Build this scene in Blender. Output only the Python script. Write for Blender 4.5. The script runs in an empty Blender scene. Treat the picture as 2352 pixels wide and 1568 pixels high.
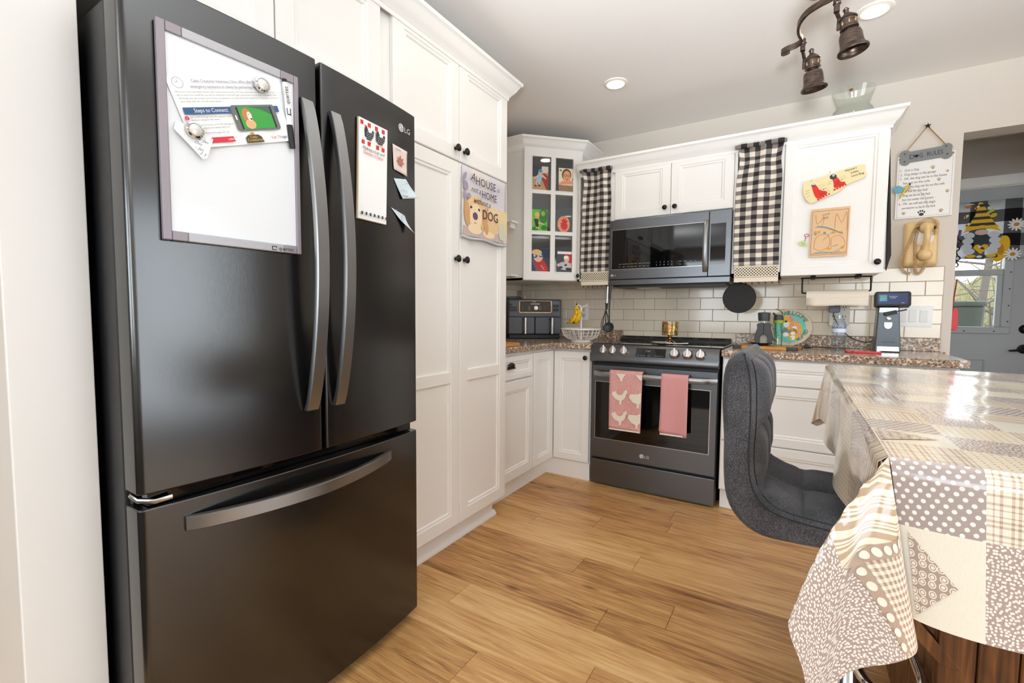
import bpy, math, random
from mathutils import Vector, Matrix
random.seed(7)
scene = bpy.context.scene
COL = scene.collection
PI = math.pi

# ------------------------------------------------------------------ camera, world, lights, exposure
cam_d = bpy.data.cameras.new('camera')
cam = bpy.data.objects.new('camera', cam_d)
COL.objects.link(cam)
RT = Vector((0.84910482, 0.52817675, 0.00709338))
UP = Vector((-0.03807221, 0.04780063, 0.99813106))
FW = Vector((-0.52685055, 0.84778796, -0.0606966))
CAMP = Vector((2.1191, -3.4088, 1.1072))
mx = Matrix((RT, UP, -FW)).transposed().to_4x4()
mx.translation = CAMP
cam.matrix_world = mx
cam_d.sensor_width = 36.0
cam_d.lens = 1052.5872 / 2352 * 36.0
cam_d.clip_start = 0.02
scene.camera = cam

scene.view_settings.view_transform = 'Standard'
scene.view_settings.look = 'None'
scene.view_settings.gamma = 1.0
scene.view_settings.use_curve_mapping = False
scene.view_settings.exposure = 0.18
scene.cycles.max_bounces = 8
scene.cycles.diffuse_bounces = 5
scene.cycles.glossy_bounces = 4
scene.cycles.transmission_bounces = 8
scene.cycles.sample_clamp_indirect = 6.0
scene.cycles.caustics_reflective = False
scene.cycles.caustics_refractive = False

world = bpy.data.worlds.new('world')
scene.world = world
world.use_nodes = True
bgn = world.node_tree.nodes['Background']
bgn.inputs[0].default_value = (0.87, 0.94, 1.0, 1)
bgn.inputs[1].default_value = 3.8

def area(name, loc, direction, sx, sy, power, col):
    l = bpy.data.lights.new(name, 'AREA')
    l.shape = 'RECTANGLE'; l.size = sx; l.size_y = sy; l.energy = power; l.color = col
    o = bpy.data.objects.new(name, l); COL.objects.link(o)
    o.location = loc
    o.rotation_euler = Vector(direction).to_track_quat('-Z', 'Z').to_euler()
    return o
# fill lights added at made-up windows and a made-up patio door, all unseen
area('window_fill', (1.0, -6.92, 1.50), (0, 1, 0), 1.7, 1.3, 33, (0.82, 0.92, 1.0))
area('window_fill', (3.6, -6.92, 1.50), (0, 1, 0), 1.7, 1.3, 33, (0.82, 0.92, 1.0))
area('patio_fill', (5.12, -2.5, 1.15), (-1, 0, 0), 1.9, 1.9, 12, (0.82, 0.92, 1.0))

# the photographer's flash, held by the camera and bounced off the ceiling
fl_ = bpy.data.lights.new('bounce_flash', 'SPOT'); fl_.energy = 285; fl_.color = (.84, .925, 1.0); fl_.spot_size = math.radians(81); fl_.spot_blend = .75; fl_.shadow_soft_size = .08
flo = bpy.data.objects.new('bounce_flash', fl_); COL.objects.link(flo); flo.location = (2.16, -3.62, 1.25)
flo.rotation_euler = (Vector((2.10, -2.52, 2.43))-Vector((2.16, -3.62, 1.25))).to_track_quat('-Z', 'Z').to_euler()

# ------------------------------------------------------------------ materials
MATS = {}
def lin(c):
    if isinstance(c, str):
        c = [int(c[i:i+2], 16) for i in (0, 2, 4)]
    return tuple(((x/255)/12.92 if x/255 <= .04045 else ((x/255+.055)/1.055)**2.4) for x in c) + (1,)

def M(name, col=(200,200,200), rough=.5, metal=0, spec=.5, coat=0, trans=0, emit=0, ior=1.45, bump=None, mott=None, alpha=1, sheen=0):
    if name in MATS: return MATS[name]
    m = bpy.data.materials.new(name); m.use_nodes = True
    nt = m.node_tree; b = nt.nodes['Principled BSDF']
    c = lin(col)
    b.inputs['Base Color'].default_value = c
    b.inputs['Roughness'].default_value = rough
    b.inputs['Metallic'].default_value = metal
    b.inputs['Specular IOR Level'].default_value = spec
    b.inputs['Coat Weight'].default_value = coat
    b.inputs['Coat Roughness'].default_value = .06
    b.inputs['Transmission Weight'].default_value = trans
    b.inputs['IOR'].default_value = ior
    b.inputs['Alpha'].default_value = alpha
    b.inputs['Sheen Weight'].default_value = sheen
    if emit:
        b.inputs['Emission Color'].default_value = c
        b.inputs['Emission Strength'].default_value = emit
    if bump or mott:
        geo = nt.nodes.new('ShaderNodeNewGeometry')
    if mott:                      # (scale, other colour) gentle mottling
        n = nt.nodes.new('ShaderNodeTexNoise'); n.inputs['Scale'].default_value = mott[0]; n.inputs['Detail'].default_value = 4
        nt.links.new(geo.outputs['Position'], n.inputs['Vector'])
        r = nt.nodes.new('ShaderNodeValToRGB')
        r.color_ramp.elements[0].position = .35; r.color_ramp.elements[1].position = .65
        r.color_ramp.elements[0].color = c; r.color_ramp.elements[1].color = lin(mott[1])
        nt.links.new(n.outputs['Fac'], r.inputs['Fac']); nt.links.new(r.outputs['Color'], b.inputs['Base Color'])
    if bump:                      # (scale, strength[, stretch])
        n = nt.nodes.new('ShaderNodeTexNoise'); n.inputs['Scale'].default_value = bump[0]; n.inputs['Detail'].default_value = 3
        src = geo.outputs['Position']
        if len(bump) > 2:
            mp = nt.nodes.new('ShaderNodeMapping'); mp.inputs['Scale'].default_value = bump[2]
            nt.links.new(src, mp.inputs['Vector']); src = mp.outputs['Vector']
        nt.links.new(src, n.inputs['Vector'])
        bp = nt.nodes.new('ShaderNodeBump'); bp.inputs['Strength'].default_value = bump[1]; bp.inputs['Distance'].default_value = .002
        nt.links.new(n.outputs['Fac'], bp.inputs['Height']); nt.links.new(bp.outputs['Normal'], b.inputs['Normal'])
    MATS[name] = m
    return m

def thin_glass(name, tint=(1, 1, 1), refl=1.0, rough=.02):
    if name in MATS: return MATS[name]
    m = bpy.data.materials.new(name); m.use_nodes = True; nt = m.node_tree
    for q in list(nt.nodes):
        if q.type != 'OUTPUT_MATERIAL': nt.nodes.remove(q)
    o = [q for q in nt.nodes if q.type == 'OUTPUT_MATERIAL'][0]
    t = nt.nodes.new('ShaderNodeBsdfTransparent'); t.inputs[0].default_value = (*tint, 1)
    gl = nt.nodes.new('ShaderNodeBsdfGlossy'); gl.inputs['Roughness'].default_value = rough
    fr = nt.nodes.new('ShaderNodeLayerWeight'); fr.inputs['Blend'].default_value = .5
    pw = nt.nodes.new('ShaderNodeMath'); pw.operation = 'POWER'; pw.inputs[1].default_value = 3.5
    k = nt.nodes.new('ShaderNodeMath'); k.operation = 'MULTIPLY_ADD'; k.inputs[1].default_value = .55*refl; k.inputs[2].default_value = .045*refl
    mx_ = nt.nodes.new('ShaderNodeMixShader')
    nt.links.new(fr.outputs['Facing'], pw.inputs[0]); nt.links.new(pw.outputs[0], k.inputs[0]); nt.links.new(k.outputs[0], mx_.inputs[0]); nt.links.new(t.outputs[0], mx_.inputs[1]); nt.links.new(gl.outputs[0], mx_.inputs[2]); nt.links.new(mx_.outputs[0], o.inputs[0])
    MATS[name] = m; return m

class N:                          # tiny node-graph helper
    def __init__(s, name, rough=.5, **k):
        s.m = M(name, rough=rough, **k); s.nt = s.m.node_tree; s.b = s.nt.nodes['Principled BSDF']
    def new(s, t, **inp):
        n = s.nt.nodes.new(t)
        for k, v in inp.items():
            key = int(k[1:]) if k[0] == 'i' and k[1:].isdigit() else k.replace('_', ' ')
            if hasattr(v, 'is_output'): s.nt.links.new(v, n.inputs[key])
            else: n.inputs[key].default_value = v
        return n
    def math(s, op, a, b=0.0, c=None):
        n = s.nt.nodes.new('ShaderNodeMath'); n.operation = op
        for i, v in enumerate((a, b) if c is None else (a, b, c)):
            if hasattr(v, 'is_output'): s.nt.links.new(v, n.inputs[i])
            else: n.inputs[i].default_value = v
        return n.outputs[0]
    def mix(s, f, a, b):
        n = s.nt.nodes.new('ShaderNodeMix'); n.data_type = 'RGBA'
        for i, v in ((0, f), (6, a), (7, b)):
            if hasattr(v, 'is_output'): s.nt.links.new(v, n.inputs[i])
            else: n.inputs[i].default_value = v if i == 0 else lin(v)
        return n.outputs[2]
    def ramp(s, f, stops):
        n = s.nt.nodes.new('ShaderNodeValToRGB'); e = n.color_ramp.elements
        while len(e) < len(stops): e.new(.5)
        for q, (p, c) in zip(e, stops): q.position = p; q.color = lin(c)
        s.nt.links.new(f, n.inputs['Fac']); return n.outputs['Color']
    def col(s, c): s.nt.links.new(c, s.b.inputs['Base Color'])
    def bump(s, h, st=.3, d=.002):
        n = s.new('ShaderNodeBump', Strength=st, Distance=d, Height=h); s.nt.links.new(n.outputs[0], s.b.inputs['Normal'])
    def uv(s):
        t = s.new('ShaderNodeTexCoord'); x = s.new('ShaderNodeSeparateXYZ', Vector=t.outputs['UV'])
        return t.outputs['UV'], x.outputs[0], x.outputs[1]
    def pos(s, sc=(1, 1, 1), off=None):
        g = s.new('ShaderNodeNewGeometry'); mp = s.new('ShaderNodeMapping', Vector=g.outputs['Position'], Scale=sc)
        if off is not None: s.nt.links.new(off, mp.inputs['Location'])
        return mp.outputs[0]

# ------------------------------------------------------------------ geometry helpers (world coordinates)
class F:
    def __init__(s, o, u, v):
        s.o = Vector(o); s.u = Vector(u).normalized(); s.v = Vector(v).normalized(); s.n = s.u.cross(s.v).normalized()
    def p(s, a, b, c=0.0): return s.o + s.u*a + s.v*b + s.n*c
    def at(s, a, b, c=0.0): return F(s.p(a, b, c), s.u, s.v)
    def rot(s, deg):
        r = math.radians(deg); return F(s.o, s.u*math.cos(r)+s.v*math.sin(r), -s.u*math.sin(r)+s.v*math.cos(r))
def FX(x, y, z): return F((x, y, z), (0, 1, 0), (0, 0, 1))     # faces +x
def FY(x, y, z): return F((x, y, z), (1, 0, 0), (0, 0, 1))     # faces -y
def FZ(x, y, z): return F((x, y, z), (1, 0, 0), (0, 1, 0))     # faces up

def ell(cx, cy, rx, ry, n=18, rot=0, a0=0, a1=360):
    r = math.radians(rot); out = []
    full = abs(a1-a0) >= 360
    k = n if full else n+1
    for i in range(k):
        a = math.radians(a0+(a1-a0)*i/n); x = rx*math.cos(a); y = ry*math.sin(a)
        out.append((cx+x*math.cos(r)-y*math.sin(r), cy+x*math.sin(r)+y*math.cos(r)))
    return out
def rect(x0, y0, x1, y1): return [(x0, y0), (x1, y0), (x1, y1), (x0, y1)]
def rrect(x0, y0, x1, y1, r, n=5):
    out = []
    for cx, cy, a in ((x1-r, y0+r, -90), (x1-r, y1-r, 0), (x0+r, y1-r, 90), (x0+r, y0+r, 180)):
        for i in range(n+1):
            t = math.radians(a+90*i/n); out.append((cx+r*math.cos(t), cy+r*math.sin(t)))
    return out
def spline(pts, k=6, closed=False):
    P = [Vector(p) if len(p) == 3 else Vector((p[0], p[1], 0)) for p in pts]; d = len(pts[0]); n = len(P); out = []
    for i in range(n if closed else n-1):
        if closed: a, b, c, e = P[(i-1) % n], P[i], P[(i+1) % n], P[(i+2) % n]
        else: a, b, c, e = P[max(i-1, 0)], P[i], P[i+1], P[min(i+2, n-1)]
        for j in range(k):
            t = j/k
            q = .5*((2*b)+(c-a)*t+(2*a-5*b+4*c-e)*t*t+(3*b-a-3*c+e)*t**3)
            out.append(q)
    if not closed: out.append(P[-1])
    return out if d == 3 else [(q.x, q.y) for q in out]

class G:
    def __init__(s): s.v = []; s.f = []; s.m = []; s.uvs = None
    def add(s, vs, fs, m=0):
        k = len(s.v); s.v += [Vector(x) for x in vs]
        s.f += [tuple(i+k for i in f) for f in fs]; s.m += [m]*len(fs); return s
    def poly(s, pts, m=0): return s.add(pts, [tuple(range(len(pts)))], m)
    def hexa(s, p, m=0):
        return s.add(p, [(0,3,2,1),(4,5,6,7),(0,1,5,4),(1,2,6,5),(2,3,7,6),(3,0,4,7)], m)
    def box(s, a, b, m=0):
        (x0,y0,z0),(x1,y1,z1) = a, b
        return s.hexa([(x0,y0,z0),(x1,y0,z0),(x1,y1,z0),(x0,y1,z0),(x0,y0,z1),(x1,y0,z1),(x1,y1,z1),(x0,y1,z1)], m)
    def fbox(s, fr, a, b, m=0):
        (x0,y0,z0),(x1,y1,z1) = a, b
        return s.hexa([fr.p(*q) for q in [(x0,y0,z0),(x1,y0,z0),(x1,y1,z0),(x0,y1,z0),(x0,y0,z1),(x1,y0,z1),(x1,y1,z1),(x0,y1,z1)]], m)
    def prism(s, fr, pts, d0, d1, m=0):
        n = len(pts)
        return s.add([fr.p(a, b, d0) for a, b in pts]+[fr.p(a, b, d1) for a, b in pts],
            [tuple(range(n))[::-1], tuple(range(n, 2*n))]+[(i, (i+1) % n, n+(i+1) % n, n+i) for i in range(n)], m)
    def flat(s, fr, pts, d=0, m=0): return s.poly([fr.p(a, b, d) for a, b in pts], m)
    def lathe(s, fr, prof, n=24, m=0, sx=1, sy=1):
        vs = []; fs = []; rings = []
        for r, h in prof:
            if r < 1e-6: rings.append([len(vs)]); vs.append(fr.p(0, 0, h))
            else:
                rings.append(list(range(len(vs), len(vs)+n)))
                vs += [fr.p(r*sx*math.cos(2*PI*i/n), r*sy*math.sin(2*PI*i/n), h) for i in range(n)]
        for a, b in zip(rings, rings[1:]):
            for i in range(n):
                j = (i+1) % n
                if len(a) == 1 and len(b) == 1: continue
                if len(a) == 1: fs.append((a[0], b[j], b[i])[::-1])
                elif len(b) == 1: fs.append((a[i], a[j], b[0]))
                else: fs.append((a[i], a[j], b[j], b[i]))
        return s.add(vs, fs, m)
    def tube(s, pts, r, n=8, closed=False, m=0, flat=None):
        P = [Vector(p) for p in pts]; k = len(P); vs = []; fs = []
        R = r if isinstance(r, (list, tuple)) else [r]*k
        ref = None
        for i in range(k):
            if closed: t = (P[(i+1) % k]-P[i-1])
            else: t = P[min(i+1, k-1)]-P[max(i-1, 0)]
            t = t.normalized() if t.length > 0 else Vector((0,0,1))
            if ref is None:
                ref = t.cross(Vector((0,0,1)))
                if ref.length < .05: ref = t.cross(Vector((1,0,0)))
            ref = (ref-t*ref.dot(t)).normalized(); w = t.cross(ref)
            for j in range(n):
                a = 2*PI*j/n; fx = flat or 1
                vs.append(P[i]+ref*(R[i]*math.cos(a))+w*(R[i]*fx*math.sin(a)))
        for i in range(k if closed else k-1):
            a = i*n; b = ((i+1) % k)*n
            for j in range(n): fs.append((a+j, a+(j+1) % n, b+(j+1) % n, b+j))
        if not closed: fs += [tuple(range(n))[::-1], tuple(range((k-1)*n, k*n))]
        return s.add(vs, fs, m)
    def grid(s, rows, m=0):
        w = len(rows[0]); vs = [p for r in rows for p in r]
        return s.add(vs, [(i*w+j, i*w+j+1, (i+1)*w+j+1, (i+1)*w+j) for i in range(len(rows)-1) for j in range(w-1)], m)
    def ball(s, c, rx, ry=None, rz=None, n=14, k=8, m=0):
        ry = ry or rx; rz = rz or rx; c = Vector(c)
        prof = [(math.sin(PI*i/k), -math.cos(PI*i/k)) for i in range(k+1)]
        st = len(s.v); s.lathe(FZ(0,0,0), prof, n, m)
        for i in range(st, len(s.v)): q = s.v[i]; s.v[i] = Vector((c.x+q.x*rx, c.y+q.y*ry, c.z+q.z*rz))
        return s

WP = {}
def obj(name, g, mats, parent=None, smooth=None, bevel=0, seg=2, origin=None, uv=None, solid=0):
    if origin is None:
        if parent is not None: origin = WP[parent.name]
        else:
            xs = [q.x for q in g.v]; ys = [q.y for q in g.v]; zs = [q.z for q in g.v]
            origin = Vector(((min(xs)+max(xs))/2, (min(ys)+max(ys))/2, min(zs)))
    origin = Vector(origin)
    me = bpy.data.meshes.new(name)
    me.from_pydata([tuple(q-origin) for q in g.v], [], g.f)
    if not isinstance(mats, (list, tuple)): mats = [mats]
    for m in mats: me.materials.append(m)
    if len(mats) > 1: me.polygons.foreach_set('material_index', g.m)
    uvd = uv or g.uvs
    if uvd:
        lay = me.uv_layers.new(name='UVMap')
        for lp in me.loops: lay.data[lp.index].uv = uvd[lp.vertex_index]
    if smooth:
        me.polygons.foreach_set('use_smooth', [True]*len(me.polygons))
        me.set_sharp_from_angle(angle=math.radians(smooth))
    me.update()
    o = bpy.data.objects.new(name, me); COL.objects.link(o)
    o.location = origin
    if parent is not None:
        o.parent = parent; o.location = origin-WP[parent.name]
    WP[o.name] = origin
    if name.split('_')[0] in ('lettering', 'print', 'small', 'handwriting', 'picture', 'key', 'display', 'screen', 'drawing', 'diamond', 'heart', 'slot', 'burner', 'legs') and name not in ('screen', 'display') and parent is not None: o['kind'] = 'stuff'
    if solid:
        md = o.modifiers.new('Solidify', 'SOLIDIFY'); md.thickness = solid; md.offset = -1
    if bevel:
        md = o.modifiers.new('Bevel', 'BEVEL'); md.width = bevel; md.segments = seg; md.limit_method = 'ANGLE'; md.angle_limit = math.radians(40)
        md.harden_normals = False
    return o
def tag(o, label=None, cat=None, group=None, kind=None):
    if label: o['label'] = label
    if cat: o['category'] = cat
    if group: o['group'] = group
    if kind: o['kind'] = kind
    return o
def thing(name, label, cat, loc, group=None):
    o = bpy.data.objects.new(name, None); COL.objects.link(o); o.location = loc; o.empty_display_size = .05
    WP[o.name] = Vector(loc)
    return tag(o, label, cat, group)
def struct(name, g, mats, label=None, **k):
    o = obj(name, g, mats, **k); o['kind'] = 'structure'
    if label: o['label'] = label
    return o
def dup(o, loc, parent=None):
    c = o.copy(); COL.objects.link(c); c.location = loc; c.parent = parent; return c

TXT = {}
def txt(g, s, fr, size, m=0, width=None, align='L', d=.0006, shear=0, rot=0, space=1.0):
    """adds flat lettering to g: baseline starts at fr.o"""
    key = (s, shear, space)
    if key not in TXT:
        c = bpy.data.curves.new('t', 'FONT'); c.body = s; c.size = 1; c.resolution_u = 2; c.shear = shear; c.space_character = space
        o = bpy.data.objects.new('t', c); COL.objects.link(o)
        dg = bpy.context.evaluated_depsgraph_get()
        me = bpy.data.meshes.new_from_object(o.evaluated_get(dg))
        TXT[key] = ([(q.co.x, q.co.y) for q in me.vertices], [tuple(p.vertices) for p in me.polygons])
        bpy.data.objects.remove(o); bpy.data.curves.remove(c); bpy.data.meshes.remove(me)
    vs, fs = TXT[key]
    if not vs: return
    w = max(v[0] for v in vs)-min(v[0] for v in vs); x0 = min(v[0] for v in vs)
    kx = size if width is None else width/w
    if rot: fr = fr.rot(rot)
    off = {'L': 0, 'C': -w*kx/2, 'R': -w*kx}[align]
    g.add([fr.p((a-x0)*kx+off, b*size, d) for a, b in vs], fs, m)

def print_on(name, fr, layers, parent, step=.00012, d0=.0004):
    """flat print: layers = [(material, polygon)], later ones on top"""
    mats = []; g = G()
    for i, (mt, pts) in enumerate(layers):
        if mt not in mats: mats.append(mt)
        g.flat(fr, pts, d0+i*step, mats.index(mt))
    return obj(name, g, mats, parent)

def panel_door(fr, w, h, t=.02, st=.058):
    g = G(); rings = [(0, 0), (0, t-.003), (.003, t), (st, t), (st+.004, t-.004), (st+.013, t-.004), (st+.018, t-.010)]
    L = [[(i, i, d), (w-i, i, d), (w-i, h-i, d), (i, h-i, d)] for i, d in rings]
    vs = [fr.p(*q) for r in L for q in r]; fs = [(3, 2, 1, 0)]
    for k in range(len(L)-1):
        for j in range(4): fs.append((4*k+j, 4*k+(j+1) % 4, 4*k+4+(j+1) % 4, 4*k+4+j))
    k = 4*(len(L)-1); fs.append((k, k+1, k+2, k+3))
    return g.add(vs, fs)
def knob(fr, parent, k=1.0):
    g = G(); g.lathe(fr, [(0, -.001), (.0075*k, -.001), (.007*k, .003), (.005*k, .006), (.0055*k, .012), (.013*k, .015), (.0155*k, .019), (.015*k, .023), (.009*k, .0245), (.0075*k, .0265), (0, .0275)], 20)
    return obj('knob', g, KNOBM, parent, smooth=50)
def crown(path, prof):
    """sweep (out, z) profile along an xy path, outward to the right of travel"""
    P = [Vector((x, y, 0)) for x, y in path]; n = len(P); rows = []
    for i in range(n):
        d0 = (P[i]-P[i-1]).normalized() if i else (P[1]-P[0]).normalized()
        d1 = (P[i+1]-P[i]).normalized() if i < n-1 else d0
        n0 = Vector((d0.y, -d0.x, 0)); n1 = Vector((d1.y, -d1.x, 0)); mt = (n0+n1).normalized(); k = 1/max(.2, mt.dot(n0))
        rows.append([P[i]+mt*(k*o)+Vector((0, 0, z)) for o, z in prof])
    g = G(); g.grid(rows)
    for r in (rows[0], rows[-1]): g.poly(r)
    return g
KNOBM = M('oil_rubbed_bronze', (48, 44, 42), .35, .7)

# ------------------------------------------------------------------ shared materials
WHITE = M('cabinet_white_paint', (240, 237, 232), .38, bump=(260, .03))
TRIMW = M('trim_white_paint', (243, 240, 236), .4)
WALLM = M('beige_wall_paint', (214, 204, 192), .75, bump=(420, .05))
CEILM = M('ceiling_paint', (243, 238, 233), .85, bump=(300, .06))
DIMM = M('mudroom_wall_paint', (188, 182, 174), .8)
STEEL = M('black_stainless', (83, 83, 83), .18, .95, bump=(40, .05, (60, 60, 1)))
STEELH = M('black_stainless_horizontal', (106, 108, 111), .30, .93, bump=(40, .05, (1, 60, 60)))
STEELL = M('dark_steel_handle', (150, 150, 150), .34, 1.0)
CHROME = M('chrome', (225, 225, 225), .06, 1.0)
SILVER = M('brushed_silver', (190, 188, 184), .28, 1.0)
BLACK = M('black_plastic', (22, 22, 23), .45)
GLOSSB = M('black_glass', (7, 7, 8), .04, spec=.6)
CHAR = M('charcoal_plastic', (58, 59, 61), .45)
IRON = M('black_iron_wire', (30, 29, 28), .5, .5)
PAPER = M('white_paper', (244, 244, 242), .7)
OFFW = M('off_white_plastic', (232, 226, 214), .4)
WIREW = M('white_coated_wire', (238, 234, 228), .4)
INK = M('dark_ink', (58, 58, 66), .7)
GLASS = M('clear_glass', (255, 255, 255), .0, trans=1, ior=1.45)

n = N('granite_laminate', rough=.16)
p = n.pos()
v = n.new('ShaderNodeTexVoronoi', Vector=p, Scale=92.0)
ns = n.new('ShaderNodeTexNoise', Vector=p, Scale=60.0, Detail=6.0, Roughness=.7)
a = n.math('ADD', n.math('MULTIPLY', v.outputs['Distance'], .55), n.math('MULTIPLY', ns.outputs['Fac'], .75))
c = n.ramp(a, [(.34, (30, 27, 27)), (.44, (74, 62, 56)), (.52, (128, 106, 90)), (.575, (190, 166, 140)), (.63, (98, 84, 78)), (.70, (164, 128, 100)), (.78, (214, 200, 182))])
n.col(c)
GRANITE = n.m

n = N('laminate_wood_floor', rough=.36)
oi = n.new('ShaderNodeObjectInfo')
ofs = n.new('ShaderNodeCombineXYZ', X=n.math('MULTIPLY', oi.outputs['Random'], 37.0), Y=n.math('MULTIPLY', oi.outputs['Random'], 11.0))
p = n.pos((1.0, 1.0, 1.0), ofs.outputs[0])
pl_ = n.new('ShaderNodeMapping', Vector=p, Scale=(1.3, 16.0, 1.0)).outputs[0]
g1 = n.new('ShaderNodeTexNoise', Vector=pl_, Scale=2.2, Detail=8.0, Roughness=.6, Distortion=1.2)
pf = n.new('ShaderNodeMapping', Vector=p, Scale=(3.0, 150.0, 1.0)).outputs[0]
g2 = n.new('ShaderNodeTexNoise', Vector=pf, Scale=1.6, Detail=4.0, Roughness=.7)
pb = n.new('ShaderNodeMapping', Vector=p, Scale=(2.2, 5.0, 1.0)).outputs[0]
g3 = n.new('ShaderNodeTexNoise', Vector=pb, Scale=1.3, Detail=3.0)
f1 = n.math('ADD', n.math('MULTIPLY', g1.outputs['Fac'], .62), n.math('MULTIPLY', g2.outputs['Fac'], .42))
f2 = n.math('ADD', n.math('ADD', f1, n.math('MULTIPLY', g3.outputs['Fac'], .20)), n.math('MULTIPLY', oi.outputs['Random'], .16))
c = n.ramp(f2, [(.44, (106, 70, 40)), (.54, (152, 106, 62)), (.64, (190, 141, 87)), (.76, (213, 167, 109)), (.92, (229, 193, 139))])
vk = n.new('ShaderNodeTexVoronoi', Vector=n.new('ShaderNodeMapping', Vector=p, Scale=(2.4, 7.0, 1.0)).outputs[0], Scale=1.0)
kn = n.ramp(vk.outputs['Distance'], [(.025, (50, 32, 20)), (.05, (150, 120, 96)), (.12, (255, 255, 255))])
mm = n.new('ShaderNodeMix'); mm.data_type = 'RGBA'; mm.blend_type = 'MULTIPLY'; mm.inputs[0].default_value = .75
n.nt.links.new(c, mm.inputs[6]); n.nt.links.new(kn, mm.inputs[7])
n.col(mm.outputs[2])
n.bump(g2.outputs['Fac'], .10, .001)
FLOORM = n.m

def tile_mat(name, col):
    n = N(name, rough=.10)
    oi = n.new('ShaderNodeObjectInfo')
    n.col(n.mix(oi.outputs['Random'], (col[0]-5, col[1]-5, col[2]-6), (col[0]+5, col[1]+5, col[2]+4)))
    return n.m
TILEM = tile_mat('glazed_tile', (232, 219, 200))
GROUT = M('grout', (176, 158, 140), .9)

n = N('dark_tweed_fabric', rough=.9, sheen=.15)
p = n.pos()
t1 = n.new('ShaderNodeTexNoise', Vector=p, Scale=700.0, Detail=1.0)
t2 = n.new('ShaderNodeTexNoise', Vector=p, Scale=14.0, Detail=3.0)
n.col(n.ramp(n.math('ADD', n.math('MULTIPLY', t1.outputs['Fac'], .7), n.math('MULTIPLY', t2.outputs['Fac'], .3)), [(.36, (38, 38, 41)), (.5, (66, 66, 70)), (.66, (108, 107, 109))]))
n.bump(t1.outputs['Fac'], .35, .001)
TWEED = n.m

def wood(name, c0, c1, c2, sc=(3, 40, 40), rough=.45):
    n = N(name, rough=rough)
    t = n.new('ShaderNodeTexNoise', Vector=n.pos(sc), Scale=1.5, Detail=6.0, Distortion=.8)
    n.col(n.ramp(t.outputs['Fac'], [(.32, c0), (.5, c1), (.68, c2)])); n.bump(t.outputs['Fac'], .12, .001); return n.m
BAMBOO = wood('bamboo_board', (170, 110, 52), (196, 138, 72), (214, 160, 92), (4, 60, 60))
ISLW = wood('island_dark_wood', (70, 42, 22), (104, 64, 32), (134, 88, 48), (40, 40, 2.5))

def gingham(name, nu, nv, cl, mid, dk, rough=.85):
    n = N(name, rough=rough); uv, u, v = n.uv()
    a = n.math('GREATER_THAN', n.math('FRACT', n.math('MULTIPLY', u, nu)), .5)
    b = n.math('GREATER_THAN', n.math('FRACT', n.math('MULTIPLY', v, nv)), .5)
    s = n.math('MULTIPLY', n.math('ADD', a, b), .5)
    n.col(n.mix(n.math('GREATER_THAN', s, .75), n.mix(n.math('GREATER_THAN', s, .25), cl, mid), dk))
    w = n.new('ShaderNodeTexNoise', Vector=n.pos(), Scale=900.0); n.bump(w.outputs['Fac'], .2, .0006)
    return n.m

# ------------------------------------------------------------------ structure
CEIL = 2.426
XW, XO, ZO = .10, 2.838, 2.0895
gf = G(); gf.box((-1.6, -7.1, -.06), (5.3, .144, -.004)); gf.box((2.6, .144, -.06), (4.4, 1.42, -.004))
floor = struct('floor', gf, M('floor_gap', (62, 42, 26), .8), 'brown wood plank floor of the kitchen')
# planks, each its own board
ENDS = {0: 1.596, 1: 1.255, 2: .951, 3: 1.552, 4: 1.341, 5: 1.765, 6: 1.555, 7: 1.02, 8: 1.62, 9: 1.27, 10: 1.75}
PL, PWD = 1.225, .1475
def plank_mesh(L, W):
    g = G(); e = .0012
    g.add([(0,0,0),(L,0,0),(L,W,0),(0,W,0),(e,e,.004),(L-e,e,.004),(L-e,W-e,.004),(e,W-e,.004)], [(4,5,6,7),(0,1,5,4),(1,2,6,5),(2,3,7,6),(3,0,4,7)])
    return g
plank0 = None; nplank = 0
for k in range(-7, 27):
    y1 = -.914-PWD*k; y0 = y1-PWD
    xe = ENDS.get(k, 1.0+((k*.53) % 1.0)*PL)
    x = xe
    while x > -1.6: x -= PL
    while x < 4.4:
        a, b = max(x, -1.6), min(x+PL, 5.2)
        hidden = (b < .74 and y0 > -3.04) or (y1 < -3.5) or (a > 3.4 and y1 < 0) or (y0 > -.5 and y1 < .0) or (y0 > 1.3) or (y1 > 0 and b < 2.7)
        if not hidden and b-a > .02:
            full = abs((b-a)-PL) < 1e-6
            if full and plank0 is not None:
                o = dup(plank0, (a, y0, -.004), floor)
                o.location = Vector((a, y0, -.004))-WP[floor.name]
            else:
                g = plank_mesh(b-a, PWD)
                for i in range(len(g.v)): g.v[i] = g.v[i]+Vector((a, y0, -.004))
                o = obj('plank', g, FLOORM, floor, origin=(a, y0, -.004))
                if full: plank0 = o
            nplank += 1
        x += PL
struct('ceiling', G().box((-1.6, -7.1, CEIL), (5.3, 0, CEIL+.1)), CEILM, 'smooth off-white ceiling')
g = G(); g.box((XW-.1, 0, 0), (XO, .144, CEIL)); g.box((XO, 0, ZO), (3.95, .144, CEIL)); g.box((3.95, 0, 0), (5.3, .144, CEIL))
wall_back = struct('wall_back', g, WALLM, 'beige kitchen wall behind the stove')
wall_left = struct('wall_left', G().box((XW-.1, -3.04, 0), (XW, 0, CEIL)), WALLM, 'beige wall behind the fridge and tall pantry')
g = G(); g.box((-1.6, -3.17, 0), (.793, -3.042, CEIL))
wr = struct('wall_return', g, WALLM, 'beige wall return left of the fridge')
obj('end_panel', G().box((.793, -3.172, 0), (.802, -3.040, CEIL)), WHITE, wr, bevel=.002)
struct('wall_far_left', G().box((-1.7, -7.1, 0), (-1.6, -3.17, CEIL)), WALLM)
g = G()                                            # unseen end wall; its two window openings are added for fill light
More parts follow.
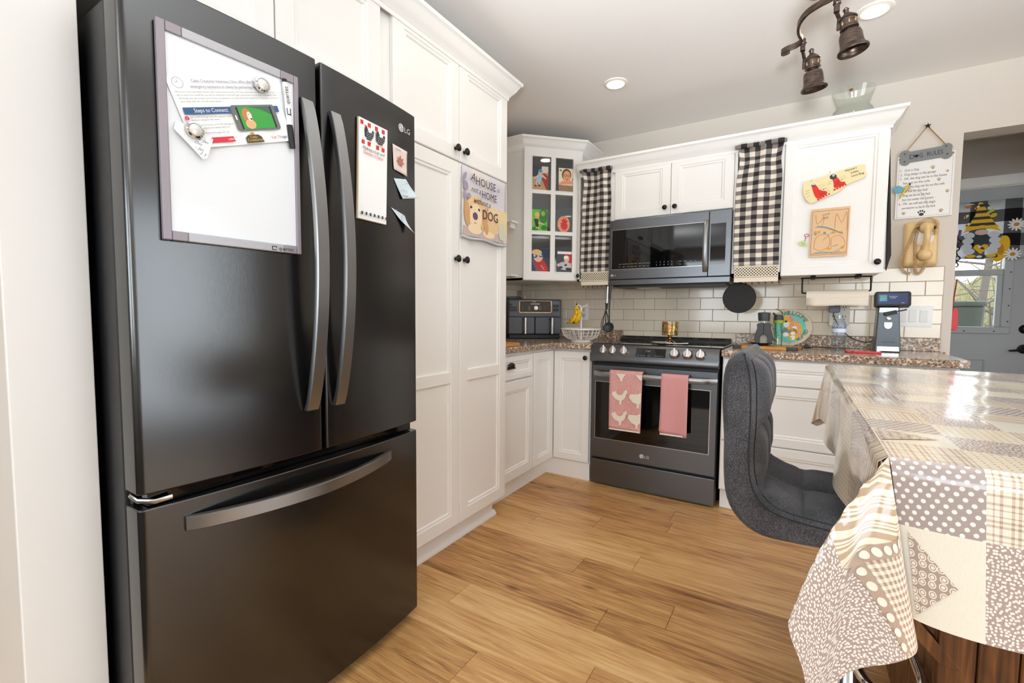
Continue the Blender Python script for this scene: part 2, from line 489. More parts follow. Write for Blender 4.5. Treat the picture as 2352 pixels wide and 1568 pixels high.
for a, b in ((-1.6, .1), (1.9, 2.7), (4.5, 5.3)): g.box((a, -7.1, 0), (b, -7.0, CEIL))
for a, b in ((.1, 1.9), (2.7, 4.5)): g.box((a, -7.1, 0), (b, -7.0, .8)); g.box((a, -7.1, 2.2), (b, -7.0, CEIL))
struct('wall_rear', g, WALLM)
g = G()
for a, b in ((-7.1, -3.5), (-1.5, 0)): g.box((5.2, a, 0), (5.3, b, CEIL))
g.box((5.2, -3.5, 2.15), (5.3, -1.5, CEIL))
struct('wall_right', g, WALLM)
for i, a in ((2, .1), (3, 2.7)):
    g = G(); y = -7.05
    for x0, x1, z0, z1 in ((a, a+.05, .8, 2.2), (a+1.75, a+1.8, .8, 2.2), (a+.87, a+.93, .8, 2.2), (a, a+1.8, .8, .85), (a, a+1.8, 2.15, 2.2)):
        g.box((x0, y-.03, z0), (x1, y+.03, z1))
    struct('window_%d' % i, g, TRIMW)
g = G(); x = 5.25
for y0, y1, z0, z1 in ((-3.5, -3.44, 0, 2.15), (-1.56, -1.5, 0, 2.15), (-2.54, -2.46, 0, 2.15), (-3.5, -1.5, 0, .07), (-3.5, -1.5, 2.08, 2.15)):
    g.box((x-.03, y0, z0), (x+.03, y1, z1))
struct('window_4', g, TRIMW)  # unseen patio door, added and placed for its side light
# mudroom beyond the opening
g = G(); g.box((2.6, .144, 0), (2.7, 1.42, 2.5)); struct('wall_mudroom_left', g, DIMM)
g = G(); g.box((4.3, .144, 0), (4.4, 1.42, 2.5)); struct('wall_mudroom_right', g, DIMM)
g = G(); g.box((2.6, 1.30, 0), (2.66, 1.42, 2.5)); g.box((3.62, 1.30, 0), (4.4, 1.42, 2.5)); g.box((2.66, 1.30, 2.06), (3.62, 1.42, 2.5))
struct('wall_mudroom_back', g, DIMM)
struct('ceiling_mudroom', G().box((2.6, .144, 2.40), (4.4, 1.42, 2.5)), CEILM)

# ------------------------------------------------------------------ backsplash tiles (each a piece of the wall)
TW, TP, Z0 = .1565, .0794, .9858
obj('grout_bed', G().box((XW, -.004, .90), (2.797, 0, 1.385)), GROUT, wall_back)
TILES = {}
def tile(x0, x1, z0, z1):
    w, h = round(x1-x0, 4), round(z1-z0, 4)
    if w < .008 or h < .008: return
    key = (w, h)
    if key in TILES:
        o = TILES[key].copy(); COL.objects.link(o); o.location = Vector((x0, 0, z0))-WP[wall_back.name]; return
    g = G(); t = .008; e = .0022
    L = [[(i, -d, i), (w-i, -d, i), (w-i, -d, h-i), (i, -d, h-i)] for i, d in ((0, .003), (0, t-e), (e, t))]
    fs = [(8, 9, 10, 11)]
    for k in (0, 1):
        for j in range(4): fs.append((4*k+j, 4*k+(j+1) % 4, 4*k+4+(j+1) % 4, 4*k+4+j))
    g.add([Vector((x0, 0, z0))+Vector(q) for r in L for q in r], fs)
    TILES[key] = obj('tile', g, TILEM, wall_back, origin=(x0, 0, z0))
GA = .0022
for r in range(-1, 5):
    z0, z1 = Z0+TP*r+GA/2, Z0+TP*(r+1)-GA/2
    ph = 2.719 if r % 2 else 2.638          # r=4 top row has a joint at 2.638
    if r == 4: ph = 2.638
    elif r % 2 == 1: ph = 2.719
    else: ph = 2.638
    x = ph
    while x > XW: x -= TW
    while x < 2.795:
        a, b = max(x+GA/2, XW+.002), min(x+TW-GA/2, 2.795)
        if r == -1: a, b = max(a, 1.0), min(b, 1.775)
        if r == 4 and b < 2.5: z1_ = z1
        if b-a > .01: tile(a, b, z0, z1)
        x += TW
# left wall part of the backsplash
obj('grout_bed', G().box((XW, -1.2, .90), (XW+.004, 0, 1.385)), GROUT, wall_left)
for r in range(0, 5):
    z0, z1 = Z0+TP*r+GA/2, Z0+TP*(r+1)-GA/2
    y = -.02-(TW/2 if r % 2 else 0)
    while y > -1.2:
        g = G(); g.box((XW+.003, y-TW+GA, z0), (XW+.008, y, z1)); obj('tile', g, TILEM, wall_left, origin=(XW, y, z0), bevel=.0015, seg=1)
        y -= TW

# baseboards / toe kicks
g = G(); g.box((.12, -2.19, 0), (.728, -1.362, .105))
struct('baseboard_pantry', g, TRIMW, 'white toe board under the tall pantry', bevel=.003)
obj('shoe_mould', G().prism(F((.728, -2.19, 0), (1, 0, 0), (0, 0, 1)), [(0, 0), (.019, 0), (.018, .010), (.010, .020), (0, .026)], -.838, 0), TRIMW, bpy.data.objects['baseboard_pantry'])
g = G(); g.box((.12, -1.345, 0), (.664, -.6, .115)); g.box((.12, -.6, 0), (.985, -.05, .115)); 
struct('baseboard_corner', g, TRIMW, 'white toe board under the corner base cabinets', bevel=.002)
g = G(); g.box((1.775, -.57, 0), (2.75, -.05, .115)); struct('baseboard_right', g, TRIMW, 'white toe board under the drawers right of the stove', bevel=.002)

# ------------------------------------------------------------------ tall cabinets on the left
XP, YPR, YPM, YPL = .80, -1.3465, -1.7438, -2.140
ZPB, ZPS, ZPT = .117, 1.788, 2.252
pan = thing('pantry_cabinet', 'tall white pantry cabinet with four doors beside the fridge', 'cabinet', (.45, -1.74, .10))
obj('body', G().box((.11, -2.19, .105), (.779, YPR-.001, ZPT+.012)), WHITE, pan, bevel=.001)
g = 0.0025
for y0, y1, kn in ((YPL, YPM-.0015, 1), (YPM+.0015, YPR, 0)):
    for z0, z1, kz in ((ZPB, ZPS-.003, 1.352), (ZPS+.003, ZPT, 1.838)):
        d = obj('door', panel_door(FX(.78, y0, z0), y1-y0, z1-z0), WHITE, pan)
        ky = y1-.030 if kn else y0+.030
        knob(FX(.80, ky, kz), d, 1.05)
        if z0 < 1:         # mid rail of the tall doors
            m_ = G(); fr = FX(.78, y0, z0); zz = .816-z0
            m_.fbox(fr, (.06, zz-.028, .008), (y1-y0-.06, zz+.028, .0195))
            obj('mid_rail', m_, WHITE, d, bevel=.004)
# raised cabinet above the fridge
ofc = thing('overhead_cabinet', 'white two-door cabinet above the fridge', 'cabinet', (.45, -2.6, 1.83))
obj('body', G().box((.11, -3.036, 1.83), (.779, -2.192, ZPT+.012)), WHITE, ofc)
for y0, y1 in ((-3.03, -2.602), (-2.598, -2.20)):
    d = obj('door', panel_door(FX(.78, y0, 1.85), y1-y0, ZPT-1.85), WHITE, ofc)
CR = [(0, -.045), (.004, -.045), (.006, -.030), (.012, -.024), (.014, -.018), (.022, -.012), (.034, .004), (.044, .022), (.050, .030), (.058, .034), (.060, .048), (0, .048)]
cg = crown([(.80, -3.04), (.80, YPR), (.12, YPR)], [(o, z+2.252) for o, z in CR])
struct('trim_1', cg, WHITE, 'white crown moulding along the top of the tall pantry', smooth=35)

# ------------------------------------------------------------------ fridge
YFL, YFR, YFM = -3.030, -2.214, -2.611
def xf(y): return .978+.030*(1-((y-YFM)/.415)**2)
fr_ = thing('refrigerator', 'black stainless french-door refrigerator with bottom freezer drawer', 'refrigerator', (.6, -2.62, 0))
obj('body', G().box((.13, YFL+.005, .03), (.895, YFR-.008, 1.745)), M('fridge_side_black', (22, 22, 24), .38, bump=(300, .25)), fr_, bevel=.006)
obj('gasket', G().box((.895, YFL+.012, .05), (.915, YFR-.012, 1.74)), BLACK, fr_)
def door_poly(y0, y1, r=.016, r0=None):
    r0 = r0 or r
    pts = [(.912, y0)]
    for i in range(6):
        a = PI/2*i/5; pts.append((xf(y0+r0)-r0+r0*math.sin(a), y0+r0-r0*math.cos(a)))
    for i in range(1, 14): y = y0+r0+(y1-y0-r0-r)*i/14; pts.append((xf(y), y))
    for i in range(6):
        a = PI/2*i/5; pts.append((xf(y1-r)-r+r*math.cos(a), y1-r+r*math.sin(a)))
    pts.append((.912, y1)); return pts
def fdoor(name, y0, y1, z0, z1, r=.016, r0=None):
    g = G(); g.prism(FZ(0, 0, 0), door_poly(y0, y1, r, r0), z0, z1)
    return obj(name, g, STEEL, fr_, smooth=40, bevel=.003)
dl = fdoor('door', YFL, -2.617, .724, 1.777, .006, .014)
dr = fdoor('door', -2.605, YFR, .724, 1.777, .012, .006)
dz = fdoor('freezer_drawer', YFL, YFR, .038, .692, .012, .014)
def bow(y, z0, z1, ends, mid, w, parent, name='handle', tilt=0):
    rows = []
    for i in range(33):
        t = i/32; z = z0+(z1-z0)*t; b = math.sin(PI*t)**.75; xx = ends+(mid-ends)*b
        yy = y+tilt*(b-.5)
        hw = w/2; th = .016
        ring = [(-hw, -th*.5), (-hw, th*.20), (-hw*.88, th*.38), (hw*.88, th*.38), (hw, th*.20), (hw, -th*.5)]
        rows.append([Vector((xx+q, yy+p_, z)) for p_, q in ring]+[Vector((xx-th*.5, yy-hw, z))])
    g = G(); g.grid(rows); g.poly(rows[0][:-1]); g.poly(rows[-1][:-1])
    return obj(name, g, STEELL, parent, smooth=40)
bow(-2.655, .845, 1.655, 1.018, 1.075, .036, dl)
bow(-2.566, .845, 1.655, 1.014, 1.071, .034, dr)
rows = []
for i in range(33):
    t = i/32; y = -2.952+(.60)*t; b = math.sin(PI*t)**.75; xx = .990+.062*b+.012*(1-abs(2*t-1)); z = .640+.0*b
    hw = .0165; th = .016
    rows.append([Vector((xx+q, y, z+p_)) for p_, q in [(-hw, -th*.5), (-hw, th*.2), (-hw*.88, th*.4), (hw*.88, th*.4), (hw, th*.2), (hw, -th*.5), (-hw, -th*.5)]])
g = G(); g.grid(rows); g.poly(rows[0][:-1]); g.poly(rows[-1][:-1]); obj('handle', g, STEELL, dz, smooth=40)
for y in (-2.95, -2.30): obj('hinge_cover', G().box((.80, y-.05, 1.745), (.905, y+.05, 1.772)), BLACK, fr_, bevel=.005)
g = G(); g.box((.90, YFL+.02, .694), (.965, YFR-.02, .722)); obj('middle_gap', g, GLOSSB, fr_)
g = G(); g.tube([(.93, YFL+.004, .715), (.955, YFL+.008, .708), (.975, YFL+.03, .704), (.978, YFL+.06, .706)], .006, 6); obj('hinge', g, SILVER, fr_, smooth=60)
for y in (-2.98, -2.27): obj('foot', G().box((.84, y-.03, 0), (.93, y+.03, .035)), BLACK, fr_)
def emblem(fr, s, parent, name='emblem'):
    """round letter emblem followed by two capital letters"""
    mt = M('emblem_silver', (226, 226, 226), .35, .3); g = G()
    g.flat(fr, ell(0, 0, s*.5, s*.5, 24), .0006)
    g2 = G(); g2.flat(fr, ell(0, 0, s*.43, s*.43, 24), .0009)
    o = obj(name, g, mt, parent)
    gd = G(); st = s*.055
    gd.flat(fr, rect(-st*.2, -s*.18, st*.9, s*.26), .0009); gd.flat(fr, rect(-st*.2, -s*.2, s*.14, -s*.13), .0009)
    a = ell(0, 0, s*.37, s*.37, 18, 0, 100, 370); b = ell(0, 0, s*.31, s*.31, 18, 0, 100, 370)
    gd.add([fr.p(x, y, .0009) for x, y in a+b], [(i, i+1, 19+i+1, 19+i) for i in range(18)])
    gd.flat(fr, ell(-s*.16, s*.14, s*.05, s*.05, 10), .0009)
    gd.flat(fr, rect(s*.12, -st*.4, s*.36, st*.6), .0009)
    obj('emblem_mark', gd, M('emblem_dark', (70, 70, 72), .4), o)
    gt = G(); txt(gt, 'LG', fr.at(s*.68, -s*.34), s*.96, d=.0006); obj('lettering', gt, mt, parent)
def FR(y, z, off=0.0):
    s = -.030*2*(y-YFM)/.415**2
    return F((xf(y)+off, y, z), (s, 1, 0), (0, 0, 1))
emblem(FR(-2.293, 1.713, .0004), .026, dr)

# ------------------------------------------------------------------ things stuck on the fridge
wb = thing('whiteboard', 'magnetic dry-erase whiteboard with silver frame on the left fridge door', 'whiteboard', (1.0, -2.825, 1.25))
fw_ = F((xf(-2.975)+.004, -2.975, 1.256), (xf(-2.678)-xf(-2.975), .297, 0), (0, 0, 1))
BW, BH = .2975, .444
obj('board', G().fbox(fw_, (.004, .004, .0), (BW-.004, BH-.004, .007)), M('whiteboard_surface', (234, 237, 240), .18), wb)
FRM = M('whiteboard_frame', (176, 174, 178), .4, .4); FRC = M('whiteboard_corner', (150, 142, 148), .45, .3)
for a, b, mt in (((0, 0), (.016, BH), FRC), ((BW-.012, 0), (BW, BH), FRC), ((.045, 0), (BW-.045, .020), FRM), ((.045, BH-.02), (BW-.045, BH), FRM)):
    obj('frame', G().fbox(fw_, (a[0], a[1], 0), (b[0], b[1], .012)), mt, wb, bevel=.002)
for a, b in (((.016, 0), (.045, .02)), ((BW-.045, 0), (BW-.012, .02)), ((.016, BH-.02), (.045, BH)), ((BW-.045, BH-.02), (BW-.012, BH))):
    obj('frame_corner', G().fbox(fw_, (a[0], a[1], 0), (b[0], b[1], .012)), FRC, wb, bevel=.002)
g = G(); txt(g, 'quartet.', fw_.at(.238, .005, .0123), .013); g.flat(fw_, rect(.2215, .0035, .2335, .0055), .0125); g.flat(fw_, rect(.2215, .0035, .2235, .0125), .0125); g.flat(fw_, rect(.2215, .0115, .2315, .0135), .0125)
g.flat(fw_, rect(.2315, .0085, .2335, .0135), .0125)
obj('lettering', g, INK, wb)

# flyer held by two magnets, tilted on the board
ff = F(fw_.p(.012, .331, .0095), fw_.u, fw_.v).rot(20.6)
FLW, FLH = .235, -.140
fly = thing('flyer', 'printed pet clinic flyer pinned askew on the whiteboard', 'paper', (1.0, -2.83, 1.45))
rows = [[ff.p(FLW*i/12, FLH*j/8, .0006+.0035*(math.sin(i*.7+j*.4)**2)*(j/8)) for i in range(13)] for j in range(9)]
sheet = G(); sheet.grid(rows); obj('sheet', sheet, PAPER, fly, smooth=60)
NAVY = M('print_navy', (52, 92, 140), .6); RED = M('print_red', (214, 52, 66), .6); GRY = M('print_grey', (112, 112, 110), .6)
TXTC = M('print_text_blue', (84, 96, 138), .6); SOFT = M('print_text_grey', (120, 120, 122), .6)
D = .0048
fp = ff.at(0, 0, D)
lay = [(NAVY, rect(.008, -.0735, .222, -.060)), (RED, [(.010, -.132), (.092, -.132), (.090, -.121), (.006, -.121)]),
       (GRY, rrect(.107, -.112, .212, -.057, .006)), (BLACK, rect(.118, -.108, .203, -.061)),
       (M('print_lawn', (60, 158, 66), .6), rect(.122, -.108, .199, -.061)), (M('print_hedge', (70, 104, 88), .6), [(.150, -.061), (.199, -.061), (.199, -.079), (.176, -.067)]),
       (M('print_dog_orange', (196, 128, 76), .6), ell(.139, -.080, .0115, .0165, 18)), (M('print_dog_light', (222, 178, 130), .6), ell(.141, -.098, .012, .0105, 16)),
       (M('print_dog_white', (232, 226, 218), .6), ell(.1435, -.081, .0055, .010, 14)), (BLACK, ell(.1455, -.087, .0022, .0018, 10)), (BLACK, ell(.1420, -.0775, .001, .001, 8)),
       (PAPER, rrect(.1105, -.088, .1135, -.078, .0012)),
       (M('print_gold', (176, 150, 68), .6), ell(.135, -.1205, .0052, .0052, 14)), (M('print_brown', (86, 70, 44), .6), [(.116, -.138), (.158, -.138), (.155, -.126), (.148, -.121), (.124, -.121), (.117, -.126)]),
       (RED, ell(.0085, -.081, .0042, .0042, 14)), (RED, ell(.0085, -.098, .0042, .0042, 14))]
ci = ell(.018, -.0125, .0105, .0105, 24)
print_on('print', fp, lay, fly)
g = G()
txt(g, 'Celtic Creatures Veterinary Clinic offers after hours', fp.at(.046, -.0115), .0086, width=.150); txt(g, 'emergency assistance to clients by partnering with us:', fp.at(.040, -.0225), .0086, width=.158)
a = ell(.018, -.0125, .0105, .0105, 24); b = ell(.018, -.0125, .0098, .0098, 24)
g.add([fp.p(x, y, .0006) for x, y in a+b], [(i, (i+1) % 24, 24+(i+1) % 24, 24+i) for i in range(24)])
g.flat(fp, rect(.0177, -.0125, .0183, -.006), .0006); g.flat(fp, rect(.0130, -.0113, .0183, -.0106), .0006)
txt(g, 'Triage', fp.at(.196, -.132), .0095)
obj('lettering', g, TXTC, fly)
g = G()
for i, s in enumerate(('When you have a pet health concern after normal business hours, VetTriage veterinarians are on standby. There is no', 'day to assist. For a small fee, you will be connected to the VetTriage veterinarians on a live video chat session. They', 'will triage your pet and give you at-home care guidance, or if they determine hospital care is necessary, coordinate')):
    txt(g, s, fp.at(.006+.001*i, -.0315-.0062*i), .0044, width=.222)
txt(g, 'your visit with the on-call veterinarian.', fp.at(.009, -.0501), .0044, width=.085)
for i, s in enumerate(('Go to www.vettriage.com/celtic using your mobile', 'device or computer with camera.', 'Follow the instructions on the VetTriage page to', 'login and request your session with a vet.', 'a vet in minutes and triage your pet.')):
    txt(g, s, fp.at(.016, (-.0805, -.0865, -.0965, -.1025, -.1125)[i]), .0046, width=(.088, .060, .085, .075, .07)[i])
obj('small_print', g, SOFT, fly)
g = G(); txt(g, 'Steps to Connect:', fp.at(.028, -.0705, .0004), .0118, width=.072, d=.0010); txt(g, 'celtic', fp.at(.076, -.129, .0004), .007, d=.0016)
txt(g, '1', fp.at(.0075, -.0835), .0065, d=.003); txt(g, '2', fp.at(.0068, -.1005), .0065, d=.003)
obj('lettering_white', g, PAPER, fly)
g = G(); txt(g, 'Vet', fp.at(.179, -.132), .0095); obj('lettering_red', g, RED, fly)
g = G(); txt(g, 'Celtic', fp.at(.1265, -.1285), .0075, d=.003); txt(g, 'Creatures', fp.at(.1185, -.135), .0085, d=.003, width=.037); obj('lettering_gold', g, M('print_gold2', (222, 196, 104), .6), fly)

nt_ = thing('paper_slip', 'small torn handwritten paper slip under the round magnet on the whiteboard', 'paper', (1.0, -2.9, 1.43))
fs_ = F(fw_.p(.050, .228, .0165), fw_.u, fw_.v).rot(-14)
sl = [(-.026, .012), (.012, .020), (.045, .012), (.043, -.034), (.036, -.040), (.004, -.022), (-.026, -.006)]
obj('sheet', G().prism(fs_, sl, 0, .0005), PAPER, nt_)
g = G()
for i, (x, y, s) in enumerate(((.010, .006, 'May'), (.010, -.004, 'The'), (.026, -.004, 'Jan'), (.014, -.014, 'Oct'), (.018, -.024, '- Jan'), (.028, -.032, '2 3'))): txt(g, s, fs_.at(x, y), .009, d=.0008, shear=.3)
obj('handwriting', g, TXTC, nt_)
for (a, b, lab) in ((.203, .386, 'round silver magnet at the upper right of the flyer'), (.060, .236, 'round silver magnet at the lower left of the flyer')):
    m_ = thing('round_magnet', lab, 'magnet', fw_.p(a, b, .016), 'round magnets on the whiteboard')
    q = fw_.at(a, b, .0165)
    obj('rim', G().lathe(q, [(0, 0), (.0165, 0), (.0175, .003), (.017, .008), (.0135, .010), (.0125, .008), (0, .008)], 28), CHROME, m_, smooth=40)
    obj('cap', G().lathe(q, [(.0125, .0085), (.011, .0098), (0, .0102)], 24), M('magnet_cap', (214, 212, 206), .35, .3), m_, smooth=40)
mk = thing('marker_pen', 'white dry-erase marker with black cap clipped on the whiteboard', 'marker', fw_.p(.262, .26, .015))
fm = F(fw_.p(.2655, .278, .017), fw_.u.cross(fw_.v), fw_.u).rot(0)          # axis along v below
def rod(fr, u0, v0, u1, v1, d, r, n=12):
    return G().tube([fr.p(u0, v0, d), fr.p(u1, v1, d)], r, n)
obj('barrel', rod(fw_, .2705, .315, .2600, .415, .016, .0062), PAPER, mk, smooth=40)
obj('cap', rod(fw_, .2765, .262, .2705, .316, .016, .0070), BLACK, mk, smooth=40)
obj('end_plug', rod(fw_, .2600, .415, .2592, .423, .016, .0055), BLACK, mk, smooth=40)
qf = F(fw_.p(.2690, .334, .0228), fw_.v, -fw_.u).rot(6)
g = G(); txt(g, 'quartet', qf.at(.030, -.002), .014, d=.0002); g.flat(qf, rect(.004, -.003, .020, -.001), .0002); g.flat(qf, rect(.004, .005, .020, .007), .0002); g.flat(qf, rect(.004, -.003, .0065, .007), .0002)
obj('lettering', g, INK, mk)

# right door: list pad and three paper scraps
np_ = thing('list_pad', 'long magnetic list pad with printed chickens on the right fridge door', 'notepad', (1.0, -2.42, 1.385))
fn = F((xf(-2.484)+.0025, -2.484, 1.676), (xf(-2.357)-xf(-2.484), .120, 0), (0, -.04, -1)); 
fn = F(fn.o, fn.u, (0, .03, 1))
PWD_, PHT = .116, -.292
obj('backing', G().fbox(fn, (-.001, PHT-.001, 0), (PWD_+.001, .001, .004)), M('kraft_board', (196, 160, 118), .8), np_)
obj('sheet', G().fbox(fn, (0, PHT, .004), (PWD_, 0, .0085)), PAPER, np_)
fq = fn.at(0, 0, .0086)
RD2 = M('print_check_red', (212, 62, 50), .6); lay = []
for i in range(4):
    lay.append((RD2, rect(.004+.029*i, -.018+.003*i*0, .016+.029*i, -.006))); lay.append((RD2, rect(.010+.029*i-.006*(i % 2), -.073, .022+.029*i-.006*(i % 2), -.061)))
for cx, cy in ((.038, -.040), (.082, -.040)):
    hen = [(-.020, .006), (-.017, -.008), (-.006, -.015), (.010, -.013), (.018, -.003), (.021, .012), (.015, .016), (.010, .006), (-.002, .006), (-.006, .014), (-.010, .020), (-.016, .018), (-.018, .012)]
    lay.append((INK, [(cx+a*.95, cy+b*1.1) for a, b in hen]))
    lay.append((RD2, ell(cx-.014, cy+.021, .004, .003, 8))); lay.append((M('print_orange', (220, 150, 60), .6), [(cx-.017, cy+.016), (cx-.022, cy+.014), (cx-.017, cy+.012)]))
    for k in range(16):
        lay.append((PAPER, ell(cx-.010+.0065*(k % 4)+.002*(k//4 % 2), cy-.011+.0055*(k//4), .0014, .0011, 6)))
    lay.append((RD2, rect(cx-.002, cy-.026, cx-.0005, cy-.015))); lay.append((RD2, rect(cx+.004, cy-.026, cx+.0055, cy-.015)))
for i in range(7): lay.append((INK, rect(.006+.0165*i, PHT+.012, .013+.0165*i, PHT+.021)))
print_on('print', fq, lay, np_)
g = G(); txt(g, 'Making a List and', fq.at(.012, -.088), .0135, width=.088, d=.004, shear=.1); obj('lettering', g, INK, np_)
g = G(); txt(g, 'Chicken it Twice', fq.at(.014, -.101), .0135, width=.080, d=.004, shear=.1); obj('lettering_red', g, RD2, np_)

def scrap(label, pts, mat, curl, marks):
    o = thing('paper_scrap', label, 'paper', (xf(pts[0][0])+.002, pts[0][0], pts[-1][1]), 'paper scraps on the right fridge door')
    # bilinear patch between four (y,z) corners TL,TR,BR,BL with curled edge
    rows = []
    for j in range(9):
        r = []
        for i in range(9):
            a, b = i/8, j/8
            y = (1-b)*((1-a)*pts[0][0]+a*pts[1][0])+b*((1-a)*pts[3][0]+a*pts[2][0])
            z = (1-b)*((1-a)*pts[0][1]+a*pts[1][1])+b*((1-a)*pts[3][1]+a*pts[2][1])
            r.append(Vector((xf(y)+.0015+curl*(b*b)*(0.3+a), y, z)))
        rows.append(r)
    g = G(); g.grid(rows); obj('sheet', g, mat, o, smooth=60, solid=.0004)
    if marks: marks(o)
    return o
PINKP = M('pink_paper', (226, 206, 198), .75); BLUEP = M('pale_blue_paper', (206, 218, 224), .75)
def leaf(o):
    fr = FR(-2.302, 1.600, .0055)
    pts = [(0, .022), (.005, .010), (.016, .014), (.011, .003), (.020, -.003), (.008, -.006), (.009, -.015), (.001, -.010), (-.001, -.022), (-.003, -.010), (-.011, -.014), (-.009, -.005), (-.019, -.002), (-.011, .004), (-.014, .014), (-.005, .010)]
    obj('leaf_print', G().flat(fr, pts, 0), M('print_leaf', (176, 112, 100), .7), o)
    g = G(); txt(g, 'autumn', FR(-2.325, 1.634, .004), .009); obj('handwriting', g, SOFT, o)
scrap('pinkish paper scrap with a leaf drawing on the right fridge door', [(-2.336, 1.648), (-2.263, 1.645), (-2.270, 1.561), (-2.332, 1.569)], PINKP, .004, leaf)
def dots(o):
    g = G(); fr = FR(-2.285, 1.515, .010); rr = random.Random(4)
    for i in range(16): g.flat(fr, ell(rr.uniform(-.025, .015), rr.uniform(-.012, .028), .0014, .0012, 6), 0)
    txt(g, 'snowflake', fr.at(-.012, -.024), .010); obj('drawing', g, SOFT, o)
scrap('pale blue paper scrap with dots, middle one of three on the right fridge door', [(-2.332, 1.540), (-2.270, 1.553), (-2.220, 1.500), (-2.293, 1.483)], BLUEP, .016, dots)
def squig(o):
    g = G(); fr = FR(-2.292, 1.424, .008)
    g.tube([fr.p(.012*math.cos(t), .012*math.sin(t)*.9-.006, .002) for t in [i*.35 for i in range(14)]], .0006, 4); txt(g, 'cat', fr.at(-.040, .014), .009); obj('drawing', g, SOFT, o)
scrap('pale blue curled paper scrap, lowest on the right fridge door', [(-2.346, 1.445), (-2.279, 1.432), (-2.253, 1.375), (-2.300, 1.408)], BLUEP, .018, squig)

# decorated tea towel pinned on the pantry door
dt = thing('tea_towel', 'printed puppy tea towel hanging on the pantry door', 'towel', (.82, -1.55, 1.46))
ft = FX(.803, -1.735, 1.462)
TWd, THt = .372, .318
rows = [[ft.p(TWd*i/16-.012*(1-j/12), THt*j/12-.008*(i/16 if j == 0 else 0), .004+.0035*math.sin(i*.9+.3*j)*(1-j/12)+.006*(1-j/12)**2) for i in range(17)] for j in range(13)]
g = G(); g.grid(rows); obj('cloth', g, M('towel_lavender', (206, 204, 216), .85, mott=(9, (224, 214, 204))), dt, smooth=60, solid=.002)
fp = ft.at(-.006, 0, .0135)
CREAM = M('print_cream', (232, 208, 160), .8); PUP = M('print_puppy', (228, 194, 146), .8); PUPL = M('print_puppy_light', (238, 214, 176), .8); PUPD = M('print_puppy_dark', (208, 160, 108), .8)
lay = [(CREAM, rect(.20, .03, .37, .165)), (M('print_mauve', (196, 176, 172), .8), rect(.002, .004, .37, .045)), (PUP, ell(.21, .082, .075, .062, 20)), (PUP, ell(.10, .118, .082, .075, 24)), (PUPD, ell(.030, .105, .022, .058, 18, 6)), (PUPD, ell(.172, .098, .022, .056, 18, -8)),
       (PUPL, ell(.098, .100, .048, .058, 20)), (PUPL, ell(.090, .040, .055, .024, 18)), (PUPL, ell(.205, .028, .050, .016, 16)), (PUPD, ell(.185, .055, .016, .03, 12)),
       (INK, ell(.060, .136, .0085, .006, 12, 15)), (INK, ell(.122, .134, .0085, .006, 12, -25)), (M('print_nose', (98, 78, 104), .7), ell(.092, .100, .020, .018, 14)), (INK, [(.078, .065), (.092, .072), (.110, .064), (.094, .069)]),
       (M('print_lilac', (160, 150, 172), .8), ell(.020, .225, .018, .022, 10)), (M('print_lilac', (160, 150, 172), .8), ell(.044, .185, .014, .013, 10)), (M('print_lilac', (160, 150, 172), .8), ell(.010, .262, .010, .026, 10, -30)), (M('print_lilac', (160, 150, 172), .8), ell(.012, .180, .010, .02, 10, 30)),
       (M('print_sage', (210, 206, 186), .8), ell(.315, .060, .028, .045, 14)), (M('print_sage', (210, 206, 186), .8), ell(.345, .030, .02, .03, 12))]
print_on('print', fp, lay, dt)
g = G()
txt(g, 'A', fp.at(.052, .258), .052, shear=.35, d=.004); txt(g, 'HOUSE', fp.at(.094, .248), .052, width=.165, d=.004); txt(g, 'is', fp.at(.272, .250), .034, shear=.4, d=.004)
txt(g, 'not a', fp.at(.058, .208), .038, shear=.4, width=.075, d=.004); txt(g, 'HOME', fp.at(.143, .196), .050, width=.125, d=.004)
txt(g, 'without a', fp.at(.080, .160), .040, shear=.4, width=.135, d=.004); txt(g, 'DOG', fp.at(.150, .098), .064, width=.130, d=.004)
obj('lettering', g, M('print_plum', (70, 58, 74), .8), dt)
obj('hem', G().tube([ft.p(-.012+TWd*i/12, -.004-.004*math.sin(i*.8), .010) for i in range(13)], .006, 6), M('towel_hem', (200, 208, 216), .9), dt, smooth=60)

# ------------------------------------------------------------------ base cabinets
XB, YB = .7204, -.615
b1 = thing('base_cabinet', 'white base cabinet with one drawer over a door next to the pantry', 'cabinet', (.4, -1.1, .11))
obj('body', G().box((.11, -1.34, .115), (.70, -.892, .875)), WHITE, b1)
dwr = obj('drawer', panel_door(FX(.70, -1.335, .722), .438, .136, st=.030), WHITE, b1)
g = G()                                                    # bin pull: quarter-dome cup
fr = FX(.7205, -1.163, .795); rows = []
for i in range(13):
    a = PI*i/12; rows.append([fr.p(-.040*math.cos(a)*math.cos(b), -.006+.034*math.sin(a)*math.cos(b)**.5 if True else 0, .022*math.sin(b)*math.sin(a)**.5) for b in [PI/2*j/6 for j in range(7)]])
g.grid(rows); g.fbox(fr, (-.044, -.010, 0), (.044, -.004, .003)); obj('cup_pull', g, KNOBM, dwr, smooth=60, solid=.002)
obj('door', panel_door(FX(.70, -1.335, .123), .438, .590), WHITE, b1)
b2 = thing('corner_base_cabinet', 'white corner base cabinet with two tall doors left of the stove', 'cabinet', (.5, -.4, .11))
obj('body', G().prism(FZ(0, 0, 0), [(.11, -.89), (.70, -.89), (.70, -.595), (.985, -.595), (.985, -.02), (.11, -.02)], .115, .875), WHITE, b2)
obj('door', panel_door(FX(.70, -.886, .123), .268, .737, st=.048), WHITE, b2)
d = obj('door', panel_door(FY(.7225, -.595, .123), .258, .737, st=.048), WHITE, b2)
knob(FY(.955, -.615, .822), d)
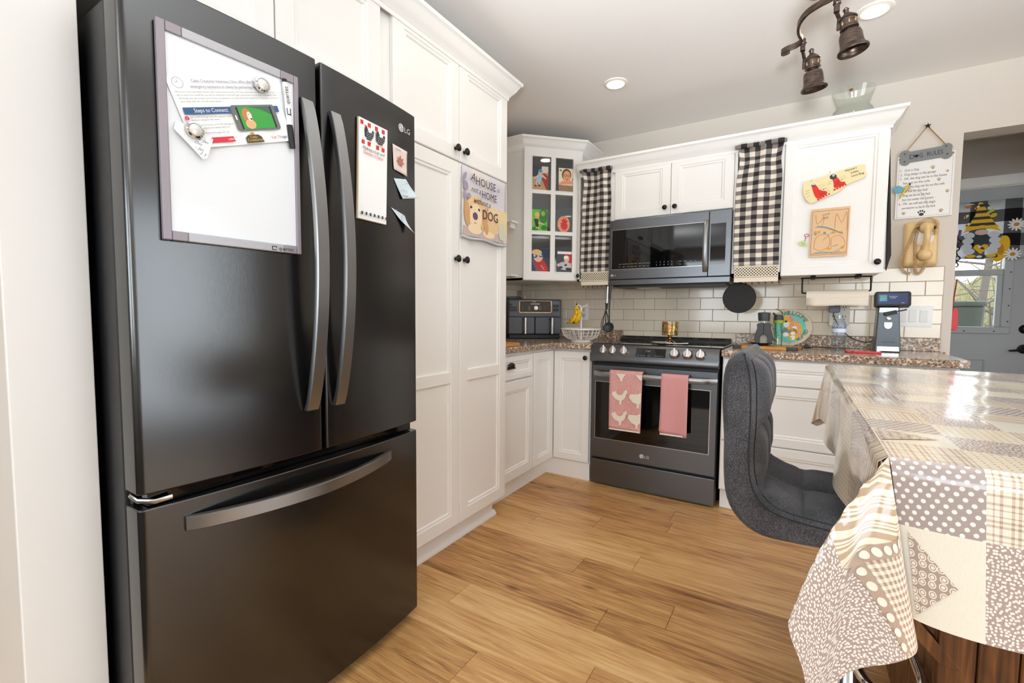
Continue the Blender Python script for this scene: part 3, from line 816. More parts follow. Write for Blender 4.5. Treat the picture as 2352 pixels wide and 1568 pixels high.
b3 = thing('drawer_cabinet', 'white three-drawer base cabinet right of the stove', 'cabinet', (2.26, -.3, .11))
obj('body', G().box((1.772, -.598, .115), (2.75, -.02, .875)), WHITE, b3)
for z0, z1 in ((.735, .866), (.408, .728), (.123, .401)):
    d = obj('drawer', panel_door(FY(1.776, -.598, z0), .970, z1-z0, st=.045), WHITE, b3)
    for x in (2.0, 2.5):
        g = G(); f0 = FY(x, -.6185, (z0+z1)/2); rows = []
        for i in range(13):
            a = PI*i/12; rows.append([f0.p(-.040*math.cos(a)*math.cos(b), -.006+.034*math.sin(a)*math.cos(b)**.5, .022*math.sin(b)*math.sin(a)**.5) for b in [PI/2*j/6 for j in range(7)]])
        if x > 2.3: g.grid(rows); obj('cup_pull', g, KNOBM, d, smooth=60, solid=.002)

# ------------------------------------------------------------------ worktops
XC, YC, ZC = .7333, -.640, .914
w1 = thing('worktop', 'L-shaped speckled brown granite-look worktop left of the stove', 'worktop', (.5, -.4, .875))
ch = .10
obj('slab', G().prism(FZ(0, 0, 0), [(.105, -1.345), (XC, -1.345), (XC, YC-.06), (XC+.02, YC-.012), (XC+.05, YC), (.996, YC), (.996, -.012), (.105, -.012)], .877, ZC), GRANITE, w1, bevel=.008, seg=3)
obj('upstand', G().box((.105, -.032, ZC), (1.0, -.012, Z0)), GRANITE, w1, bevel=.003)
obj('upstand', G().box((.105, -1.34, ZC), (.126, -.033, Z0)), GRANITE, w1, bevel=.003)
w2 = thing('worktop', 'straight speckled brown granite-look worktop right of the stove', 'worktop', (2.27, -.33, .875))
obj('slab', G().prism(FZ(0, 0, 0), [(1.768, YC), (2.74, YC), (2.778, YC+.02), (2.778, -.02), (2.83, -.012), (1.768, -.012)], .877, ZC), GRANITE, w2, bevel=.008, seg=3)
obj('upstand', G().box((1.775, -.032, ZC), (2.793, -.012, Z0)), GRANITE, w2, bevel=.003)

# ------------------------------------------------------------------ range
RX0, RX1 = 1.0, 1.760
rg = thing('range', 'black stainless slide-in electric range with six front knobs', 'stove', (1.38, -.3, 0))
obj('body', G().box((RX0+.004, -.598, .03), (RX1-.004, -.04, .905)), M('range_side', (52, 52, 54), .4, .5), rg, bevel=.003)
obj('cooktop', G().box((RX0-.006, -.60, .9145), (RX1+.008, -.10, .923)), GLOSSB, rg, bevel=.003)
g = G()
for cx, cy, r in ((1.19, -.44, .10), (1.19, -.22, .07), (1.56, -.44, .115), (1.56, -.22, .08), (1.38, -.22, .05)):
    a = ell(cx, cy, r, r, 40); b = ell(cx, cy, r-.003, r-.003, 40)
    g.add([(x, y, .9235) for x, y in a+b], [(i, (i+1) % 40, 40+(i+1) % 40, 40+i) for i in range(40)])
obj('burner_mark', g, M('burner_grey', (92, 92, 94), .3), rg)
vt = obj('rear_vent', G().prism(FX(RX0+.01, -.105, .915), [(0, 0), (.075, 0), (.075, .032), (.055, .036), (0, .016)], 0, RX1-RX0-.02), BLACK, rg, bevel=.002)
for i in range(7):
    obj('vent_slot', G().box((1.045+.10*i, -.072, .9445), (1.115+.10*i, -.060, .9475)), M('vent_dark', (8, 8, 8), .7), vt)
prof = [(-.58, .922), (-.612, .922), (-.630, .910), (-.662, .835), (-.660, .814), (-.64, .802), (-.58, .800)]
cp = obj('control_panel', G().prism(F((RX0, 0, 0), (0, 1, 0), (0, 0, 1)), [(a, b) for a, b in prof], 0, RX1-RX0), STEELH, rg, smooth=35, bevel=.004)
fsl = F((RX0, -.630, .910), (1, 0, 0), (0, .032, .075))     # slanted face, v up the slope
KN = [1.088, 1.150, 1.220, 1.520, 1.592, 1.662]
for x in KN:
    kf = fsl.at(x-RX0, -.036, .0)
    k = obj('knob', G().lathe(kf, [(0, 0), (.029, 0), (.030, .004), (.026, .010), (.024, .020), (.022, .024), (0, .025)], 28), SILVER, cp, smooth=40)
    obj('knob_grip', G().fbox(kf, (-.0065, -.024, .020), (.0065, .026, .036)), CHROME, k, bevel=.003)
obj('display', G().fbox(fsl, (.292, -.062, -.001), (.468, -.008, .0015)), GLOSSB, cp)
g = G(); rr = random.Random(2)
for i in range(8): txt(g, ('Bake', 'Roast', 'Broil', 'Warm', '+', 'Timer', 'Clear', 'Start')[i], fsl.at(.302+.020*i, -.056, .0017), .0075)
txt(g, '12:45', fsl.at(.35, -.03, .0017), .014); obj('display_print', g, M('display_print', (150, 150, 150), .5), cp)
od = obj('oven_door', G().box((RX0+.004, -.625, .184), (RX1-.006, -.600, .784)), STEELH, rg, bevel=.004)
obj('window_trim', G().box((1.026, -.6262, .308), (1.718, -.6245, .680)), SILVER, od)
obj('window_glass', G().box((1.030, -.6275, .312), (1.714, -.6255, .676)), GLOSSB, od)
# handle: flat bar bowed out, full width
rows = []
for i in range(25):
    t = i/24; x = 1.018+.735*t; b = min(1, math.sin(PI*t)*4.0); yy = -.628-.040*b
    rows.append([Vector((x, yy+q, .732+p_)) for p_, q in [(-.017, .006), (-.016, -.004), (-.006, -.008), (.006, -.008), (.016, -.004), (.017, .006), (-.017, .006)]])
g = G(); g.grid(rows); g.poly(rows[0][:-1]); g.poly(rows[-1][:-1]); obj('handle', g, STEELL, od, smooth=40)
emblem(FY(1.335, -.6256, .235), .026, od)
obj('drawer', G().box((RX0+.004, -.625, .012), (RX1-.006, -.600, .170)), STEELH, rg, bevel=.004)
for x in (1.06, 1.69): obj('foot', G().lathe(FZ(x, -.56, 0), [(0, 0), (.02, 0), (.02, .03), (0, .03)], 12), BLACK, rg)

# dish towels over the oven handle
def towel(name, label, x0, x1, z0a, z0b, mats, skew=0, fold=False):
    t = thing(name, label, 'towel', ((x0+x1)/2, -.68, z0b))
    rows = []
    for j in range(25):
        r = []
        for i in range(13):
            a = i/12
            if j <= 4:              # over the bar
                th = PI*(j/4); yy = -.666-.014*math.cos(PI-th) if False else -.668+.014*math.cos(th)*-1*-1; zz = .750+.012*math.sin(th); yy = -.662+.022*math.cos(th)
                yy = -.662+.020*math.cos(th)
            else:
                q = (j-4)/20; zz = .750+(z0a+(z0b-z0a)*a-.750)*q; yy = -.682-.004*math.sin(a*7+1)*q-.003*q
            r.append(Vector((x0+(x1-x0)*a+skew*(j/24)*(1-2*a), yy, zz)))
        rows.append(r)
    g = G(); g.grid(rows)
    g.uvs = [(i/12, (24-j)/24) for j in range(25) for i in range(13)]
    o = obj('cloth', g, mats, t, smooth=60, solid=.002)
    return t, o
n = N('red_weave', rough=.95); uv, u, v = n.uv()
w_ = n.new('ShaderNodeTexNoise', Vector=n.pos(), Scale=650.0, Detail=1.0)
n.col(n.ramp(w_.outputs['Fac'], [(.42, (206, 112, 110)), (.55, (226, 190, 182))])); n.bump(w_.outputs['Fac'], .3, .001); REDW = n.m
n = N('red_herringbone', rough=.95); uv, u, v = n.uv()
zz = n.math('PINGPONG', n.math('MULTIPLY', u, 26.0), 1.0)
h = n.math('FRACT', n.math('ADD', n.math('MULTIPLY', v, 46.0), zz))
n.col(n.mix(n.math('GREATER_THAN', h, .5), (204, 96, 106), (234, 196, 192))); n.bump(h, .2, .001); REDH = n.m
t1, c1 = towel('dish_towel', 'red and cream towel with roosters on the oven handle', 1.140, 1.346, .400, .392, REDW, .004)
CRM = M('towel_cream', (233, 222, 204), .95)
roo = [(-.045, .030), (-.052, .008), (-.044, -.004), (-.030, -.022), (-.006, -.030), (-.004, -.048), (-.010, -.056), (.002, -.052), (.006, -.058), (.008, -.030), (.026, -.014), (.034, .006), (.036, .022), (.046, .020), (.040, .030), (.040, .044), (.030, .040), (.022, .036), (.016, .016), (.002, .006), (-.014, .008), (-.024, .018), (-.028, .034), (-.038, .022)]
fr = FY(1.140, -.6905, .392); lay = []
for cx, cy in ((.075, .215), (.075, .085)): lay.append((CRM, [(cx+a*1.05, cy+b*.95) for a, b in roo]))
for cx, cy in ((.163, .205), (.158, .078)): lay.append((CRM, [(min(cx+a*1.05+.02, .204-.012*(.35-cy)), cy+b*.95) for a, b in roo[:16]]+[(cx+.018, cy+.03)]))
lay.append((CRM, [(.045, .352), (.105, .352), (.088, .322), (.084, .305), (.074, .305), (.068, .325)])); lay.append((CRM, [(.165, .352), (.204, .352), (.204, .318), (.186, .328)]))
lay.append((CRM, rect(.006, .001, .196, .010)))
print_on('print', fr, lay, t1, step=.00004)
t2, c2 = towel('dish_towel', 'plain red herringbone towel on the oven handle', 1.455, 1.606, .418, .405, REDH, -.001)
obj('hem', G().fbox(FY(1.456, -.6885, .402), (0, .002, 0), (.150, .012, .001)), CRM, t2)
g = G(); g.grid([[(1.449, -.683, .425), (1.470, -.681, .418)], [(1.455, -.683, .60), (1.475, -.681, .60)]]); obj('back_fold', g, REDH, t2, solid=.002, uv=[(0, 0), (.12, 0), (0, .5), (.12, .5)])

# ------------------------------------------------------------------ upper cabinets
ZUB, ZUT, YU = 1.342, 2.112, -.33
cc = thing('corner_wall_cabinet', 'white diagonal corner wall cabinet with six-pane glass door', 'cabinet', (.42, -.3, 1.345))
CA, CB = Vector((.450, -.585, 0)), Vector((.755, -.280, 0))
ZC0, ZC1 = 1.345, 2.272
g = G()
def slab(pts, z0, z1): g.prism(FZ(0, 0, 0), pts, z0, z1)
foot = [(.102, -.585), (.450, -.585), (.755, -.280), (.755, -.002), (.102, -.002)]
slab(foot, ZC0, ZC0+.018); slab(foot, ZC1-.018, ZC1)
g.box((.102, -.585, ZC0), (.450, -.567, ZC1)); g.box((.737, -.280, ZC0), (.755, -.002, ZC1))
obj('body', g, WHITE, cc, bevel=.001)
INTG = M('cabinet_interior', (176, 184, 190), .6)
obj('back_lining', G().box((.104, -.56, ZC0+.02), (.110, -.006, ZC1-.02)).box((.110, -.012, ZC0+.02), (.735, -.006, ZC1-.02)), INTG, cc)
SHELFM = M('glass_cabinet_shelf', (214, 216, 216), .5)
for z in (1.648, 1.955): obj('shelf', G().prism(FZ(0, 0, 0), [(.112, -.565), (.44, -.565), (.73, -.275), (.73, -.014), (.112, -.014)], z, z+.016), SHELFM, cc)
FD = F((CA.x, CA.y, ZC0+.004), (1, 1, 0), (0, 0, 1)); DW = .4313; DH = ZC1-ZC0-.008
dd = None
g = G(); t = .02; sl, sr, sb, st = .058, .070, .060, .060
cols = [(sl, DW/2-.020), (DW/2+.014, DW-sr)]; rws = [(sb, .318), (.345, .603), (.630, DH-st)]
xs = [0, cols[0][0], cols[0][1], cols[1][0], cols[1][1], DW]; zs = [0, rws[0][0], rws[0][1], rws[1][0], rws[1][1], rws[2][0], rws[2][1], DH]
for i in range(5):
    for j in range(7):
        if i in (1, 3) and j in (1, 3, 5): continue
        g.fbox(FD, (xs[i], zs[j], 0), (xs[i+1], zs[j+1], t))
cd = obj('door', g, WHITE, cc)
knob(FD.at(DW-.030, .034, t), cd)
g = G()
for a, b in cols:
    for c_, d_ in rws:
        for q in ((a-.005, c_-.005, b+.005, c_), (a-.005, d_, b+.005, d_+.005), (a-.005, c_, a, d_), (b, c_, b+.005, d_)): g.fbox(FD, (q[0], q[1], t), (q[2], q[3], t+.003))
obj('pane_bead', g, WHITE, cd)
PANEG = thin_glass('pane_glass', (.97, .98, .98))
for a, b in cols:
    for c_, d_ in rws: obj('pane', G().fbox(FD, (a, c_, .006), (b, d_, .009)), PANEG, cd)
crg = crown([(.102, -.585), (.450, -.585), (.755, -.280), (.755, -.002)], [(o, z*1.0+2.288) for o, z in CR])
struct('trim_2', crg, WHITE, 'white crown moulding on the diagonal corner cabinet', smooth=35)

# snapshots tucked behind the panes (flat prints with simple figures)
SK = M('print_skin', (232, 186, 158), .6); SKR = M('print_skin_warm', (226, 160, 118), .6); HAIR = M('print_hair_brown', (108, 60, 36), .6); BLON = M('print_hair_blond', (222, 186, 130), .6)
def snap(label, fr, w, h, base, layers, tilt=0):
    o = thing('photograph', label, 'photo', fr.p(0, 0, 0), 'snapshots in the corner cabinet door')
    fr = fr.rot(tilt)
    obj('sheet', G().fbox(fr, (0, 0, -.0006), (w, h, 0)), base, o)
    print_on('picture', fr, [(m_, [(min(max(x, 0), 1)*w, min(max(y, 0), 1)*h) for x, y in p_]) for m_, p_ in layers], o, step=.00003)
P1 = FD.at(0, 0, .0105)
c0, c1 = cols; r0, r1, r2 = rws
pw = c0[1]-c0[0]
Mx = lambda nme, c: M(nme, c, .55)
snap('snapshot of a child in pale blue, upper left pane of the corner cabinet', P1.at(c0[0]+.001, r2[0]), pw*.86, .165, Mx('ph_carpet', (186, 150, 108)), [
    (Mx('ph_dark', (66, 60, 72)), rect(0, .55, .6, 1)), (Mx('ph_redstripe', (158, 58, 46)), [(.5, .5), (1, .15), (1, .6), (.7, .75)]), (Mx('ph_lightfloor', (222, 206, 196)), [(.55, .7), (1, .75), (1, 1), (.6, 1)]), (Mx('ph_redstripe', (158, 58, 46)), [(.65, .4), (.9, .02), (1, .02), (1, .2)]),
    (Mx('ph_ltblue', (150, 196, 222)), [(.22, .3), (.55, .36), (.66, .62), (.34, .66)]), (SK, [(.56, .60), (.86, .46), (.88, .52), (.62, .68)]), (SK, [(.34, .62), (.10, .5), (.12, .44), (.36, .54)]), (SK, ell(.50, .72, .12, .10)), (Mx('ph_blue', (70, 150, 190)), ell(.51, .80, .13, .075)), (SK, rect(.22, .18, .30, .32)), (SK, rect(.42, .20, .50, .34)), (Mx('ph_dark', (66, 60, 72)), ell(.22, .17, .07, .04)), (Mx('ph_dark', (66, 60, 72)), ell(.45, .19, .07, .04))])
snap('snapshot of a child with glasses, upper right pane of the corner cabinet', P1.at(c1[0]+.026, r2[0]), pw*.86, .165, Mx('ph_cream', (236, 222, 196)), [
    (HAIR, ell(.5, .72, .30, .26)), (SKR, ell(.52, .66, .24, .24)), (Mx('ph_dark', (66, 60, 72)), ell(.42, .69, .10, .05)), (SKR, ell(.42, .69, .075, .035)), (Mx('ph_dark', (66, 60, 72)), ell(.65, .69, .10, .05)), (SKR, ell(.65, .69, .075, .035)), (RED, ell(.54, .54, .06, .02)),
    (SKR, [(.10, .30), (.9, .34), (.85, .50), (.2, .46)]), (SKR, ell(.1, .28, .10, .12)), (Mx('ph_taupe', (150, 118, 90)), rect(0, 0, 1, .28)), (Mx('ph_green', (90, 130, 84)), ell(.12, .9, .08, .04)), (Mx('ph_green', (90, 130, 84)), ell(.9, .55, .06, .05))])
snap('snapshot of a toddler in black on a lawn, middle left pane of the corner cabinet', P1.at(c0[0]+.001, r1[0]), pw*.84, .150, Mx('ph_lawn', (104, 190, 48)), [
    (Mx('ph_bush', (58, 120, 40)), ell(.75, .7, .28, .34)), (Mx('ph_bush2', (150, 170, 96)), ell(.72, .82, .14, .12)), (Mx('ph_bush', (58, 120, 40)), ell(.2, .08, .2, .1)), (Mx('ph_bush', (58, 120, 40)), ell(.8, .16, .2, .12)), (INK, [(.14, .55), (.42, .56), (.44, .3), (.46, .18), (.26, .18), (.22, .34)]), (SK, [(.42, .40), (.78, .36), (.78, .31), (.42, .34)]), (SKR, ell(.36, .68, .14, .12)), (BLON, ell(.35, .76, .16, .11)), (SK, rect(.28, .10, .34, .2)), (SK, rect(.40, .10, .46, .2))])
ho = thing('handprint_art', 'round salt-dough plaque with a red handprint, middle right pane of the corner cabinet', 'craft', P1.p(c1[0]+.03, r1[0], 0), 'snapshots in the corner cabinet door')
q = P1.at(c1[0]+.068, r1[0]+.056)
obj('plaque', G().prism(q, [(x, y) for x, y in ell(0, 0, .047, .058, 26) if True], -.003, 0), M('plaque_peach', (226, 158, 120), .8), ho)
hp = [(RED, ell(.004, -.012, .026, .026, 16))]
for a, l in ((-32, .048), (-12, .056), (6, .056), (24, .05), (58, .036)): hp.append((RED, ell(.004-math.sin(math.radians(a))*l*.62, -.010+math.cos(math.radians(a))*l*.68, .0058, l*.30, 10, a)))
hp += [(RED, rect(-.006, -.050, -.002, -.03)), (RED, rect(.012, -.050, .016, -.03)), (PAPER, ell(-.034, -.012, .004, .004, 8))]
print_on('print', q, hp, ho)
snap('snapshot of a child wearing sunglasses, lower left pane of the corner cabinet', P1.at(c0[0]+.001, r0[0]), pw*.97, .160, Mx('ph_seat', (62, 66, 78)), [
    (Mx('ph_navy', (36, 50, 74)), rect(.4, .6, 1, 1)), (Mx('ph_redcoat', (196, 40, 38)), [(.1, .40), (.7, .50), (.95, .1), (.8, 0), (.3, .02)]), (Mx('ph_seat2', (96, 96, 106)), [(.02, .5), (.12, .5), (.45, 0), (.3, 0)]), (Mx('ph_grey', (150, 156, 168)), [(.55, .30), (.75, .1), (.68, .08), (.5, .26)]), (SK, ell(.38, .64, .26, .22)), (BLON, ell(.30, .84, .28, .13)), (Mx('ph_lens', (60, 84, 150)), ell(.22, .66, .13, .07, 14, 10)), (Mx('ph_lens', (60, 84, 150)), ell(.55, .70, .13, .07, 14, 10)), (PAPER, ell(.18, .68, .05, .03)), (PAPER, ell(.52, .72, .05, .03))])
snap('snapshot of a baby in a red chair, lower right pane of the corner cabinet', P1.at(c1[0]+.018, r0[0]), pw*.92, .150, Mx('ph_car', (70, 72, 78)), [
    (PAPER, rect(.05, .86, .95, .98)), (Mx('ph_redcoat', (196, 40, 38)), rect(.45, .45, .98, .84)), (Mx('ph_suit', (196, 196, 200)), ell(.5, .30, .42, .20)), (INK, ell(.25, .22, .12, .06)), (INK, ell(.7, .16, .16, .06)), (INK, ell(.55, .34, .08, .05)), (SK, ell(.60, .62, .16, .15)), (PAPER, ell(.58, .70, .16, .09)), (SK, ell(.10, .34, .08, .07)), (SK, ell(.86, .36, .07, .08)), (INK, ell(.56, .64, .02, .015)), (INK, ell(.67, .64, .02, .015))])

# straight run: narrow open unit, over-microwave unit, narrow open unit, door unit
def openunit(label, x0, x1):
    u = thing('open_wall_unit', label, 'cabinet', ((x0+x1)/2, -.16, ZUB)); g = G()
    g.box((x0, YU, ZUB), (x0+.016, -.002, ZUT)); g.box((x1-.016, YU, ZUB), (x1, -.002, ZUT)); g.box((x0, YU, ZUT-.02), (x1, -.002, ZUT)); g.box((x0, YU, ZUB), (x1, -.002, ZUB+.016)); g.box((x0, -.012, ZUB), (x1, -.002, ZUT))
    obj('body', g, WHITE, u)
    for z in (1.60, 1.86): obj('shelf', G().box((x0+.016, YU+.02, z), (x1-.016, -.014, z+.016)), WHITE, u)
    return u
openunit('narrow open white wall unit behind the left checked curtain', .757, 1.004)
openunit('narrow open white wall unit behind the right checked curtain', 1.768, 2.022)
mc = thing('microwave_cabinet', 'white two-door wall cabinet above the microwave', 'cabinet', (1.386, -.16, 1.745))
obj('body', G().box((1.004, -.312, 1.746), (1.768, -.002, ZUT)), WHITE, mc)
for x0, x1, kx in ((1.026, 1.396, 1.366), (1.399, 1.766, 1.428)):
    d = obj('door', panel_door(FY(x0, -.312, 1.752), x1-x0, .350, t=.02, st=.052), WHITE, mc); knob(FY(kx, -.332, 1.797), d)
rc = thing('wall_cabinet', 'white single-door wall cabinet covered with kids artwork', 'cabinet', (2.257, -.16, ZUB))
obj('body', G().box((2.022, -.312, ZUB), (2.494, -.002, ZUT)), WHITE, rc, bevel=.001)
d = obj('door', panel_door(FY(2.026, -.312, ZUB-.008), .464, .770, t=.02, st=.046), WHITE, rc); knob(FY(2.463, -.332, 1.392), d, 1.05)
struct('trim_3', crown([(.757, YU), (2.494, YU), (2.494, -.002)], [(o, z*1.0+2.118) for o, z in CR]), WHITE, 'white crown moulding above the microwave and artwork cabinets', smooth=35)

# ------------------------------------------------------------------ microwave
mw = thing('microwave', 'black stainless over-the-range microwave with vertical handle', 'microwave', (1.385, -.18, 1.30))
obj('body', G().box((1.006, -.338, 1.305), (1.765, -.004, 1.742)), M('microwave_body', (48, 48, 50), .4, .6), mw, bevel=.003)
md = obj('door', G().box((1.006, -.362, 1.345), (1.638, -.338, 1.742)), STEELH, mw, bevel=.003)
obj('window_trim', G().box((1.023, -.3632, 1.410), (1.632, -.3615, 1.678)), SILVER, md)
obj('window_glass', G().box((1.026, -.3645, 1.413), (1.632, -.3625, 1.675)), GLOSSB, md)
g = G(); fr = FY(1.026, -.3646, 1.413)
for j in range(2):
    for i in range(8): txt(g, ('Auto', 'Defrost', 'Time', 'Power', 'Melt', 'Soften', 'Popcorn', 'Reheat', 'Fan', 'Light', 'Timer', 'Clock', 'Stop', 'Start', 'More', 'Less')[i+8*j], fr.at(.05+.027*i, .030-.018*j), .0085, d=.0003)
    for i in range(5): txt(g, '1234567890'[i+5*j], fr.at(.30+.024*i, .030-.018*j), .012, d=.0003)
    for i in range(4): txt(g, ('Cook', 'Hold', 'Vent', 'Hi')[i], fr.at(.44+.032*i, .030-.018*j), .0085, d=.0003)
obj('key_print', g, M('key_print', (170, 172, 174), .5), md)
pn = obj('side_panel', G().box((1.6395, -.362, 1.345), (1.765, -.338, 1.742)), STEELH, mw, bevel=.003)
obj('panel_glass', G().box((1.650, -.3642, 1.418), (1.735, -.361, 1.662)), GLOSSB, pn)
rows = []
for i in range(21):
    t_ = i/20; z = 1.372+.318*t_; b = math.sin(PI*t_)**.6; yy = -.366-.034*b
    rows.append([Vector((1.624+p_, yy+q, z)) for p_, q in [(-.014, .006), (-.013, -.003), (-.006, -.007), (.006, -.007), (.013, -.003), (.014, .006), (-.014, .006)]])
g = G(); g.grid(rows); g.poly(rows[0][:-1]); g.poly(rows[-1][:-1]); obj('handle', g, STEELL, md, smooth=40)
obj('vent_strip', G().box((1.006, -.358, 1.306), (1.765, -.338, 1.342)), STEELH, mw, bevel=.003)
obj('underside', G().box((1.03, -.335, 1.294), (1.74, -.02, 1.305)), BLACK, mw)
obj('lamp_lens', G().box((1.15, -.20, 1.290), (1.30, -.10, 1.294)), M('lens_white', (230, 225, 215), .4), mw)
emblem(FY(1.028, -.3625, 1.372), .016, md)

# ------------------------------------------------------------------ checked curtains on the open units
CHECK = gingham('black_cream_check', 4.0, 14.0, (232, 222, 208), (132, 124, 118), (44, 40, 40))
LACEM = M('cream_lace', (234, 222, 200), .9)
def curtain(label, x0, x1, zt, zb, yy, seed, top_tilt=0, nu=4):
    c_ = thing('check_curtain', label, 'curtain', ((x0+x1)/2, yy, zb), 'checked curtains on the wall units')
    rr = random.Random(seed); ph = rr.uniform(0, 6)
    rows = []; uvs = []; NR, NC = 44, 28
    for j in range(NR+1):
        t = j/NR; r = []
        for i in range(NC+1):
            a = i/NC; pin = 1-.10*math.exp(-((t-.12)/.10)**2)-.0*t
            x = (x0+x1)/2+(x1-x0)*(a-.5)*pin+.006*math.sin(3*t+ph)
            z = zt+(zb-zt)*t+top_tilt*(a-.5)*(1-t)**3-.012*math.sin(PI*a)*math.exp(-((t-.06)/.05)**2)
            y = yy-.010*math.sin(a*9+ph+2*t)*(.35+.65*math.exp(-3*t))-.006*math.sin(a*17+5*t+ph)*(1-t)-.012*math.exp(-((t)/.05)**2)
            r.append(Vector((x, y, z))); uvs.append((a, 1-t))
        rows.append(r)
    g = G(); g.grid(rows); g.uvs = uvs; obj('cloth', g, CHECK, c_, smooth=70, solid=.0015)
    obj('top_roll', G().tube([Vector((x0-.012+(x1-x0+.024)*i/10, yy-.012-.004*math.sin(i), zt+.006+top_tilt*(i/10-.5))) for i in range(11)], [.012, .015]+[.014]*7+[.015, .011], 8), CHECK, c_, smooth=60,
        uv=[((i/10)*1.05, .97+.04*(k/8)) for i in range(11) for k in range(8)])
    g = G(); f0 = FY(x0+.004, yy-.004, zb-.072); W = x1-x0-.008; H = .070; p = .0165
    nn = int(W/p)
    for k in range(-7, nn+7):
        for s in (1, -1):
            a0, a1 = k*p, k*p+s*H
            lo, hi = 0.0, 1.0
            if a1 != a0:
                ts = sorted([(0-a0)/(a1-a0), (W-a0)/(a1-a0)]); lo, hi = max(0, ts[0]), min(1, ts[1])
            if hi-lo < .05: continue
            q0, q1 = (a0+(a1-a0)*lo, H*lo), (a0+(a1-a0)*hi, H*hi)
            dx, dz = q1[0]-q0[0], q1[1]-q0[1]; L = math.hypot(dx, dz); nx, nz = -dz/L*.0024, dx/L*.0024
            g.poly([f0.p(q0[0]+nx, q0[1]+nz, .0003*s), f0.p(q1[0]+nx, q1[1]+nz, .0003*s), f0.p(q1[0]-nx, q1[1]-nz, .0003*s), f0.p(q0[0]-nx, q0[1]-nz, .0003*s)])
    for z_ in (0, .004, .066): g.fbox(f0, (0, z_, -.0008), (W, z_+.006, .0012))
    g.fbox(f0, (0, -.022, -.0008), (W, 0, .001))
    lt = obj('lace_trim', g, LACEM, c_); lt['kind'] = 'stuff'
    obj('lace_backing', G().fbox(f0, (.002, .002, -.004), (W-.002, .068, -.003)), M('lace_shade_dark', (52, 48, 46), .9), c_)  # added dark strip: shade behind the lace holes, put in as colour
curtain('small black and cream check curtain left of the microwave', .792, 1.002, 2.100, 1.405, -.345, 3, -.004)
curtain('wide black and cream check curtain right of the microwave', 1.782, 2.020, 2.088, 1.398, -.350, 9, .0)

# ------------------------------------------------------------------ kids artwork on the wall cabinet door
fa = FY(2.026, -.3325, 0)
art = thing('footprint_art', 'cream paper with two red footprint ladybugs on the artwork cabinet', 'artwork', (2.26, -.334, 1.73))
CRP = M('cream_card', (240, 222, 172), .75)
fb = F((2.122, -.3335, 1.843), (1, 0, 0), (0, 0, 1))
out = spline([(0, 0), (.02, .012), (.10, .028), (.18, .050), (.264, .064), (.272, .030), (.274, -.002), (.20, -.030), (.165, -.062), (.12, -.082), (.07, -.102), (.035, -.112), (.012, -.088), (-.002, -.050)], 4, True)
obj('sheet', G().prism(fb, out, 0, .0008), CRP, art)
REDF = M('paint_red', (222, 52, 36), .7)
lay = [(REDF, [(x, y) for x, y in spline([(.038, -.022), (.058, -.018), (.075, -.045), (.105, -.055), (.108, -.070), (.085, -.086), (.066, -.090), (.052, -.072)], 4, True)]),
       (REDF, [(x, y) for x, y in spline([(.130, .010), (.152, .012), (.168, -.012), (.186, -.016), (.186, -.032), (.160, -.040), (.140, -.042), (.136, -.016)], 4, True)]),
       (INK, ell(.133, .018, .016, .014, 14)), (INK, ell(.044, -.014, .011, .008, 12))]
for i in range(5): lay.append((REDF, ell(.070+.012*i, -.096+.006*i, .0062-.0006*i, .005, 9))); lay.append((REDF, ell(.142+.012*i, -.052+.005*i, .0062-.0006*i, .005, 9)))
for cx, cy in ((.040, -.010), (.048, -.010), (.134, .024)): lay.append((PAPER, ell(cx, cy, .0055, .0055, 10))); lay.append((INK, ell(cx, cy, .0025, .0025, 8)))
rr = random.Random(5)
for i in range(16): lay.append((INK, ell(.055+.003*i % .04+rr.uniform(0, .03), -.04-rr.uniform(0, .035), .0016, .0018, 6))); lay.append((INK, ell(.142+rr.uniform(0, .032), -.002-rr.uniform(0, .032), .0016, .0018, 6)))
for (x, y, a, l) in ((.028, -.040, 200, .02), (.026, -.055, 200, .022), (.030, -.070, 205, .02), (.068, -.025, 25, .022), (.078, -.032, 20, .022), (.088, -.044, 10, .02), (.128, -.006, 200, .018), (.126, -.018, 195, .018), (.165, .006, 25, .02), (.172, -.002, 20, .02), (.036, .002, 110, .012), (.120, .038, 120, .012), (.140, .044, 60, .012)):
    r = math.radians(a); dx, dy = math.cos(r)*l, math.sin(r)*l; lay.append((INK, [(x, y), (x+dx, y+dy), (x+dx+.0008, y+dy+.0012), (x+.0008, y+.0012)]))
print_on('print', fb.at(0, 0, .0008), lay, art)
g = G()
for s, x, y, w in (("Nannie's", .186, .036, .050), ('Little', .212, .022, .032), ('Love Bug', .214, .004, .054)): txt(g, s, fb.at(x, y, .002), .0155, width=w, rot=12, d=.002)
obj('handwriting', g, INK, art)
drw = thing('crayon_drawing', 'framed-border crayon drawing on tan paper taped to the artwork cabinet', 'artwork', (2.25, -.334, 1.43))
fd_ = F((2.161, -.3330, 1.432), (1, 0, 0), (.012, 0, 1))
TAN = M('tan_paper', (228, 190, 146), .75)
obj('sheet', G().fbox(fd_, (0, 0, 0), (.174, .264, .0008)), TAN, drw)
CB_, CO, CP = M('crayon_blue', (110, 158, 176), .8), M('crayon_orange', (222, 160, 72), .8), M('crayon_brown', (176, 112, 96), .8)
g = G(); q = fd_.at(0, 0, .0016)
def line(g, pts, r=.0007): g.tube([q.p(x, y, 0) for x, y in spline(pts, 5)], r, 4)
for pts in ([(.02, .235), (.03, .18), (.06, .215), (.05, .16)], [(.11, .15), (.115, .23), (.14, .18), (.16, .235), (.165, .14)], [(.02, .05), (.03, .11), (.08, .12), (.09, .06), (.05, .035), (.02, .05)], [(.10, .04), (.10, .10), (.14, .11), (.16, .06), (.12, .03)], [(.06, .09), (.10, .13), (.15, .12)]): line(g, pts)
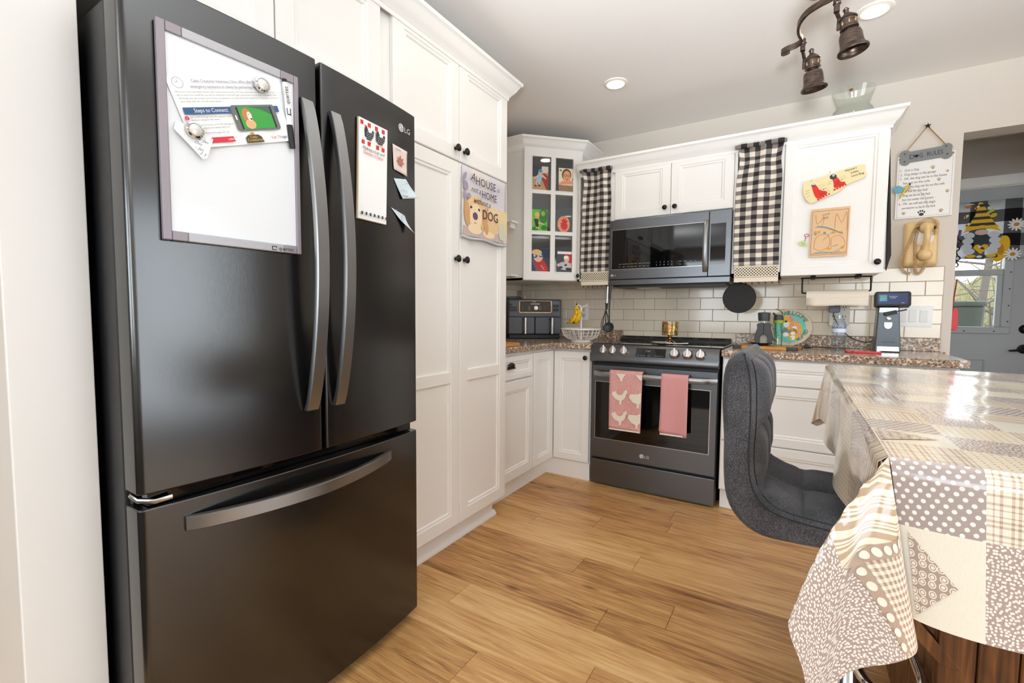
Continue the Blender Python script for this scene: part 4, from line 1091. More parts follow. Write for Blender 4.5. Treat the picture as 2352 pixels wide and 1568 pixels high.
for a, b in ((rect(.006, .012, .168, .25), 0),):
    for i in range(4): g.tube([q.p(*a[i]), q.p(*a[(i+1) % 4])], .0008, 4)
obj('pencil_lines', g, CP, drw)
g = G()
for pts in ([(.02, .165), (.06, .16), (.11, .14), (.15, .12)], [(.03, .17), (.08, .158), (.14, .125)], [(.01, .018), (.06, .028), (.11, .018), (.165, .022)], [(.02, .022), (.07, .020), (.14, .028)], [(.105, .055), (.13, .062)]): line(g, pts, .0014)
for cx, cy in ((.024, .128), (.066, .130)): g.lathe(q.at(cx, cy), [(.007, 0), (0, .0005)], 10)
obj('blue_crayon', g, CB_, drw)
g = G()
for cx, cy in ((.040, .136), (.022, .136), (.106, .130), (.140, .128), (.088, .042), (.150, .046)): g.lathe(q.at(cx, cy), [(.008, 0), (0, .0005)], 10)
obj('orange_crayon', g, CO, drw)
g = G(); txt(g, 'Love', q.at(.054, .222, .001), .017, rot=14); txt(g, 'Pop', q.at(.056, .205, .001), .017, rot=14); obj('handwriting', g, SOFT, drw)
ch = thing('hanging_charm', 'small green oval charm on a pink ribbon beside the crayon drawing', 'charm', (2.13, -.336, 1.46))
fc = FY(2.131, -.3345, 1.512)
obj('charm', G().prism(fc, ell(0, 0, .021, .013, 18, -20), 0, .003), M('charm_lime', (206, 222, 150), .5), ch)
g = G()
for x, y in ((-.008, .003), (0, .004), (.008, -.002), (-.003, -.004), (.004, -.007)): g.flat(fc, ell(x, y, .003, .002, 8), .0034)
obj('charm_print', g, M('charm_green', (70, 130, 60), .5), ch)
g = G(); g.tube([fc.p(x, y, .004) for x, y in spline([(.006, .010), (.010, .032), (.004, .046), (.018, .050), (.026, .040), (.012, .036)], 5)], .0018, 5); obj('ribbon', g, M('pink_ribbon', (196, 70, 120), .5), ch, smooth=60)

# vase on top of the cabinets
vs_ = thing('glass_vase', 'clear glass vase with flared rim standing on top of the wall cabinet', 'vase', (2.335, -.20, 2.114))
prof = [(0, .0), (.055, .0), (.070, .010), (.094, .040), (.108, .075), (.108, .100), (.098, .125), (.084, .140), (.081, .150), (.086, .175), (.100, .215), (.106, .232)]
inner = [(r-.004 if r > .01 else 0, h+.004 if i < 2 else h) for i, (r, h) in enumerate(prof)]
g = G(); fl = [(1+.0)*1.0]; g.lathe(FZ(2.335, -.20, 2.1145), prof+inner[::-1], 40, sx=.94, sy=.94)
obj('bowl', g, thin_glass('vase_glass', (.955, .975, .96), 1.1), vs_, smooth=60)
obj('sticker', G().lathe(F((2.318, -.287, 2.322), (1, 0, 0), (0, .45, .9)), [(.010, 0), (.010, .0008), (0, .001)], 14), M('sticker_brown', (150, 100, 48), .6), vs_)

# ------------------------------------------------------------------ wall sign, phone, switches
sg = thing('dog_sign', 'hanging white dog rules sign with grey bone on top', 'sign', (2.69, -.01, 1.655))
fs2 = FY(2.567, -.004, 1.657)
SGW, SGH = .242, .345
obj('board', G().fbox(fs2, (0, 0, 0), (SGW, SGH, .006)), M('sign_white', (238, 234, 228), .6), sg, bevel=.002)
fp = fs2.at(0, 0, .0062)
g = G()
for i in range(22):
    x = .008+.0104*i; g.flat(fp, rect(x, .008, x+.006, .0095), .0004)
for i in range(31):
    z = .010+.0105*i; g.flat(fp, rect(.008, z, .0095, z+.006), .0004); g.flat(fp, rect(SGW-.0105, z, SGW-.009, z+.006), .0004)
lines = ['1.  Got a dog', '2.  Dog sleeps in the garage', '3.  OK, the dog can be in the house', '     but not on the sofa', '4.  OK, the dog can be on the sofa', '     but not on the bed', '5.  Dog can be on the bed', '     but not under the covers', "6.  OK, we will ask the dog's", '     permission to be in the bed']
wd = [.078, .150, .196, .112, .188, .104, .130, .132, .155, .140]
for i, s in enumerate(lines):
    s_ = s.strip(); txt(g, s_, fp.at(.016+(.014 if s[0] == ' ' else 0), .262-.0232*i), .0185, width=wd[i])
obj('lettering', g, M('sign_text', (96, 90, 86), .7), sg)
def paw(g, x, y, k, rot, m=0):
    for cx, cy, rx, ry in ((0, -.35, .62, .48), (-.72, .30, .22, .30), (-.26, .68, .22, .32), (.26, .68, .22, .32), (.72, .30, .22, .30)):
        r = math.radians(rot); a, b = cx*math.cos(r)-cy*math.sin(r), cx*math.sin(r)+cy*math.cos(r)
        g.flat(fp, ell(x+a*k, y+b*k, rx*k, ry*k, 12, rot), .0006)
g = G()
for x, y, k, r in ((.152, .268, .010, 12), (.213, .240, .007, 20), (.180, .200, .009, 10), (.217, .132, .009, -10), (.038, .030, .009, 10), (.196, .030, .010, -12)): paw(g, x, y, k, r)
g.flat(fp, ell(.012, SGH-.013, .008, .007), .0006); g.flat(fp, ell(SGW-.014, SGH-.012, .009, .007), .0006)
obj('tan_paws', g, M('paw_tan', (170, 136, 88), .7), sg)
g = G(); paw(g, .115, .024, .0175, 0); obj('black_paw', g, INK, sg)
fb2 = fs2.at(.118, SGH-.004, .0065).rot(3)
bone = []
for cx, cy, a0, a1 in ((-.086, -.018, 150, 330), (.086, -.018, 210, 390), (.086, .018, -30, 150), (-.086, .018, 30, 210)):
    bone += [(cx+.024*math.cos(math.radians(a)), cy+.024*math.sin(math.radians(a))) for a in range(a0, a1+1, 20)]
bo = obj('bone_board', G().prism(fb2, bone, 0, .005), M('bone_grey', (128, 130, 128), .6), sg)
g = G(); txt(g, 'D', fb2.at(-.068, -.011, .005), .034); txt(g, 'G  RULES', fb2.at(-.027, -.011, .005), .034, width=.098)
for s in (-1, 1): g.flat(fb2, ell(-.0385+.0042*s, .003, .0055, .0055, 12), .0058)
g.flat(fb2, [(-.0485, .002), (-.0285, .002), (-.0385, -.0105)], .0058)
for x, y in ((-.088, .020), (-.090, -.022), (.084, .026), (.088, -.018)):
    for cx, cy in ((0, -.4), (-.7, .3), (-.25, .7), (.25, .7), (.7, .3)): g.flat(fb2, ell(x+cx*.0055, y+cy*.0055, .003 if cy < 0 else .0016, .0022, 8), .0056)
obj('lettering', g, INK, bo)
STAR = (2.687, -.012, 2.150)
g = G()
for s in (-1, 1): g.tube([Vector(STAR)+Vector((.004*s, 0, -.004)), fb2.p(.086*s, .030, .003)], .0028, 6)
obj('twine', g, M('jute_twine', (176, 136, 92), .95), sg, smooth=60)
st_ = thing('star_hook', 'small black star nail holding the dog sign twine', 'hook', (2.687, -.01, 2.14))
pts = [((.016 if i % 2 == 0 else .0065)*math.sin(PI*i/5), (.016 if i % 2 == 0 else .0065)*math.cos(PI*i/5)) for i in range(10)]
obj('star', G().prism(F((2.687, -.014, 2.152), (1, 0, 0), (0, 0, 1)), pts, 0, .004), IRON, st_)
obj('nail', G().tube([(2.687, -.016, 2.150), (2.687, .0, 2.150)], .002, 6), IRON, st_)
df = thing('dragonfly_pick', 'blue-winged yellow dragonfly ornament clipped in front of the dog sign', 'ornament', (2.59, -.03, 1.76))
f3 = FY(2.592, -.016, 1.812)
obj('body', G().tube([f3.p(x, y, .004) for x, y in ((.030, .030), (.018, .012), (.006, -.012), (-.010, -.044))], [.004, .0062, .005, .002], 8), M('dragonfly_yellow', (232, 190, 60), .5), df, smooth=60)
obj('wing', G().prism(f3, spline([(.014, .006), (-.012, .030), (-.034, .024), (-.036, .006), (-.030, -.008), (-.012, -.010)], 4, True), .001, .003), M('dragonfly_blue', (96, 162, 178), .35), df)
g = G()
for y in (-.004, .004, .014, .022): g.tube([f3.p(.016+.3*y, y, .006), f3.p(.034, y+.006, .008)], .0012, 5)
g.ball(f3.p(.032, .033, .004), .005); obj('legs', g, BLACK, df)
g = G(); g.tube([f3.p(x, y, .010) for x, y in spline([(.036, .004), (.075, -.014), (.100, -.050), (.110, -.092)], 5)], .0009, 5); obj('antenna_wire', g, SILVER, df)

ph = thing('wall_telephone', 'old beige rotary wall telephone under the dog sign', 'telephone', (2.685, -.03, 1.385))
BEI = M('beige_plastic', (226, 192, 136), .3); BEI2 = M('beige_cord', (206, 170, 116), .5)
f4 = FY(2.613, -.002, 1.385)
g = G(); L = [rrect(0, 0, .143, .245, .012, 4), rrect(0, 0, .143, .245, .012, 4), rrect(.006, .010, .137, .240, .014, 4), rrect(.016, .022, .127, .230, .016, 4)]; Dp = [0, .034, .050, .056]
vs2 = [f4.p(a, b, Dp[k]) for k in range(4) for a, b in L[k]]; m_ = len(L[0])
g.add(vs2, [(k*m_+i, k*m_+(i+1) % m_, (k+1)*m_+(i+1) % m_, (k+1)*m_+i) for k in range(3) for i in range(m_)]+[tuple(range(3*m_, 4*m_))]); obj('base', g, BEI, ph, smooth=50)
dial = obj('dial', G().lathe(f4.at(.076, .155, .056), [(.044, 0), (.044, .004), (.030, .006), (.014, .008), (0, .008)], 28), OFFW, ph, smooth=40)
g = G()
for i in range(10):
    a = math.radians(20+i*28); g.lathe(f4.at(.076+.034*math.cos(a), .155+.034*math.sin(a), .060), [(.0055, 0), (.0055, .0012), (0, .0012)], 10)
obj('finger_hole', g, BEI2, dial)
g = G(); g.tube([f4.p(.084, .225-.0105*i, z) for i, z in enumerate([.075, .088, .094, .098, .100, .101, .101, .100, .098, .094, .088, .082, .078, .075, .074, .074])], [.013]+[.0145]*14+[.013], 14, flat=1.0); hs = obj('handset_grip', g, BEI, ph, smooth=60)
for z, k in ((.205, 1), (.058, 1.05)):
    obj('handset_cap', G().lathe(F(f4.p(.084, z, .098), f4.u, f4.v), [(0, -.045), (.026*k, -.045), (.031*k, -.030), (.027*k, -.008), (.014, .002), (0, .004)], 24), BEI, ph, smooth=50)
g = G()
for x in (.050, .120): g.lathe(f4.at(x, .205, .056), [(.008, 0), (.008, .012), (.005, .016), (0, .017)], 12)
obj('hook_cradle', g, M('cradle_chrome', (80, 78, 76), .2, .9), ph, smooth=50)
def coil(pts, R, r, turns, parent, n=5):
    P = spline(pts, 12); L = [0]
    for a, b in zip(P, P[1:]): L.append(L[-1]+(b-a).length)
    N_ = int(turns*9); out = []
    for i in range(N_+1):
        s = L[-1]*i/N_; k = 0
        while k < len(L)-2 and L[k+1] < s: k += 1
        f = (s-L[k])/max(1e-9, L[k+1]-L[k]); c = P[k].lerp(P[k+1], f); t = (P[k+1]-P[k]).normalized()
        a_ = t.cross(Vector((0, 1, 0)))
        a_ = a_.normalized() if a_.length > .01 else Vector((1, 0, 0)); b_ = t.cross(a_); th = 2*PI*turns*i/N_
        out.append(c+a_*R*math.cos(th)+b_*R*math.sin(th))
    g = G(); g.tube(out, r, n); return obj('coiled_cord', g, BEI2, parent, smooth=70)
coil([f4.p(a, b, c) for a, b, c in ((.122, .165, .068), (.128, .225, .070), (.100, .252, .066), (.060, .238, .066), (.034, .190, .064), (.014, .120, .060), (-.008, .060, .045), (-.012, .010, .030), (.012, -.030, .020), (.036, -.036, .020))], .0068, .0018, 62, ph)
coil([f4.p(a, b, c) for a, b, c in ((.050, .200, .066), (.042, .150, .066), (.042, .090, .068), (.046, .030, .066), (.050, -.012, .050), (.062, -.040, .030), (.078, -.030, .040), (.086, .0, .060), (.090, .022, .078))], .0068, .0018, 46, ph)

sw = thing('light_switch', 'triple rocker light switch plate behind the can opener', 'switch', (2.675, -.012, 1.05))
f5 = FY(2.592, -.0085, 1.049); obj('plate', G().fbox(f5, (0, 0, 0), (.164, .118, .005)), PAPER, sw, bevel=.003)
for i in range(3):
    obj('rocker', G().fbox(f5, (.017+.046*i, .026, .004), (.052+.046*i, .094, .0075)), M('rocker_white', (228, 226, 222), .35), sw, bevel=.0015)
ol = thing('wall_outlet', 'white electrical outlet behind the bananas', 'outlet', (.68, -.012, 1.06))
f6 = FY(.640, -.0085, 1.060); obj('plate', G().fbox(f6, (0, 0, 0), (.075, .118, .005)), PAPER, ol, bevel=.003)
for z in (.020, .066):
    s_ = obj('socket', G().fbox(f6, (.020, z, .004), (.055, z+.034, .007)), M('rocker_white', (228, 226, 222), .35), ol, bevel=.002)
    g = G()
    for a, b in ((.028, .016), (.042, .016), (.035, .006)): g.flat(f6, rect(a, z+b, a+.003, z+b+.009), .0072)
    obj('slot', g, INK, s_)
sp = thing('power_adapter', 'white multi-outlet wall tap beside the paper towel', 'outlet', (2.33, -.02, 1.04))
f7 = FY(2.282, -.0085, 1.045); obj('block', G().prism(f7, rrect(0, 0, .100, .150, .014), 0, .030), M('outlet_ivory', (226, 224, 214), .4), sp, bevel=.003)
g = G()
for x in (.016, .066):
    for z in (.044, .100):
        for a, b, w, h in ((0, .010, .003, .010), (.012, .010, .003, .010), (.005, -.004, .005, .005)): g.flat(f7, rect(x+a, z+b, x+a+w, z+b+h), .0304)
for i in range(4): g.flat(f7, rect(.024+.014*i, .132, .031+.014*i, .142), .0304)
obj('slot', g, INK, sp)
pa = thing('charger_plug', 'grey cube charger plugged in the wall tap behind the bottle', 'charger', (2.30, -.05, 1.10))
obj('cube', G().prism(f7.at(-.004, .082, .031), rrect(0, 0, .054, .048, .009), 0, .030), M('charger_grey', (88, 96, 112), .3), pa, bevel=.003)
g = G(); g.tube(spline([(2.302, -.055, 1.126), (2.305, -.060, 1.10), (2.330, -.070, 1.05), (2.352, -.066, 1.02), (2.385, -.060, .985), (2.43, -.055, .962), (2.475, -.09, .958), (2.49, -.12, .985), (2.47, -.11, .99)], 6), .0022, 6); obj('cord', g, BLACK, pa, smooth=70)

# ------------------------------------------------------------------ worktop items right of the stove
bd = thing('cutting_board', 'bamboo cutting board with dark corner grips behind the stool', 'cutting board', (1.96, -.42, .914))
fz = F((1.800, -.430, .9145), (.985, -.13, 0), (.13, .985, 0))
obj('board', G().prism(fz, rrect(0, 0, .325, .225, .014), 0, .016), BAMBOO, bd, bevel=.002)
for a, b in ((-.002, -.002), (.272, -.002), (-.002, .182), (.272, .182)):
    obj('corner_grip', G().prism(fz, rrect(a, b, a+.055, b+.045, .010), .0003, .0175), CHAR, bd, bevel=.002)
gr = thing('spice_grinder', 'dark grey grinder with arched window standing on its saucer', 'grinder', (1.955, -.35, .931))
gx, gy, gz = 1.955, -.345, .9315
tr = obj('saucer', G().lathe(FZ(gx-.012, gy, gz), [(0, 0), (.038, 0), (.060, .012), (.062, .016), (.058, .014), (.036, .005), (0, .005)], 28, sx=1.0, sy=.8), M('saucer_black', (28, 26, 26), .15), gr, smooth=50)
f8 = F((gx, gy-.030, gz+.004), (1, 0, 0), (0, 0, 1))
shape = spline([(-.036, .0), (-.046, .030), (-.044, .060), (-.034, .095), (-.031, .125), (.031, .125), (.034, .095), (.044, .060), (.046, .030), (.036, .0)], 4)
body = G(); arch = [(-.020, .004), (-.020, .040)]+[(.020*math.cos(math.radians(a)), .040+.020*math.sin(math.radians(a))) for a in range(160, 19, -20)]+[(.020, .040), (.020, .004)]
for k in range(len(shape)-1): pass
# body as a slab with an arched opening: left, right and top pieces
left = [p_ for p_ in shape if p_[0] < 0]; right = [p_ for p_ in shape if p_[0] >= 0]
body.prism(f8, left+[(0, .125), (0, .060)]+[(-.020*math.sin(math.radians(a)), .040+.020*math.cos(math.radians(a))) for a in range(20, 91, 14)]+[(-.020, .040), (-.020, 0)], -.058, 0)
body.prism(f8, [(.020, 0), (.020, .040)]+[(.020*math.sin(math.radians(a)), .040+.020*math.cos(math.radians(a))) for a in range(90, 19, -14)]+[(0, .060), (0, .125)]+right, -.058, 0)
obj('body', body, CHAR, gr, smooth=50, bevel=.003)
obj('window', G().fbox(f8, (-.020, .0, -.040), (.020, .058, -.034)), M('grinder_window', (196, 178, 156), .2), gr)
obj('neck', G().lathe(FZ(gx, gy, gz+.128), [(.024, 0), (.024, .016)], 20), thin_glass('clear_plastic', (.9, .92, .92), 1.2), gr, smooth=50)
obj('cap', G().lathe(FZ(gx-.002, gy, gz+.143), [(0, 0), (.029, 0), (.033, .044), (.031, .049), (0, .052)], 24), CHAR, gr, smooth=40)
ob_ = thing('oil_sprayer', 'clear oil sprayer bottle with grey spout and lime collar', 'bottle', (2.025, -.30, .931))
cz = FZ(2.026, -.300, .9315)
obj('bottle', G().lathe(cz, [(0, 0), (.024, 0), (.0245, .135), (.020, .140), (.018, .140), (.0215, .134), (.0215, .004), (0, .004)], 24), thin_glass('bottle_clear', (.82, .93, .88), 1.2), ob_, smooth=50)
obj('collar', G().lathe(cz, [(.0265, .132), (.027, .134), (.027, .148), (.024, .150)], 24), M('lime_plastic', (150, 170, 30), .4), ob_, smooth=40)
g = G(); g.lathe(cz, [(.027, .149), (.025, .165), (.021, .178), (0, .182)], 24); g.tube([cz.p(-.014, 0, .172), cz.p(-.024, 0, .186), cz.p(-.030, 0, .192)], [.009, .006, .003], 8); obj('spout', g, CHAR, ob_, smooth=50)
g = G(); g.tube(spline([cz.p(.018, 0, .172), cz.p(.014, 0, .196), cz.p(.0, 0, .206), cz.p(-.018, 0, .214)], 5), .002, 6); obj('lever', g, IRON, ob_)

wp = thing('welcome_plaque', 'round teal welcome plaque with a cartoon dog leaning on the backsplash', 'plaque', (2.08, -.07, .915))
fw2 = F((2.083, -.052, 1.036), (1, 0, 0), (0, .16, 1))
obj('board', G().lathe(fw2, [(0, -.006), (.112, -.006), (.115, 0), (.112, .002), (0, .002)], 44), M('jute_round', (222, 206, 176), .9, bump=(160, .5)), wp, smooth=40)
TEAL = M('plaque_teal', (112, 206, 186), .6); TEALD = M('plaque_teal_dark', (20, 112, 104), .6); GOLD = M('plaque_yellow', (236, 186, 52), .6)
PK = M('plaque_pink', (236, 140, 150), .6); GY = M('plaque_grey', (120, 136, 146), .6); BRN = M('plaque_brown', (176, 120, 70), .6)
lay = [(TEAL, ell(-.004, -.006, .088, .090, 40)), (GOLD, ell(.020, -.020, .046, .058, 22, 8)), (GOLD, ell(-.022, .040, .032, .034, 20)), (PK, ell(.004, .052, .011, .022, 12, 20)), (PK, [(.034, .030), (.040, .062), (.048, .022)]), (PAPER, ell(-.020, .016, .018, .018, 14)), (INK, ell(-.024, .034, .008, .006, 10)),
       (PAPER, ell(.024, -.006, .014, .012, 12)), (GY, ell(-.026, -.032, .020, .026, 14)), (PAPER, ell(-.022, -.048, .016, .014, 12)), (BRN, ell(.016, -.030, .022, .022, 14)), (PAPER, ell(.016, -.040, .014, .012, 12)), (PAPER, ell(.016, -.068, .016, .014, 12)), (GOLD, ell(.004, -.072, .008, .008, 10)), (GOLD, ell(.034, -.070, .008, .008, 10)), (GOLD, ell(.010, -.018, .006, .006, 10))]
for x, y in ((.002, .010), (.024, .020), (.046, .000), (.050, -.034), (.054, -.056)):
    for a in range(5): lay.append((PK, ell(x+.006*math.cos(a*1.257), y+.006*math.sin(a*1.257), .0042, .0042, 8)))
    lay.append((PAPER, ell(x, y, .003, .003, 8)))
print_on('print', fw2, lay, wp, d0=.0025, step=.00008)
g = G()
def arc(s, r, a0, a1, size, flip=False):
    for i, ch_ in enumerate(s):
        if ch_ == ' ': continue
        a = math.radians(a0+(a1-a0)*i/max(1, len(s)-1)); q = fw2.at(r*math.cos(a), r*math.sin(a), .006)
        txt(g, ch_, q.rot(math.degrees(a)+(90 if flip else -90)), size, align='C', d=0)
arc('DOG', .078, 172, 138, .034); arc('WELCOME', .078, 108, 26, .034); arc('SPOILED', .098, 186, 230, .028, True); arc('ROTTED', .098, 300, 345, .028, True)
obj('lettering', g, TEALD, wp)
dy = thing('napkin_tray', 'folded cream paper tray lying in front of the welcome plaque', 'tray', (2.0, -.20, .915))
rows = [[Vector((1.885+.225*i/8, -.165+.055*j/3+.008*math.sin(i*.8), .9165+(.030 if j in (0, 3) else 0)*(.55+.45*math.cos(i*1.1+j))+.004*j)) for i in range(9)] for j in range(4)]
g = G(); g.grid(rows); obj('sheet', g, M('cream_paper', (232, 222, 204), .8), dy, smooth=30, solid=.0015)

bt = thing('water_bottle', 'clear plastic water bottle with blue and white label', 'bottle', (2.318, -.28, .914))
cz = FZ(2.318, -.285, .9145); prof = [(0, .0), (.026, .0), (.033, .006)]
for i in range(7): prof += [(.0335, .010+.0115*i), (.0305, .0155+.0115*i)]
prof += [(.0335, .092), (.0325, .098), (.0325, .128), (.0335, .132), (.0325, .145), (.026, .162), (.017, .174), (.0135, .178), (.0135, .184), (.0155, .185), (.0155, .187), (.013, .188), (.013, .197), (.0115, .197), (.0115, .180)]
obj('bottle', G().lathe(cz, prof, 28), thin_glass('bottle_plastic', (.86, .92, .97), 1.6), bt, smooth=40)
obj('label', G().lathe(cz, [(.0330, .098), (.0330, .128)], 28), M('bottle_label', (222, 226, 236), .5), bt, smooth=40)
g = G(); g.lathe(cz, [(.0333, .124), (.0333, .128)], 28); g.lathe(cz, [(.0333, .098), (.0333, .101)], 28); obj('label_band', g, M('label_blue', (62, 104, 180), .5), bt, smooth=40)
sm = thing('smartphone', 'phone in a red case lying on the worktop before the can opener', 'phone', (2.41, -.36, .914))
fp_ = F((2.345, -.430, .9145), (.985, .06, 0), (-.06, .985, 0))
obj('case', G().prism(fp_, rrect(0, 0, .150, .074, .012), 0, .011), M('red_rubber', (222, 66, 72), .4), sm, bevel=.003)
obj('screen', G().prism(fp_, rrect(.005, .005, .145, .069, .009), .0108, .0114), GLOSSB, sm)
obj('side_button', G().fbox(fp_, (.020, -.0012, .004), (.033, .001, .008)), INK, sm)
pc = thing('power_lead', 'black charging lead with plug lying along the backsplash', 'cable', (2.2, -.12, .914))
g = G(); g.tube(spline([(2.19, -.13, .917), (2.22, -.14, .922), (2.26, -.15, .921), (2.30, -.16, .917), (2.36, -.15, .917)], 6), .0028, 6); obj('cord', g, BLACK, pc, smooth=70)
obj('plug', G().prism(F((2.155, -.145, .9145), (1, 0, 0), (0, 0, 1)), [(0, 0), (.040, 0), (.030, .008), (.024, .022), (.010, .022), (.006, .008)], -.02, .006), BLACK, pc, bevel=.003)

co = thing('can_opener', 'grey electric can opener standing on the worktop', 'can opener', (2.543, -.2, .914))
f9 = FY(2.481, -.255, .9145)
prof9 = [(.0, 0), (.112, 0), (.097, .242), (.008, .242)]
obj('body', G().prism(f9, prof9, -.105, 0), M('opener_grey', (84, 90, 94), .32, .3), co, bevel=.006, seg=3)
obj('base_band', G().prism(f9, [(.010, .006), (.104, .006), (.102, .030), (.011, .030)], 0, .0015), SILVER, co)
obj('top_band', G().prism(f9, [(.012, .214), (.092, .214), (.090, .238), (.014, .238)], 0, .0015), SILVER, co)
obj('lever', G().fbox(f9.at(.034, .194, 0).rot(14), (0, 0, 0), (.056, .020, .012)), BLACK, co, bevel=.003)
obj('lever_arm', G().fbox(f9.at(.034, .194, 0).rot(14), (.050, .008, .002), (.098, .015, .008)), BLACK, co, bevel=.002)
obj('cutter_wheel', G().lathe(f9.at(.052, .180, 0), [(0, 0), (.0095, 0), (.0095, .008), (.004, .010), (.004, .014), (0, .014)], 18), CHROME, co, smooth=40)
obj('bottle_opener', G().prism(f9, [(.036, .160)]+[(.0525+.0165*math.cos(math.radians(a)), .146+.020*math.sin(math.radians(a))) for a in range(180, 361, 20)]+[(.069, .160)], 0, .003), SILVER, co)
g = G(); txt(g, 'HERITAGE', f9.at(.030, .050), .013, width=.054, d=.0006); obj('lettering', g, INK, co)
sd = thing('smart_display', 'small smart display with glowing screen on top of the can opener', 'smart display', (2.553, -.2, 1.158))
f10 = F((2.472, -.258, 1.1605), (1, 0, 0), (0, .22, 1))
obj('housing', G().prism(f10, rrect(0, 0, .152, .082, .012), -.045, 0), M('display_black', (26, 26, 28), .35), sd, bevel=.004)
n = N('display_screen', rough=.1)
n.b.inputs['Base Color'].default_value = lin((30, 36, 60)); n.b.inputs['Emission Color'].default_value = lin((58, 74, 118)); n.b.inputs['Emission Strength'].default_value = .45
obj('screen', G().prism(f10, rect(.013, .012, .139, .072), 0, .0006), n.m, sd)
print_on('screen_picture', f10.at(0, 0, .0008), [(M('scr_teal', (84, 128, 140), .3, emit=.4), rect(.020, .028, .052, .062)), (M('scr_green', (86, 150, 96), .3, emit=.4), ell(.034, .042, .012, .007)), (M('scr_blue', (96, 120, 190), .3, emit=.4), rect(.020, .030, .052, .036))], sd)
g = G(); txt(g, 'Tap to play music', f10.at(.060, .052, .0012), .007, width=.036); txt(g, 'Now playing', f10.at(.066, .044, .0012), .006, width=.022); txt(g, 'Next', f10.at(.112, .017, .0012), .006); obj('screen_text', g, M('scr_text', (200, 206, 220), .4, emit=.5), sd)

# paper towel holder under the wall cabinet
pt = thing('paper_towel_holder', 'black wire paper towel holder hung under the artwork cabinet', 'holder', (2.30, -.2, 1.16))
g = G(); g.tube(spline([(2.165, -.2, 1.240), (2.142, -.2, 1.240), (2.137, -.2, 1.248), (2.136, -.2, 1.318), (2.142, -.2, 1.326), (2.300, -.2, 1.327), (2.448, -.2, 1.327), (2.455, -.2, 1.320), (2.457, -.2, 1.256), (2.452, -.2, 1.248), (2.440, -.2, 1.247)], 5), .0042, 8); obj('wire', g, IRON, pt, smooth=60)
for x in (2.188, 2.402): obj('clip', G().box((x-.012, -.215, 1.322), (x+.012, -.10, 1.3415)), IRON, pt, bevel=.002)
pr_ = thing('paper_towel_roll', 'cream paper towel roll on the wire holder', 'paper towel', (2.302, -.2, 1.16))
ax = F((2.158, -.2, 1.212), (0, 1, 0), (0, 0, 1))
obj('roll', G().lathe(ax, [(.016, 0), (.043, 0), (.043, .288), (.016, .288)], 32), M('towel_paper', (236, 224, 206), .9, bump=(300, .2)), pr_, smooth=40)
g = G(); g.grid([[(2.158+.288*i/6, -.243+.002*math.sin(i), 1.212-.012*j-.002*math.sin(i*1.3)*j*.3) for i in range(7)] for j in range(5)]); obj('loose_sheet', g, MATS['towel_paper'], pr_, smooth=60, solid=.001)

# dark shopping bag tucked beside the cabinet, and a pen
bg = thing('dark_bag', 'dark folded bag hanging at the right side of the artwork cabinet', 'bag', (2.505, -.2, 1.34))
obj('sheet', G().add([(2.496, -.30, 1.98), (2.496, -.25, 1.98), (2.507, -.26, 1.36), (2.505, -.31, 1.345), (2.528, -.27, 1.43), (2.503, -.24, 1.95)], [(0, 1, 2, 3), (1, 5, 4, 2), (0, 3, 4, 5)]), M('bag_black', (46, 46, 50), .6), bg, solid=.001)
pe = thing('hanging_pen', 'white pen with black tip hanging beside the artwork cabinet', 'pen', (2.53, -.2, 1.5))
obj('barrel', G().tube([(2.513, -.22, 1.490), (2.520, -.22, 1.585)], .006, 10), OFFW, pe, smooth=50)
obj('collar', G().tube([(2.520, -.22, 1.585), (2.5212, -.22, 1.597)], .0062, 10), BLACK, pe, smooth=50)
obj('tip', G().tube([(2.5212, -.22, 1.597), (2.522, -.22, 1.608)], .006, 10), SILVER, pe, smooth=50)

# hook rails with curls under the curtains; whisk, ladle and trivet
def rail(label, x0, x1, y, z):
    r = thing('hook_rail', label, 'hooks', ((x0+x1)/2, y, z-.03)); obj('rod', G().tube([(x0, y, z), (x1, y, z)], .0035, 8), IRON, r, smooth=60)
    k = int((x1-x0)/.034)
    for i in range(k+1):
        x = x0+.01+(x1-x0-.02)*i/k
        g = G(); g.tube(spline([(x, y, z+.010), (x+.004, y-.006, z+.004), (x, y-.007, z-.006), (x-.003, y-.004, z-.016), (x+.002, y-.012, z-.024), (x+.006, y-.020, z-.018)], 4), .0016, 5); obj('hook', g, IRON, r, smooth=60)
    return r
rail('black hook rail under the left check curtain', .800, 1.060, -.33, 1.320)
rail('black hook rail under the right check curtain', 1.770, 2.030, -.33, 1.318)
wk = thing('whisk', 'black balloon whisk with steel handle hanging from the hook rail', 'whisk', (.935, -.30, .99))
wx, wy = .984, -.335
obj('handle', G().tube([(wx+.006, wy, 1.300), (wx+.002, wy, 1.185)], .0095, 12), SILVER, wk, smooth=60)
obj('collar', G().tube([(wx+.002, wy, 1.188), (wx, wy, 1.140)], [.0095, .007], 12), BLACK, wk, smooth=60)
g = G()
for k in range(5):
    a = PI*k/5; c_, s_ = math.cos(a), math.sin(a)
    P = [(0, 1.142), (.010, 1.11), (.026, 1.07), (.033, 1.03), (.026, 1.005), (0, .994), (-.026, 1.005), (-.033, 1.03), (-.026, 1.07), (-.010, 1.11), (0, 1.142)]
    g.tube(spline([(wx-.004+r*c_, wy+r*s_, z) for r, z in P], 4), .0019, 6)
obj('loops', g, BLACK, wk, smooth=60)
ld = thing('ladle', 'black plastic ladle hanging next to the whisk', 'ladle', (1.0, -.30, .98))
lx = 1.026; wy = -.385
g = G(); g.tube([(lx, wy, 1.300), (lx-.002, wy, 1.21)], [.011, .008], 10); g.tube(spline([(lx-.002, wy, 1.21), (lx-.003, wy, 1.12), (lx-.001, wy, 1.06), (lx+.001, wy, 1.035)], 4), .0055, 8); obj('handle', g, CHAR, ld, smooth=60)
